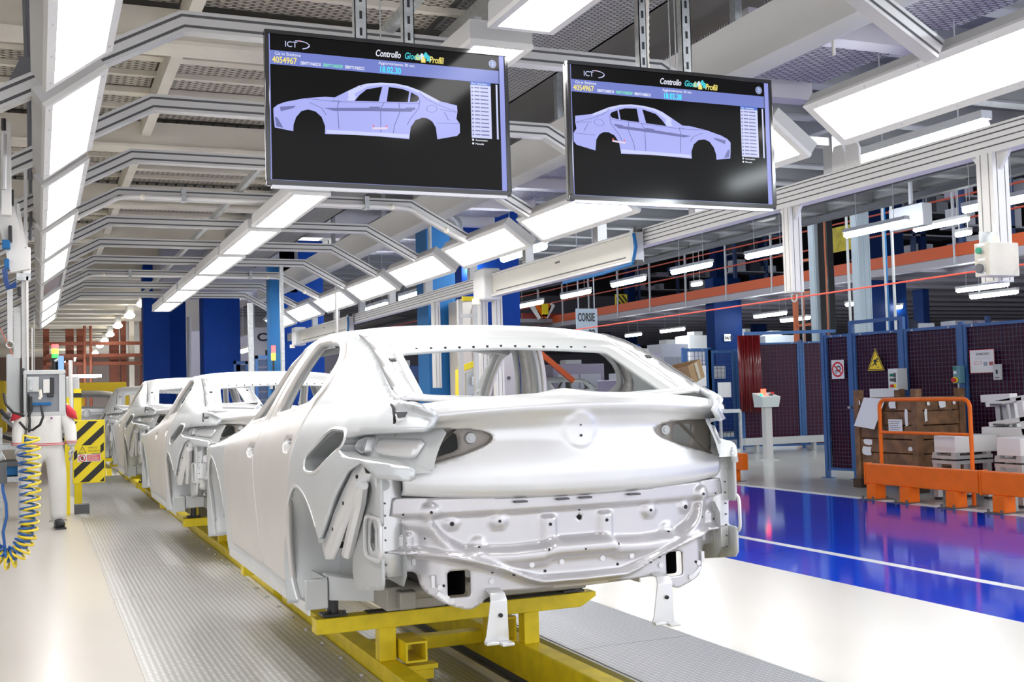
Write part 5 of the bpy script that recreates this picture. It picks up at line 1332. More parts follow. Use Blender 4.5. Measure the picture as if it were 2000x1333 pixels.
build('upper_shelf', B().box(xr0-.1, xr1-.15, 16.25, 16.95, 1.34, 1.38), STEEL, t)
build('post', B().cyl((xr0, 16.6, 0), (xr0, 16.6, 1.34), .028, 8), STEEL, t)
t = thing('cardboard_box', 'open brown cardboard box with white label, tilted on the rack', 'box', ((xr0+xr1)/2, 16.5, 1.38))
cb = B(); w2, d2, h2 = (xr1-xr0)*.40, .26, .30; M_ = Matrix.Rotation(-.28, 3, 'Y') @ Matrix.Rotation(.6, 3, 'Z')
def cbp(x, y, z): v = M_ @ Vector((x, y, z)); return ((xr0+xr1)/2-.02+v.x, 16.55+v.y, 1.52+v.z)
pts = [cbp(sx*w2, sy*d2, sz) for sz in (-.02, h2) for sy in (-1, 1) for sx in (-1, 1)]
cb.add(pts, [(0, 2, 3, 1), (0, 1, 5, 4), (1, 3, 7, 5), (3, 2, 6, 7), (2, 0, 4, 6)]); build('carton', cb, CARDB, t, solid=.012)
lbp = [cbp(w2+.008, -d2*.7, .06), cbp(w2+.008, d2*.5, .06), cbp(w2+.008, d2*.5, .21), cbp(w2+.008, -d2*.7, .21)]; build('label', B().add(lbp, [(0, 1, 2, 3)]), PAPER, t)
lbp = [cbp(-w2*.1, -d2-.008, -.0), cbp(w2*.35, -d2-.008, -.0), cbp(w2*.35, -d2-.008, .28), cbp(-w2*.1, -d2-.008, .28)]; build('tape', B().add(lbp, [(0, 1, 2, 3)]), mat('tape', (.55, .48, .36), .3), t)
# ================================================================ worker
SKIN = mat('skin', (.50, .30, .22), .5); OVER = mat('overall_white', (.72, .71, .69), .75, bump=.25, bscale=22); GLOVE = mat('glove_grey', (.42, .42, .43), .8); SHOE = mat('shoe_black', (.02, .02, .022), .45)
def skin_mesh(name, verts, edges, radii, m, parent, root=0, sub=2):
    me = bpy.data.meshes.new(name); o3 = np.array(parent['_o'])
    me.from_pydata([tuple(np.array(v)-o3) for v in verts], edges, [])
    ob = bpy.data.objects.new(name, me); COL.objects.link(ob)
    md = ob.modifiers.new('skin', 'SKIN'); md.use_smooth_shade = True
    for i, r in enumerate(radii):
        sv = me.skin_vertices[0].data[i]; sv.radius = (r, r) if not hasattr(r, '__len__') else r
        sv.use_root = (i == root)
    s = ob.modifiers.new('sub', 'SUBSURF'); s.levels = sub; s.render_levels = sub
    dg = bpy.context.evaluated_depsgraph_get(); m2 = bpy.data.meshes.new_from_object(ob.evaluated_get(dg))
    bpy.data.objects.remove(ob); m2.materials.clear(); m2.materials.append(m); m2.name = name
    o2 = bpy.data.objects.new(name, m2); COL.objects.link(o2); o2.parent = parent; o2['_o'] = list(map(float, o3))
    m2.polygons.foreach_set('use_smooth', [True]*len(m2.polygons))
    return o2
px_, py_ = .07, 14.1
wk_ = thing('person', 'person in white and red work overalls standing behind the hanging console', 'person', (px_, py_, 0))
def wv(x, y, z): return (px_+x*1.14, py_+y*1.1, z)
V = [wv(0, 0, .93), wv(0, -.01, 1.06), wv(0, -.03, 1.22), wv(0, 0, 1.38), wv(0, 0, 1.46), wv(0, -.01, 1.52),
     wv(-.10, 0, .88), wv(-.145, -.01, .50), wv(-.165, .01, .055), wv(.10, 0, .88), wv(.12, -.01, .50), wv(.125, .01, .055),
     wv(-.17, .0, 1.36), wv(-.245, -.01, 1.12), wv(-.245, -.08, .93), wv(.17, 0, 1.36), wv(.245, -.01, 1.12), wv(.255, -.07, .92)]
Ed = [(0, 1), (1, 2), (2, 3), (3, 4), (4, 5), (0, 6), (6, 7), (7, 8), (0, 9), (9, 10), (10, 11), (3, 12), (12, 13), (13, 14), (3, 15), (15, 16), (16, 17)]
Rr = [(.19, .14), (.195, .145), (.205, .145), (.18, .12), (.06, .06), (.055, .055), (.125, .125), (.105, .105), (.092, .095), (.125, .125), (.105, .105), (.092, .095), (.095, .095), (.076, .076), (.06, .06), (.095, .095), (.076, .076), (.06, .06)]
body = skin_mesh('body', V, Ed, Rr, OVER, wk_)
hd = B().sphere(wv(0, -.02, 1.635), 1, 20, 14, (.078, .098, .118)); 
hdo = build('head', hd, SKIN, wk_, smooth=2)
nb_ = B().cyl(wv(0, -.01, 1.46), wv(0, -.01, 1.57), .055, 14); build('neck', nb_, SKIN, wk_, smooth=True)
build('nose', B().cyl(wv(0, -.112, 1.655), wv(0, -.132, 1.618), .009, 8, .016), SKIN, hdo, smooth=True)
for s in (-1, 1):
    build('ear', B().sphere(wv(s*.080, -.01, 1.635), 1, 8, 6, (.012, .022, .032)), SKIN, hdo, smooth=True); build('eye', B().sphere(wv(s*.030, -.106, 1.650), .011, 8, 6), BLACK, hdo, smooth=True)
build('mouth', B().box(px_-.024, px_+.024, py_-.118, py_-.108, 1.578, 1.585), mat('lips', (.35, .12, .10), .5), hdo)
build('hair', B().sphere(wv(0, .012, 1.672), 1, 18, 10, (.084, .098, .095)), mat('hair_dark', (.05, .035, .025), .7), wk_, smooth=True)
# red yoke over the shoulders
for s in (-1, 1):
    yb = B(); seg = [(.10, 1.462, .075, .088), (.17, 1.43, .098, .098), (.225, 1.36, .098, .10), (.252, 1.26, .082, .088)]; vs = []; n = 14
    for (x, z, rx, ry) in seg:
        for a in np.linspace(0, 6.283, n, endpoint=False): vs.append(wv(s*(x+rx*.75*math.cos(a)), ry*math.sin(a)-.005, z+rx*.55*math.cos(a)*-.6))
    fs = [(i*n+k, i*n+(k+1) % n, (i+1)*n+(k+1) % n, (i+1)*n+k) for i in range(3) for k in range(n)]; yb.add(vs, fs+[tuple(range(n)), tuple(range(3*n, 4*n))]); build('red_yoke', yb, mat('yoke_red', (.62, .03, .05), .7), wk_, smooth=2)
# jacket hem stripes, cuff stripes
def band(c, rx, ry, z, h, m, nm):
    A = np.linspace(0, 6.283, 28, endpoint=False); vs = [wv(c[0]+rx*math.cos(a), c[1]+ry*math.sin(a), zz) for zz in (z, z+h) for a in A]
    return build(nm, B().add(vs, [(i, (i+1) % 28, (i+1) % 28+28, i+28) for i in range(28)]), m, wk_, smooth=2)
HEM = mat('hem_red', (.60, .05, .07), .7)
band((0, -.005), .196, .160, .945, .035, OVER, 'jacket_hem'); band((0, -.005), .199, .163, .952, .008, HEM, 'hem_stripe'); band((0, -.005), .199, .163, .970, .008, HEM, 'hem_stripe')
for s in (-1, 1):
    band((s*.25, -.055), .058, .062, .985, .007, HEM, 'cuff_stripe'); band((s*.25, -.058), .058, .062, .965, .007, HEM, 'cuff_stripe')
    # gloved hand with fingers
    hx, hy, hz = s*.258, -.085, .865
    vs = [wv(hx-s*.0, hy+.012, .93), wv(hx, hy, .885), wv(hx, hy-.012, .845)]; e = [(0, 1), (1, 2)]; rr = [(.036, .036), (.026, .045), (.024, .044)]
    hnd = skin_mesh('glove', vs, e, rr, GLOVE, wk_, 0, 2)
    for f, (dy, ln) in enumerate(((-.045, .070), (-.020, .080), (.004, .076), (.026, .060))):
        p0 = wv(hx, hy-.012+dy*.85+.008, .850); p1 = wv(hx-s*.004, hy-.016+dy, .850-ln*.48); p2 = wv(hx-s*.020, hy-.016+dy, .850-ln*.86); p3 = wv(hx-s*.034, hy-.014+dy, .850-ln)
        build('finger', B().tube([p0, p1, p2, p3], [.0105, .010, .009, .006], 8), GLOVE, hnd, smooth=2)
    build('thumb', B().tube([wv(hx-s*.012, hy-.035, .885), wv(hx-s*.028, hy-.062, .862), wv(hx-s*.034, hy-.068, .835)], [.013, .011, .008], 8), GLOVE, hnd, smooth=2)
    fx_ = -.165 if s < 0 else .125
    fvs = [wv(fx_, .04, .060), wv(fx_+s*.008, -.08, .055), wv(fx_+s*.02, -.20, .046)]
    sh = skin_mesh('shoe', fvs, [(0, 1), (1, 2)], [(.060, .060), (.060, .058), (.056, .044)], SHOE, wk_, 0, 2)
    build('sole', B().prism([(fx_-.045, .07), (fx_+.045, .07), (fx_+s*.02+.05, -.24), (fx_+s*.02-.05, -.24)], lambda a, c, d: wv(a, c, .002+d), .018), SHOE, sh)
    band((fx_+.0, .01), .088, .094, .070, .012, mat('hem_grey', (.60, .59, .57), .8), 'trouser_hem')  # trouser hem in an even tone slightly greyer than the overall
build('chest_badge', B().box(px_+.055, px_+.095, py_-.178, py_-.170, 1.235, 1.29), mat('badge_pale', (.72, .70, .72), .6), wk_); build('badge_mark', B().cyl(wv(.066, -.165, 1.26), wv(.066, -.158, 1.26), .013, 12), mat('badge_dot', (.25, .10, .22), .6), wk_)
build('pen_clip', B().box(px_+.02, px_+.09, py_-.170, py_-.160, 1.322, 1.330), mat('pen_blue', (.12, .18, .5), .5), wk_)

# ================================================================ striped board
Yb = 15.6
A_ = [atY(*p, Yb) for p in ((141, 822), (205, 820), (205, 944), (141, 946))]
x0, x1, z1_, z0_ = A_[0][0], A_[1][0], A_[0][2], A_[3][2]
t = thing('striped_board', 'yellow and black diagonal striped safety board with two stickers beside the walkway', 'board', ((x0+x1)/2, Yb, z0_))
build('panel', B().box(x0, x1, Yb, Yb+.03, z0_, z1_), SYEL, t, bevel=.012)
def clip_poly(P, xm, xM, zm, zM):
    def cl(P, f, inter):
        o = []
        for i in range(len(P)):
            a, b = P[i-1], P[i]
            if f(b):
                if not f(a): o.append(inter(a, b))
                o.append(b)
            elif f(a): o.append(inter(a, b))
        return o
    for ax, lim, sg in ((0, xm, 1), (0, xM, -1), (1, zm, 1), (1, zM, -1)):
        P = cl(P, lambda p: sg*(p[ax]-lim) >= 0, lambda a, b: tuple(a[k]+(b[k]-a[k])*(lim-a[ax])/(b[ax]-a[ax]) for k in (0, 1)))
        if len(P) < 3: return []
    return P
m_ = .016; bw = x1-x0; 
for k in range(-3, 7):
    o = z0_-bw*1.0+k*.225; P = clip_poly([(x0, o), (x1, o+bw*.95), (x1, o+bw*.95+.105), (x0, o+.105)], x0+m_, x1-m_, z0_+m_, z1_-m_)
    if P: build('black_stripe', B().prism(P, lambda a, c, d: (a, Yb-.002-d, c), .001), SBLK, t)
def bp(u, v, dd): return (x0+bw*u, Yb-.004-dd, z1_-(z1_-z0_)*v)
def bq(nm, u0, u1, v0, v1, m, dd): return build(nm, B().add([bp(u0, v0, dd), bp(u1, v0, dd), bp(u1, v1, dd), bp(u0, v1, dd)], [(0, 1, 2, 3)]), m, t, fixn=False)
bq('yellow_sticker', .14, .85, .40, .53, SYEL, .0); bq('white_sticker', .15, .86, .54, .66, PAPER, .0); bq('red_field', .44, .84, .55, .65, mat('sticker_red', (.75, .12, .13), .5), .001)
build('warning_triangle', B().add([bp(.18, .52, .001), bp(.42, .52, .001), bp(.30, .415, .001)], [(0, 1, 2)]), SBLK, t, fixn=False); build('triangle_field', B().add([bp(.205, .513, .002), bp(.395, .513, .002), bp(.30, .432, .002)], [(0, 1, 2)]), SYEL, t, fixn=False)
text('!', .055, bp(.275, .510, .003), (1, 0, 0), (0, 0, 1), SBLK, 'exclamation', t); text('VARCO', .034, bp(.47, .455, .001), (1, 0, 0), (0, 0, 1), SBLK, 'sticker_text', t); text('TECNICO', .034, bp(.47, .505, .001), (1, 0, 0), (0, 0, 1), SBLK, 'sticker_text', t)
for i, s_ in enumerate(('VIETATO', 'ACCEDERE', 'E SOSTARE')): text(s_, .027, bp(.46, .582+.03*i, .002), (1, 0, 0), (0, 0, 1), PAPER, 'sticker_text', t)
A = np.linspace(0, 6.283, 24, endpoint=False); c = (.295, .60); ra = bw/(z1_-z0_)
build('no_entry_ring', B().add([bp(c[0]+.115*math.cos(a), c[1]+.115*ra*math.sin(a), .001) for a in A]+[bp(c[0]+.09*math.cos(a), c[1]+.09*ra*math.sin(a), .001) for a in A], [(i, (i+1) % 24, (i+1) % 24+24, i+24) for i in range(24)]), SRED, t, fixn=False); build('hand_mark', B().add([bp(c[0]+.045*math.cos(a), c[1]+.06*ra*math.sin(a), .001) for a in A], [tuple(range(24))]), SBLK, t, fixn=False); build('ban_bar', B().add([bp(.21, .565, .002), bp(.23, .556, .002), bp(.385, .635, .002), bp(.365, .645, .002)], [(0, 1, 2, 3)]), SRED, t, fixn=False)
build('post', B().box(x0-.09, x0-.03, Yb+.04, Yb+.10, 0, z1_+.3), SYEL, t); build('foot', B().box(x0+.02, x0+.20, Yb+.05, Yb+.25, 0, .12), DGREY, t); build('arm', B().box(x0-.06, x1-.05, Yb+.03, Yb+.07, .8, .86), SYEL, t); build('black_post', B().box(x0-.16, x0-.095, Yb+.04, Yb+.2, .1, .95), BLACK, t)
t2 = thing('yellow_post', 'slim yellow post with black band left of the car row', 'post', tuple(atY(150, 760, 17)*[1, 1, 0]))
p = atY(151, 760, 17); build('shaft', B().box(p[0]-.05, p[0]+.05, 16.95, 17.05, 0, p[2]), SYEL, t2); build('band', B().box(p[0]-.052, p[0]+.052, 16.94, 17.06, p[2]-.12, p[2]-.06), BLACK, t2)
t2 = thing('grey_cabinet', 'tall pale grey cabinet edge behind the hanging console', 'cabinet', tuple(atY(140, 800, 19)*[1, 1, 0])); p, q = atY(126, 736, 19), atY(155, 736, 19); build('body', B().box(p[0], q[0], 19, 19.5, 0, p[2]), GREYP, t2, bevel=.02); build('tube', B().cyl((q[0]-.13, 18.9, 0), (q[0]-.13, 18.9, p[2]+.25), .03, 8), WHITE, t2)

# ================================================================ hanging console seen from behind
Yc = 8.6
def cpt(x, y): return atY(x, y, Yc)
t = thing('operator_console', 'grey hanging operator console seen from behind, covering the worker\'s head', 'console', tuple(cpt(88, 806)))
a, b2 = cpt(50, 728), cpt(124, 808)
build('casing', B().box(a[0], b2[0], Yc, Yc+.10, b2[2], a[2]), mat('console_grey', (.25, .26, .28), .4, .4), t, bevel=.006)
f = B(); e = .014
for q in ((a[0]-e, b2[0]+e, a[2]-e, a[2]+e), (a[0]-e, b2[0]+e, b2[2]-e, b2[2]+e)): f.box(q[0], q[1], Yc-.03, Yc+.12, q[2], q[3])
f.box(b2[0]-.03, b2[0]+e, Yc-.03, Yc+.12, b2[2]+e, a[2]-e).box(a[0]-e, a[0]+.006, Yc-.03, Yc+.12, b2[2]+e, a[2]-e); build('frame', f, GREYP, t, bevel=.004)
def cb_(nm, x0, y0, x1, y1, d0, m): p, q = cpt(x0, y0), cpt(x1, y1); return build(nm, B().box(p[0], q[0], Yc-d0, Yc, q[2], p[2]), m, t, bevel=.003)
cb_('bracket', 53, 737, 76, 766, .05, GREYP); cb_('hinge_plate', 57, 742, 64, 764, .06, STEEL); cb_('connector_block', 97, 738, 106, 770, .04, BLACK); cb_('socket_plate', 84, 742, 97, 768, .05, WHITE); cb_('black_grip', 92, 770, 104, 776, .05, BLACK); cb_('blue_cable_tray', 60, 787, 100, 792, .05, MBLUE)
for k, P in enumerate((((55, 770), (56, 800), (58, 822), (57, 845)), ((60, 775), (62, 800), (55, 815)), ((80, 792), (84, 815), (78, 830), (64, 840), (50, 838), (38, 824)), ((8, 768), (12, 790), (26, 806), (48, 812)), ((78, 762), (80, 775), (76, 780)))):
    pts = [cpt(*q) for q in P]; pts = [q-[0, .06+.01*k, 0] for q in pts]; build('cable', B().tube(pts, .010 if k < 4 else .012, 6), BLACK if k != 4 else CREAM, t, smooth=True)
# support column with gas spring and slide
t = thing('console_column', 'tall pale aluminium column carrying the hanging console', 'column', tuple(cpt(48, 800)))
def lb(nm, x0, y0, x1, y1, Y, dep, m, par, **k): p, q = atY(x0, y0, Y), atY(x1, y1, Y); return build(nm, B().box(p[0], q[0], Y, Y+dep, q[2], p[2]), m, par, **k)
lb('profile', 42, 535, 52, 812, 8.7, .08, ALU, t); lb('cover', 44, 483, 60, 542, 8.68, .12, mat('cover_pale', (.66, .64, .64), .4), t, bevel=.006); lb('rod', 51, 540, 57, 790, 8.66, .05, WHITE, t); lb('black_slide', 39, 720, 49, 815, 8.6, .06, BLACK, t, bevel=.006); lb('side_plate', 12, 692, 40, 806, 8.72, .05, mat('plate_grey', (.50, .52, .53), .4), t, bevel=.01); lb('back_strip', 26, 600, 42, 700, 8.75, .04, GREYP, t); lb('top_block', 32, 533, 60, 548, 8.66, .1, STEEL, t)
lb('hanger', 46, 330, 54, 490, 8.75, .06, ALU, t)
t = thing('balancer', 'white balancer arm with blue and black hoses at the left edge', 'arm', tuple(atY(25, 500, 7.5)))
lb('arm', 18, 468, 38, 530, 7.5, .10, MW if 'MW' in globals() else WHITE, t, bevel=.008)
p, q = atY(2, 380, 7.5), atY(40, 530, 7.5); build('link', B().bar(p, q, .08, .11, up=(1, 0, 0)), WHITE, t); p, q = atY(12, 560, 7.6), atY(40, 700, 7.6)
lb('lower_profile', 14, 565, 25, 668, 7.5, .06, ALU, t); lb('lower_cover', 28, 612, 40, 700, 7.7, .04, GREYP, t)
for (x0, y0, x1, y1) in ((5, 360, 14, 405), (18, 370, 28, 400), (16, 440, 24, 472), (4, 468, 20, 486), (8, 505, 18, 525), (34, 560, 42, 578)): lb('valve', x0, y0, x1, y1, 7.4, .08, BLACK if x0 > 10 else MBLUE, t, bevel=.006)
for k in range(4):
    pts = [atY(6+2*k, 525, 7.35), atY(9+2*k, 552, 7.35), atY(14+2*k, 565-2*k, 7.34), atY(32, 560-3*k, 7.33)]; build('hose', B().tube(pts, .007, 6), mat('hose_navy', (.02, .06, .22), .4), t, smooth=True)
A = np.linspace(0, 6.283, 14); c = atY(19.5, 674, 7.5); build('eye_ring', B().tube([(c[0]+.02*math.cos(a), 7.5, c[2]+.02*math.sin(a)) for a in A], .005, 6), STEEL, t, smooth=True)
p, q = atY(0, 640, 7.5), atY(25, 695, 7.5); build('red_cord', B().cyl(p, q, .003, 5), mat('cord_red', (.55, .12, .08), .6), t)
lb('upper_post', 22, 395, 34, 470, 7.7, .07, ALU, t); p, q = atY(28, 400, 8), atY(42, 485, 8); build('brace', B().bar(p, q, .06, .06, up=(1, 0, 0)), WHITE, t)
p, q = atY(42, 0, 6.2), atY(54, 145, 6.2); tag(build('drop_rod', B().cyl((p[0], 6.2, 4.1), (q[0], 6.2, q[2]), .014, 8), DGREY), 'dark drop rod left of the nearest left light panel', 'rod')
p = atY(45, 145, 6.2); tag(build('rod_clamp', B().prism([(-.09, .0), (-.03, .14), (.04, .14), (.06, .0)], lambda a, c, d: (p[0]+a+.02, 6.16+d, p[2]-.06+c), .06), DGREY), 'dark grey clamp plate at the foot of the drop rod', 'clamp')
for k, (x, ya, yb, Y) in enumerate(((58, 210, 350, 7.6), (60, 370, 470, 9.2))):
    p, q = atY(x-5, ya, Y), atY(x, yb, Y); tag(build('drop_rod', B().cyl((q[0], Y, 4.1), (q[0], Y, q[2]), .013, 8), DGREY), f'dark drop rod behind the left light panels, {ORD[k+1]} from the camera', 'rod')
t = thing('lift_post', 'white hanging post with threaded stud near the left edge, upper', 'post', tuple(atY(10, 300, 6.6)))
lb('post', 2, 238, 22, 420, 6.6, .08, WHITE, t); build('stud', B().cyl(atY(7, 232, 6.55), atY(7, 255, 6.55), .012, 8), BLACK, t); build('rod', B().cyl(atY(7, 262, 6.55), atY(6, 370, 6.55), .016, 8), ALU, t)
# stack light
t = thing('stack_light', 'red yellow green stack light on a pale blue post behind the console', 'stack light', tuple(atY(107, 740, 8.8)))
for (y0, y1, c_) in ((672, 681, ((.9, .06, .06), 3)), (681, 691, ((1, .45, .02), 5)), (691, 700, ((.06, .55, .12), .6))):
    p, q = atY(107.5, y0, 8.8), atY(107.5, y1, 8.8); nm = 'stack_'+('red', 'amber', 'green')[(y0-672)//9]
    build('lamp', B().cyl((p[0], 8.8, q[2]), (p[0], 8.8, p[2]-.004), .024, 14), mat(nm, c_[0], .3, emit=c_[1], ecol=c_[0]), t, smooth=True)
p, q = atY(107.5, 700, 8.8), atY(107.5, 735, 8.8); build('base', B().cyl((p[0], 8.8, q[2]), (p[0], 8.8, p[2]), .022, 12), BLACK, t, smooth=True); p, q = atY(113, 697, 8.85), atY(124, 735, 8.85); build('blue_post', B().box(p[0], q[0], 8.70, 8.92, q[2]-.12, p[2]), mat('pale_blue', (.25, .45, .75), .5), t); p = atY(114, 700, 8.8); build('cable_tie', B().tube([atY(107, 706, 8.75), atY(114, 702, 8.75), atY(122, 704, 8.75)], .01, 6), WHITE, t)
# ================================================================ coiled hoses
def coil(name, label, path, R, turns, r, m):
    P = [np.array(p, float) for p in path]; L = np.r_[0, np.cumsum([np.linalg.norm(b-a) for a, b in zip(P[:-1], P[1:])])]; N = turns*10
    pts = []; prev = None
    for i in range(N+1):
        s = L[-1]*(1-(1-i/N)**1.5); c = np.array([np.interp(s, L, [q[k] for q in P]) for k in range(3)]); c2 = np.array([np.interp(min(L[-1], s+.02), L, [q[k] for q in P]) for k in range(3)])-c
        if np.linalg.norm(c2) < 1e-6: c2 = prev
        prev = c2; d = c2/np.linalg.norm(c2); a = np.array([0, 1.0, 0]); b = np.cross(d, a); b /= np.linalg.norm(b)+1e-9; a = np.cross(b, d)
        th = 2*math.pi*turns*i/N; pts.append(c+R*(a*math.cos(th)+b*math.sin(th)))
    t = build(name, B().tube(pts, r, 6), m, smooth=True); return tag(t, label, 'hose')
Yh = 6.6
def hp(x, y): return atY(x, y, Yh)
coil('coiled_hose', 'yellow spiral air hose hanging and looping at the left edge', [hp(60, 855), hp(62, 900), hp(62, 960), hp(60, 1010), hp(55, 1045), hp(44, 1072), hp(28, 1092), hp(8, 1098), hp(-10, 1090), hp(-25, 1060), hp(-30, 1000)], .044, 32, .0066, mat('hose_yellow', (.85, .66, .03), .35))
coil('coiled_hose', 'blue spiral air hose hanging beside the yellow one', [hp(48, 860), hp(52, 920), hp(54, 980), hp(54, 1020), hp(50, 1045), hp(38, 1068), hp(22, 1084), hp(4, 1088), hp(-14, 1070), hp(-24, 1040)], .038, 27, .0062, mat('hose_blue', (.02, .11, .38), .35))
tag(build('air_hose', B().tube([hp(4, 930), hp(6, 960), hp(12, 985), hp(13, 1010), hp(6, 1040), hp(10, 1075), hp(-6, 1085)], .008, 8), mat('hose_blue', (.02, .11, .38), .35), smooth=True), 'straight thin blue air hose at the left picture edge', 'hose')
build('hose_lead', B().tube([hp(60, 855), hp(46, 850), hp(44, 870)], .007, 6), mat('hose_yellow', (.85, .66, .03), .35), bpy.data.objects['coiled_hose'])
t = thing('tool_gun', 'grey air tool hanging at the left edge above the thin blue hose', 'tool', tuple(hp(3, 920))); build('grip', B().cyl(hp(3, 945), hp(1, 905), .03, 10), DGREY, t, smooth=True); build('head', B().cyl(hp(-8, 895), hp(6, 888), .035, 10), STEEL, t, smooth=True)
# work table with parts behind the worker's right hand
t = thing('parts_trolley', 'blurred grey parts trolley at the left edge behind the hoses', 'trolley', tuple(atY(20, 930, 15.5)*[1, 1, 0]))
for (y, m) in ((872, STEEL), (905, DGREY), (935, STEEL)): p, q = atY(-60, y, 15.5), atY(46, y+5, 15.5); build('shelf', B().box(p[0], q[0], 15.4, 16.2, q[2], p[2]), m, t)
for x in (-50, 0, 40): p = atY(x, 960, 15.45); build('leg', B().box(p[0]-.03, p[0]+.03, 15.42, 15.48, 0, 1.15), STEEL, t)
rg = random.Random(5)
for k in range(9):
    x = rg.uniform(-40, 30); y = rg.uniform(800, 870); p = atY(x, y, 15.6+rg.uniform(0, .4)); q = atY(x+rg.uniform(10, 26), y+rg.uniform(-30, 20), 15.7); build('metal_part', B().bar(p, q, .07, .05), STEEL if k % 3 else BLACK, t, bevel=.01)
build('blue_bin', B().box(*(lambda p, q: (p[0], q[0], 15.45, 15.9, q[2], p[2]))(atY(-5, 905, 15.45), atY(46, 928, 15.45))), MBLUE, t)
# second machine posts further left down the line
for k, (x0, x1, y0, Y) in enumerate(((61, 67, 640, 14), (66, 70, 600, 17))):
    p, q = atY(x0, y0, Y), atY(x1, 1000, Y); tag(build('machine_post', B().box(p[0], q[0], Y, Y+.08, 0, p[2]), ALU), f'slim aluminium machine post behind the console column, {ORD[k]} from the camera', 'post')
# ================================================================ linear axis on the right rail
AXIS = mat('axis_cream', (.62, .60, .54), .45)
def axis(y0, y1, lab):
    t = thing('linear_axis', lab, 'linear axis', (4.47, y0, 2.5))
    x = 4.50
    build('beam', B().box(x-.035, x+.035, y0, y1, 2.46, 2.66), AXIS, t, bevel=.004); build('top_lip', B().box(x-.045, x+.04, y0, y1, 2.66, 2.675), WHITE, t); build('bottom_lip', B().box(x-.05, x+.04, y0, y1, 2.435, 2.455), WHITE, t)
    build('end_plate', B().box(x-.05, x+.05, y0-.05, y0, 2.43, 2.70), GREYP, t, bevel=.004); [build('end_stop', B().box(x-.04, x+.02, y0-.09, y0-.05, za, za+.045), BLACK, t) for za in (2.675, 2.40)]
    build('motor_box', B().box(x-.14, x+.06, y1, y1+.32, 2.40, 2.74), mat('motor_grey', (.60, .60, .60), .4), t, bevel=.02); build('pulley', B().cyl((x-.16, y1+.16, 2.42), (x-.16, y1+.16, 2.36), .05, 12), CREAM, t, smooth=True)
    build('cable', B().tube([(x-.045, y0-.06, 2.66), (x-.05, y0-.10, 2.55), (x-.045, y0-.03, 2.42), (x-.04, y0+.5, 2.40), (x-.04, y0+1.3, 2.40)], .014, 6), MBLUE, t, smooth=True)
    build('slot', B().box(x-.0365, x-.034, y0+.1, y1-.1, 2.478, 2.490), DGREY, t); build('badge', B().box(x-.037, x-.034, y0+(y1-y0)*.45, y0+(y1-y0)*.45+.1, 2.595, 2.612), DGREY, t)
    build('mount', B().box(x+.035, x+.07, y0+.3, y0+.4, 2.5, 2.6).box(x+.035, x+.07, y1-.4, y1-.3, 2.5, 2.6), STEEL, t)
axis(8.05, 11.1, 'cream linear axis beam with grey motor box on the right rail, nearer')
axis(17.2, 20.6, 'cream linear axis beam on the right rail, far one above the front car roof')
tag(build('pull_cord', B().cyl((4.61, 2.2, 1.972), (4.61, 18.4, 1.972), .0055, 6), mat('cord_bright', (.85, .10, .06), .5)), 'taut red pull cord through the eye ring along the line', 'cord')
# push button pendant on the nearest hanging post
t = thing('push_button_station', 'cream push button box with green button on the nearest hanging post', 'button box', (4.50, 4.42, 1.93))
c = [atX(1894, 490, 4.45), atX(1950, 485, 4.45), atX(1940, 548, 4.45)]
xb = 4.49; ya = atX(1956, 480, xb)[1]; yb = atX(1896, 490, xb)[1]; za = atX(1920, 552, xb)[2]; zb2 = atX(1920, 487, xb)[2]
W_ = .07
bx0, bx1 = 4.40, 4.62
build('case', B().box(4.40, 4.60, 4.265, 4.362, 1.915, 2.085), mat('case_cream', (.58, .55, .48), .5, noise=.1), t, bevel=.004)
for z, m, rr in ((2.045, GREEN, .016), (1.955, DGREY, .024)): q = build('button', B().cyl((4.40, 4.315, z), (4.375, 4.315, z), rr, 14), m, t, smooth=True); build('collar', B().cyl((4.402, 4.315, z), (4.388, 4.315, z), rr*1.12, 14), ALU, q)
for z in (2.075, 2.0, 1.927): build('label_plate', B().box(4.397, 4.40, 4.29, 4.335, z-.007, z+.007), PAPER, t)
build('cable_gland', B().cyl((4.5, 4.31, 2.085), (4.5, 4.31, 2.12), .016, 10), CREAM, t); build('cable', B().tube([(4.5, 4.31, 2.12), (4.51, 4.33, 2.15), (4.54, 4.36, 2.19)], .008, 8), WHITE, t, smooth=True)
build('bracket', B().box(4.44, 4.56, 4.355, 4.366, 2.07, 2.15), STEEL, t)
t = thing('suspension_hook', 'white hoist block hanging on a pale rod above the lower screen', 'hoist', (3.6, 5.2, 3.6))
p = atY(1625, 20, 5.9); build('block', B().box(p[0]-.06, p[0]+.06, 5.84, 5.96, p[2]-.05, p[2]+.12), CREAM, t, bevel=.015); build('rod', B().cyl((p[0], 5.9, p[2]-.3), (p[0], 5.9, p[2]-.05), .012, 8), CREAM, t); build('upper_rod', B().cyl((p[0], 5.9, p[2]+.1), (p[0], 5.9, 4.1), .02, 8), CREAM, t)
for k, (px, py) in enumerate(((1636, 300), (1664, 305))):
    p = atX(px, py, 4.55); tag(build('cover_plate', B().prism([(-.06, 0), (-.06, .10), (-.035, .15), (.035, .15), (.06, .10), (.06, 0)], lambda a, c, d: (4.55+d, p[1]+a, 2.712+c), .02), WHITE, bevel=.004), f'white rounded cover plate standing on the right rail, {ORD[k]} from the left', 'cover')
# square ducts and flexible tube above
t = thing('vent_duct', 'silver curved flexible duct bending down beside the blue column', 'duct', tuple(atY(870, 430, 13)))
P = [atY(*q, 13) for q in ((832, 417), (855, 415), (875, 421), (890, 437), (893, 462), (890, 478))]
build('hose', B().tube(P, .085, 14), STEEL, t, smooth=True)
p = atY(838, 417, 13); build('collar', B().cyl(p-[.08, 0, 0], p+[.02, 0, 0], .1, 14), WHITE, t)
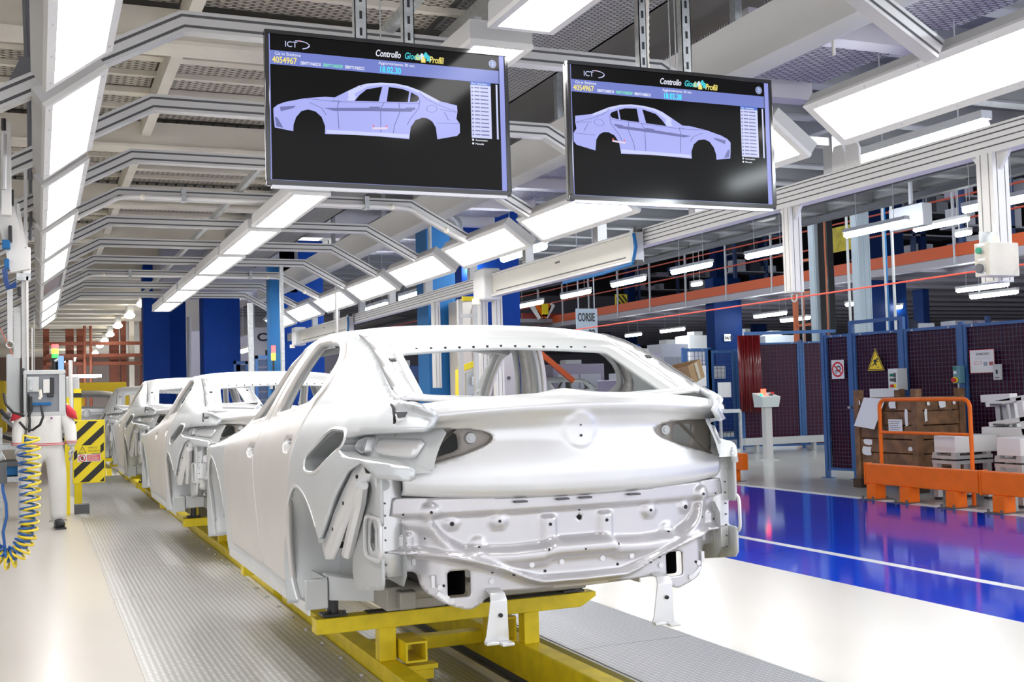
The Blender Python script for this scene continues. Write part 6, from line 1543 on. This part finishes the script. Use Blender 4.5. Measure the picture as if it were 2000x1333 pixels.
# slotted posts and hoist in the middle
for (x0, x1, y0, y1, Y, lab, m) in ((485, 497, 592, 762, 15.5, 'galvanised post rising beside the white lane sign', STEEL), (547, 556, 520, 680, 15.0, 'slotted grey angle post beside the stack light', STEEL), (656, 661, 560, 660, 16, 'thin pale drop pipe behind the right slanted lights', WHITE), (838, 846, 400, 590, 14.0, 'pale drop pipe left of the blue columns', WHITE)):
    p, q = atY(x0, y0, Y), atY(x1, y1, Y); o = tag(build('upright', B().box(p[0], q[0], Y, Y+.08, 0 if y1 > 670 else q[2], p[2]), m), lab, 'post')
t = thing('stack_light', 'red and amber stack light in front of the slim blue post', 'stack light', tuple(atY(534, 700, 17.40)))
for (y0, y1, nm) in ((675, 690, 'stack_red'), (690, 704, 'stack_amber')): p, q = atY(534, y0, 17.40), atY(534, y1, 17.40); build('lamp', B().cyl((p[0], 17.40, q[2]), (p[0], 17.40, p[2]-.004), .032, 14), MATS[nm], t, smooth=True)
p, q = atY(534, 704, 17.40), atY(534, 760, 17.40); build('stem', B().cyl((p[0], 17.40, q[2]), (p[0], 17.40, p[2]), .015, 8), BLACK, t); build('box', B().box(p[0]-.05, p[0]+.06, 17.40, 17.50, q[2], q[2]+.22), STEEL, t)
# light blue strips and louvred blue fence behind the cars
for (xa, xb, y0, Y, lab) in ((425, 455, 715, 24, 'first louvred blue screen behind the second car roof'), (456, 484, 706, 23.5, 'second louvred blue screen behind the second car roof'), (498, 527, 695, 20.5, 'louvred blue screen below the white lane sign'), (366, 424, 738, 26, 'low dark blue screen behind the third car roof')):
    p, q = atY(xa, y0, Y), atY(xb, y0-6, Y); t = thing('louvre_screen', lab, 'screen', (p[0], Y, 0)); zt = p[2]
    f = B().box(p[0], p[0]+.05, Y-.02, Y+.03, 0, zt).box(q[0]-.05, q[0], Y-.02, Y+.03, 0, zt).box(p[0], q[0], Y-.02, Y+.03, zt-.06, zt); build('frame', f, BLUEF, t)
    for k in range(14): z = .1+(zt-.15)*k/14; build('slat', B().box(p[0]+.05, q[0]-.05, Y, Y+.012, z, z+(zt-.15)/14*.82), mat('slat_navy', (.035, .06, .13), .5), t)
def sign(nm, pts, Y, label, lines, m=PAPER, rods=True, ztop=4.4):
    a, b = atY(*pts[0], Y), atY(*pts[1], Y); t = thing(nm, label, 'sign', ((a[0]+b[0])/2, Y, b[2])); build('plate', B().box(a[0], b[0], Y, Y+.02, b[2], a[2]), m, t)
    for (s_, u, v, size, wd) in lines: text(s_, size*(a[2]-b[2]), (a[0]+(b[0]-a[0])*u, Y-.002, a[2]-(a[2]-b[2])*v), (1, 0, 0), (0, 0, 1), SBLK, 'sign_text', t, bold=.006, width=wd*(b[0]-a[0]))
    if rods: build('rod', B().cyl((a[0]+.05, Y+.01, a[2]), (a[0]+.05, Y+.01, ztop), .01, 6).cyl((b[0]-.05, Y+.01, a[2]), (b[0]-.05, Y+.01, ztop), .01, 6), GREYP, t)
    return t
sign('lane_sign', ((1125, 603), (1168, 664)), 17.5, 'pale hanging sign reading CORSIE above the front car roof', (('CORSIE', .07, .40, .36, .80), ('22', .58, .92, .36, .30)), mat('sign_pale', (.56, .66, .70), .6), ztop=5.13)
sign('lane_sign', ((492, 640), (570, 712)), 23.6, 'white hanging sign reading CORSIE 10, partly hidden by a post', (('CORSIE', .12, .36, .30, 1.25), ('10', .24, .82, .30, .40)), mat('sign_lilac', (.60, .60, .66), .6), ztop=4.76)
def colplate(px, py, wpx, hpx, Y, s_, label):
    a, b = atY(px-wpx/2, py-hpx/2, Y), atY(px+wpx/2, py+hpx/2, Y); t = thing('number_plate', label, 'sign', ((a[0]+b[0])/2, Y, b[2])); build('plate', B().box(a[0], b[0], Y, Y+.01, b[2], a[2]), PAPER, t); text(s_, (a[2]-b[2])*.62, (a[0]+(b[0]-a[0])*.06, Y-.002, b[2]+(a[2]-b[2])*.25), (1, 0, 0), (0, 0, 1), SBLK, 'plate_text', t, bold=.004)
colplate(1421, 660, 13, 14, 30.95, '04/10', 'white number plate 04/10 on the blue hall column'); colplate(1723, 634, 20, 11, 25.95, '04/12', 'white number plate 04/12 on the navy hall column above the fence door')
# cabinet and yellow framed terminal seen through the rear window
t = thing('cable_cabinet', 'tall cream cabinet between the blue columns, seen through the rear window', 'cabinet', tuple(atY(915, 700, 14.6)*[1, 1, 0])); p, q = atY(893, 640, 14.6), atY(937, 640, 14.6); build('body', B().box(p[0], q[0], 14.6, 14.95, 0, 2.7), mat('cabinet_peach', (.66, .60, .52), .5), t, bevel=.01); build('door_edge', B().box(p[0]+.22, p[0]+.235, 14.58, 14.6, .1, 2.6), GREYP, t)
p, q = atY(975, 640, 14.4), atY(1005, 640, 14.4); t = thing('cable_cabinet', 'cream cabinet side right of the yellow terminal, seen through the rear window', 'cabinet', (p[0], 14.4, 0)); build('body', B().box(p[0], q[0], 14.4, 15.0, 0, 2.2), mat('cabinet_peach2', (.62, .57, .55), .5), t, bevel=.01); build('socket', B().cyl((p[0]+.12, 14.4, 1.62), (p[0]+.12, 14.38, 1.62), .025, 10), DGREY, t)
t = thing('operator_terminal', 'yellow framed grey operator terminal seen through the rear window', 'terminal', tuple(atY(915, 740, 12.6)))
a, b = atY(897, 712, 12.6), atY(938, 785, 12.6)
def tq(x, y, Y): return atY(x, y, Y)
fr = B(); 
for P in (((897, 722), (936, 708)), ((897, 722), (897, 790))): fr.bar(tq(*P[0], 12.6), tq(*P[1], 12.6), .10, .07, up=(0, 0, 1) if P[1][0] != 897 else (1, 0, 0))
build('yellow_frame', fr, SYEL, t, bevel=.01); build('screen_case', B().add([tq(908, 730, 12.58), tq(934, 719, 12.58), tq(934, 790, 12.58), tq(908, 790, 12.58)], [(0, 1, 2, 3)]), GREYP, t, solid=.04); build('panel', B().add([tq(920, 737, 12.5), tq(940, 728, 12.5), tq(940, 752, 12.5), tq(920, 752, 12.5)], [(0, 1, 2, 3)]), STEEL, t, solid=.03)
build('column', B().box(*(lambda p, q: (p[0], q[0], 12.8, 12.9, 0, 2.6))(atY(944, 700, 12.8), atY(951, 700, 12.8))), WHITE, t); build('blue_hose', B().tube([tq(937, 690, 12.5), tq(938, 710, 12.5), tq(938, 745, 12.5)], .02, 6), mat('hose_sky', (.03, .22, .6), .4), t); build('blue_tray', B().bar(tq(910, 782, 12.5), tq(928, 774, 12.5), .08, .03), MBLUE, t)
# ladder like lift frame below the motor box
t = thing('ladder_lift', 'pale ladder shaped lift frame below the grey motor box', 'frame', tuple(atY(916, 600, 12.2)))
for x in (899, 929): p, q = atY(x, 585, 12.2), atY(x, 800, 12.2); build('upright', B().box(p[0]-.025, p[0]+.025, 12.2, 12.26, 0, p[2]), ALU, t)
for y in (588, 618): p, q = atY(899, y, 12.2), atY(929, y-2, 12.2); build('rung', B().bar(p, q, .04, .04), WHITE, t)
p = atY(918, 585, 12.15); build('yellow_chain', B().box(p[0]-.10, p[0]+.04, 12.12, 12.16, p[2]-.02, p[2]+.03), SYEL, t); p = atY(934, 580, 12.1); build('yellow_block', B().box(p[0]-.03, p[0]+.03, 12.1, 12.16, p[2]-.03, p[2]+.03), SYEL, t)
t = thing('fire_extinguisher', 'red fire extinguisher with white label seen through the rear door window', 'extinguisher', tuple(atY(623, 790, 20.75))); p, q = atY(623, 762, 20.75), atY(623, 800, 20.75); build('cylinder', B().cyl((p[0], 20.75, q[2]), (p[0], 20.75, p[2]-.02), .065, 14).sphere((p[0], 20.75, p[2]-.02), .065, 12, 6), RED, t, smooth=True); build('label', B().cyl((p[0], 20.75, q[2]+.06), (p[0], 20.75, q[2]+.18), .0668, 14), PAPER, t, smooth=True); build('valve', B().cyl((p[0], 20.75, p[2]+.02), (p[0], 20.75, p[2]+.1), .02, 8), BLACK, t)
build('bracket', B().box(p[0]-.05, p[0]+.4, 20.8, 22.38, q[2]+.1, q[2]+.16), GREYP, t)

# ================================================================ far end of the line
YG = mat('gantry_yellow', (.72, .50, .01), .5)
t = thing('gantry_beam', 'yellow gantry beam across the far end of the line', 'beam', tuple(atY(200, 757, 34))); p, q = atY(153, 748, 34), atY(247, 766, 34); build('beam', B().box(p[0], q[0], 34, 34.4, q[2], p[2]), YG, t, bevel=.03); build('lower_flange', B().box(p[0], q[0]-.3, 33.9, 34.5, q[2]-.12, q[2]-.05), YG, t)
for x in (156, 244): c = atY(x, 760, 34); build('leg', B().box(c[0]-.12, c[0]+.12, 34.1, 34.35, 0, q[2]), YG, t)
p, q = atY(-20, 800, 30), atY(12, 760, 30); tag(build('yellow_machine', B().box(p[0], q[0], 30, 31, .8, q[2]+.2), YG, bevel=.05), 'yellow machine housing at the far left edge', 'machine')
RST = mat('rust_steel', (.22, .055, .025), .6, noise=.2)
for k, (x0, x1, y0, lab) in enumerate(((128, 144, 650, 'first'), (150, 162, 652, 'second'), (214, 232, 650, 'third'), (236, 246, 655, 'fourth'), (252, 262, 655, 'fifth'), (274, 282, 650, 'sixth'), (84, 96, 655, 'zeroth'))):
    p, q = atY(x0, y0, 44), atY(x1, y0, 44); tag(build('rust_column', B().box(p[0], q[0], 44, 44.4, 0, 4.5), RST if k != 4 else CREAM), f'rust red steel column at the far end of the line, {lab if lab != "zeroth" else "leftmost"} from the left'.replace('leftmost from the left', 'behind the stack light'), 'column')
for k, y in enumerate((672, 696, 712)): p, q = atY(90, y, 43.8), atY(285, y, 43.8); tag(build('rust_beam', B().box(p[0], q[0], 43.7, 43.85, p[2]-.06, p[2]+.06), RST), f'rust red cross beam at the far end, {ORD[k]} from the top', 'beam')
p, q = atY(105, 668, 43.5), atY(94, 725, 43.5)
for k, (x, w_) in enumerate(((165, 2), (177, 2))): p = atY(x, 660, 43); tag(build('red_pipe', B().cyl((p[0], 43, 0), (p[0], 43, 4.4), .05, 8), RST), f'thin red vertical pipe at the far end, {ORD[k]} of two', 'pipe')
p = atY(165, 735, 42); tag(build('far_lamp', B().box(p[0]-.45, p[0]+.55, 42, 42.1, p[2]-.05, p[2]+.05), TUBE), 'bright horizontal lamp low at the far end of the line', 'light')
for k, (px, py) in enumerate(((141, 697), (139, 703), (134, 709))): p = atY(px, py, 60); tag(build('far_lamp', B().sphere(p, 1, 10, 6, (.22, .3, .13)).cyl(p, (p[0], p[1], 4.3), .02, 5), mat('warm_lamp', (1, 1, 1), .4), smooth=True), f'small round far lamp right of the stack light, {ORD[k]} from the top', 'light')
p, q = atY(130, 715, 50), atY(215, 745, 50); tag(build('far_window_strip', B().box(p[0], q[0], 50, 50.1, 0, p[2]), mat('far_pale', (.42, .36, .34), .7)), 'pale strip of wall behind the rust red pipes', 'wall panel')

# ================================================================ hall at the right: mezzanine edge, hoist posts, racks
MEZX = 20.0
t = thing('mezzanine_edge', 'long orange kick plate and rails along the mezzanine edge', 'railing', (MEZX, 20, 4.4))
MO = mat('mezz_orange', (.50, .075, .012), .5)
build('kick_plate', B().box(MEZX-.03, MEZX, 5, 68, 4.37, 4.66), MO, t)
for z in (5.2, 5.75): build('rail', B().box(MEZX-.03, MEZX+.01, 5, 68, z, z+.04), mat('rail_red', (.45, .05, .02), .5), t)
for k in range(22): y = 6+k*2.4; build('baluster', B().box(MEZX-.05, MEZX, y-.028, y+.028, 4.2, 6.0), mat('baluster_grey', (.50, .52, .56), .5), t)
LILAC = mat('hoist_pale', (.42, .50, .56), .45)
for (x0, x1, y0, y1, X, lab) in ((1588, 1606, 462, 690, 17.2, 'pale blue grey hoist column left of the two black straps'), (1672, 1696, 440, 650, 17.2, 'pale blue grey hoist column right of the yellow panel')):
    Yq = atX((x0+x1)/2, 600, X)[1]; p, q = atY(x0, y0, Yq), atY(x1, y0, Yq); t = thing('hoist_column', lab, 'column', ((p[0]+q[0])/2, Yq, 0))
    build('web', B().box(p[0], q[0], Yq, Yq+.2, 0, 8.62), LILAC, t)
    for xx in (p[0]+.01, (p[0]+q[0])/2, q[0]-.03): build('rib', B().box(xx, xx+.02, Yq-.03, Yq, 0, 8.62), LILAC, t)
for k, (x, X) in enumerate(((1609, 17.0), (1626, 17.0))): Yq = atX(x, 600, X)[1]-.1; p = atY(x, 600, Yq); tag(build('lifting_strap', B().box(p[0]-.085, p[0]+.085, Yq, Yq+.03, 2.0, 8.62), BLACK), f'black lifting strap hanging between the pale hoist columns, {ORD[k]} from the left', 'strap')
for k, (x, m, r) in enumerate(((1616, 'o', .02), (1567, 's', .02), (1570, 'o', .015), (1660, 's', .03), (1733, 's', .04), (1735, 'b', .02), (1748, 's', .03))):
    X = 16.5; Yq = atX(x, 600, X)[1]; p = atY(x, 600, Yq); tag(build('drop_pipe', B().cyl((p[0], Yq, 1.8), (p[0], Yq, 8.62), r, 8), {'o': mat('pipe_rust', (.35, .09, .03), .5), 's': GREYP, 'b': MBLUE}[m]), f'thin vertical pipe over the fence, {ORD[k]} of the group around the hoist columns', 'pipe')
OX = 17.6; p, q = atX(1578, 470, OX), atX(1592, 470, OX); t = thing('orange_mast', 'rust orange lattice mast left of the pale hoist column', 'mast', tuple(p*[1, 1, 0])); xm_ = p[0]
build('upright', B().box(xm_-.05, xm_+.05, q[1]-.1, q[1], 0, 6.2), mat('mast_orange', (.48, .11, .03), .5), t); build('upright', B().box(xm_-.05, xm_+.05, p[1]+.55, p[1]+.65, 0, 6.2), mat('mast_orange', (.48, .11, .03), .5), t)
for z in (2.9, 3.7, 4.5): build('tie', B().box(xm_-.03, xm_+.03, q[1], p[1]+.6, z, z+.06), MATS['mast_orange'], t)
p, q = atX(1622, 447, 18), atX(1668, 486, 18); tag(build('hanging_board', B().box(18, 18.05, q[1], p[1], q[2], p[2]).box(18.01, 18.04, q[1]+.1, q[1]+.13, p[2], 8.62), mat('panel_ochre', (.52, .44, .02), .5, noise=.3, nscale=5)), 'ochre yellow panel hanging between the pale hoist columns', 'panel')
p, q = atX(1745, 420, 13.2), atX(1812, 432, 13.2); tag(build('hoist_trolley', B().box(13.1, 13.3, q[1], p[1], q[2]-.06, p[2]+.08).box(13.15, 13.2, q[1]+.3, q[1]+.36, p[2]+.08, 5.13), mat('trolley_grey', (.42, .43, .46), .5), bevel=.01), 'pale grey hoist trolley under the aisle ceiling', 'trolley')
p, q = atX(1345, 510, 12.6), atX(1495, 515, 12.6); tag(build('ceiling_fan_unit', B().box(12.4, 13.1, q[1]+.3, p[1]-2.0, 4.62, 4.78), WHITE, bevel=.02), 'white flat unit box under the aisle ceiling behind the tube', 'box')
# striped gate panels and orange chevron on the far mezzanine edge
a, b = atY(1202, 575, 40), atY(1226, 616, 40); t = thing('striped_gate', 'yellow board with black diagonal stripes beside a navy column', 'board', (a[0], 40, b[2])); build('panel', B().box(a[0], b[0], 40, 40.05, b[2], a[2]), SYEL, t); w_ = b[0]-a[0]
for k in range(-2, 4):
    P = clip_poly([(a[0], a[2]-.1-k*.24), (b[0], a[2]-.1-k*.24-w_*1.2), (b[0], a[2]-.1-k*.24-w_*1.2-.11), (a[0], a[2]-.1-k*.24-.11)], a[0]+.03, b[0]-.03, b[2]+.03, a[2]-.03)
    if P: build('black_stripe', B().prism(P, lambda u, v, d: (u, 39.99-d, v), .004), SBLK, t)
t = thing('chevron_brace', 'orange and white V shaped brace below the aisle ceiling beside the blue column', 'brace', tuple(atY(1060, 610, 42)))
for (A0, A1, m, w_) in (((1037, 595), (1055, 622), PAPER, .18), ((1047, 595), (1060, 620), ORANGE, .20), ((1080, 595), (1066, 620), PAPER, .18), ((1072, 595), (1062, 620), ORANGE, .22)): build('limb', B().bar(atY(*A0, 42), atY(*A1, 42), .1, w_, up=(1, 0, 0)), m, t)
q_ = atY(1064, 604, 41.8); build('yellow_panel', B().box(q_[0]-.12, q_[0]+.16, 41.8, 41.85, q_[2]-.22, q_[2]+.22), SYEL, t)
tag(build('red_barrier', B().box(*(lambda p, q: (p[0], q[0], 43, 43.1, q[2], p[2]))(atY(1020, 612, 43), atY(1240, 623, 43))), mat('far_red', (.26, .035, .03), .6)), 'dull red far kick plate behind the hanging CORSIE sign', 'barrier')
tag(build('far_slab_edge', B().box(*(lambda p, q: (p[0], q[0], 43, 46, q[2], p[2]))(atY(1018, 623, 43), atY(1330, 630, 43))), mat('beam_pale', (.55, .53, .58), .5)), 'pale edge of the far upper floor behind the hanging CORSIE sign', 'slab')
# racks and machines
rg = random.Random(11)
SHELFM = [mat('rack_blue', (.02, .06, .20), .5), mat('rack_grey', (.35, .36, .42), .5), mat('rack_dark', (.03, .035, .06), .6), mat('rack_pale', (.55, .56, .64), .5), mat('rack_lilac', (.38, .34, .46), .5)]
def rack(x0, x1, y0, z0, z1, Y, lab, n=5):
    p, q = atY(x0, 600, Y), atY(x1, 600, Y); t = thing('storage_rack', lab, 'rack', (p[0], Y, z0))
    for x in np.linspace(p[0], q[0], 3): build('post', B().box(x-.06, x+.06, Y, Y+.12, z0, z1), SHELFM[0], t)
    for k in range(n):
        z = z0+.1+(z1-z0-.2)*k/n; build('shelf', B().box(p[0], q[0], Y, Y+.8, z, z+.05), SHELFM[1], t); x = p[0]+.1
        while x < q[0]-.25:
            w_ = rg.uniform(.25, .7); h_ = rg.uniform(.2, .8)*(z1-z0-.2)/n
            if rg.random() < .7: build('crate', B().box(x, min(q[0]-.05, x+w_), Y+.1, Y+.7, z+.05, z+.05+h_), rg.choice(SHELFM), t)
            x += w_+rg.uniform(.05, .4)
    return t
rack(1250, 1400, 0, 4.4, 8, 50, 'storage rack on the mezzanine behind the hanging tubes, leftmost')
rack(1440, 1560, 0, 4.4, 8.2, 37, 'storage rack on the mezzanine left of the pale hoist column')
rack(1700, 1880, 0, 4.4, 8.2, 27, 'storage rack on the mezzanine behind the tall navy column')
rack(1890, 2080, 0, 4.4, 8.2, 21, 'storage rack on the mezzanine behind the nearest hanging post')
rack(1770, 2080, 0, 2.1, 3.4, 26, 'low storage rack under the mezzanine behind the fence tops', 3)
rack(1040, 1190, 0, 3.3, 4.6, 48, 'far storage rack behind the hanging CORSIE sign', 3)
def machine(x0, x1, yt, Y, lab, m, m2, legs=False, zb=0):
    p, q = atY(x0, yt, Y), atY(x1, yt, Y); t = thing('machine_cabinet', lab, 'machine', ((p[0]+q[0])/2, Y, zb))
    build('housing', B().box(p[0], q[0], Y, Y+1.0, zb, p[2]), m, t, bevel=.03); w_ = q[0]-p[0]; h_ = p[2]-zb
    build('door', B().box(p[0]+w_*.08, p[0]+w_*.48, Y-.02, Y, zb+h_*.15, zb+h_*.85), m2, t); build('door', B().box(p[0]+w_*.52, p[0]+w_*.92, Y-.02, Y, zb+h_*.15, zb+h_*.85), m2, t); build('top_duct', B().box(p[0]+w_*.3, p[0]+w_*.6, Y+.2, Y+.7, p[2], p[2]+.15), GREYP, t)
for a in ((1250, 1290, 690, 30, 'lilac machine cabinet right of the front car roof', SHELFM[4], SHELFM[3]), (1292, 1345, 672, 33, 'pale machine cabinet behind the mesh frames', SHELFM[3], SHELFM[1]), (1345, 1400, 655, 36, 'white hooded machine behind the mesh frames, left of the blue hall column', PAPER, SHELFM[3]), (1452, 1485, 650, 34, 'pale machine column right of the 04/10 hall column', SHELFM[3], SHELFM[2]), (1495, 1560, 655, 30, 'wide pale tank behind the rear fence', mat('tank_pale', (.50, .54, .60), .4), SHELFM[3]), (1000, 1062, 705, 35, 'dark machine seen through the front car windows', SHELFM[2], SHELFM[4]), (1080, 1180, 712, 36, 'lilac machine row seen through the front car windows', SHELFM[4], SHELFM[3]), (760, 835, 715, 30, 'dark blue machine seen left through the rear window', SHELFM[0], SHELFM[2]), (640, 700, 735, 26, 'grey machine seen through the rear door window', SHELFM[1], SHELFM[2])): machine(*a)
for k, (x0, x1, yt, Y, m) in enumerate(((1205, 1245, 742, 23, SHELFM[4]), (1255, 1300, 760, 23, SHELFM[2]), (1300, 1340, 765, 22, SHELFM[0]))): machine(x0, x1, yt, Y, f'low floor machine beside the rear right pillar of the front car, {ORD[k]} from the left', m, SHELFM[1])
t = thing('orange_stair', 'dark orange stair stringer seen through the front car windows', 'stair', tuple(atY(1030, 720, 28)))
build('stringer', B().bar(atY(1018, 690, 28), atY(1050, 745, 28), .1, .35), MO, t); build('stringer', B().bar(atY(1055, 690, 29), atY(1120, 745, 29), .08, .15), MO, t)

k7 = dup(k1, (12.0, 24.5, .14), 'carrier under the grey car body on the far line')
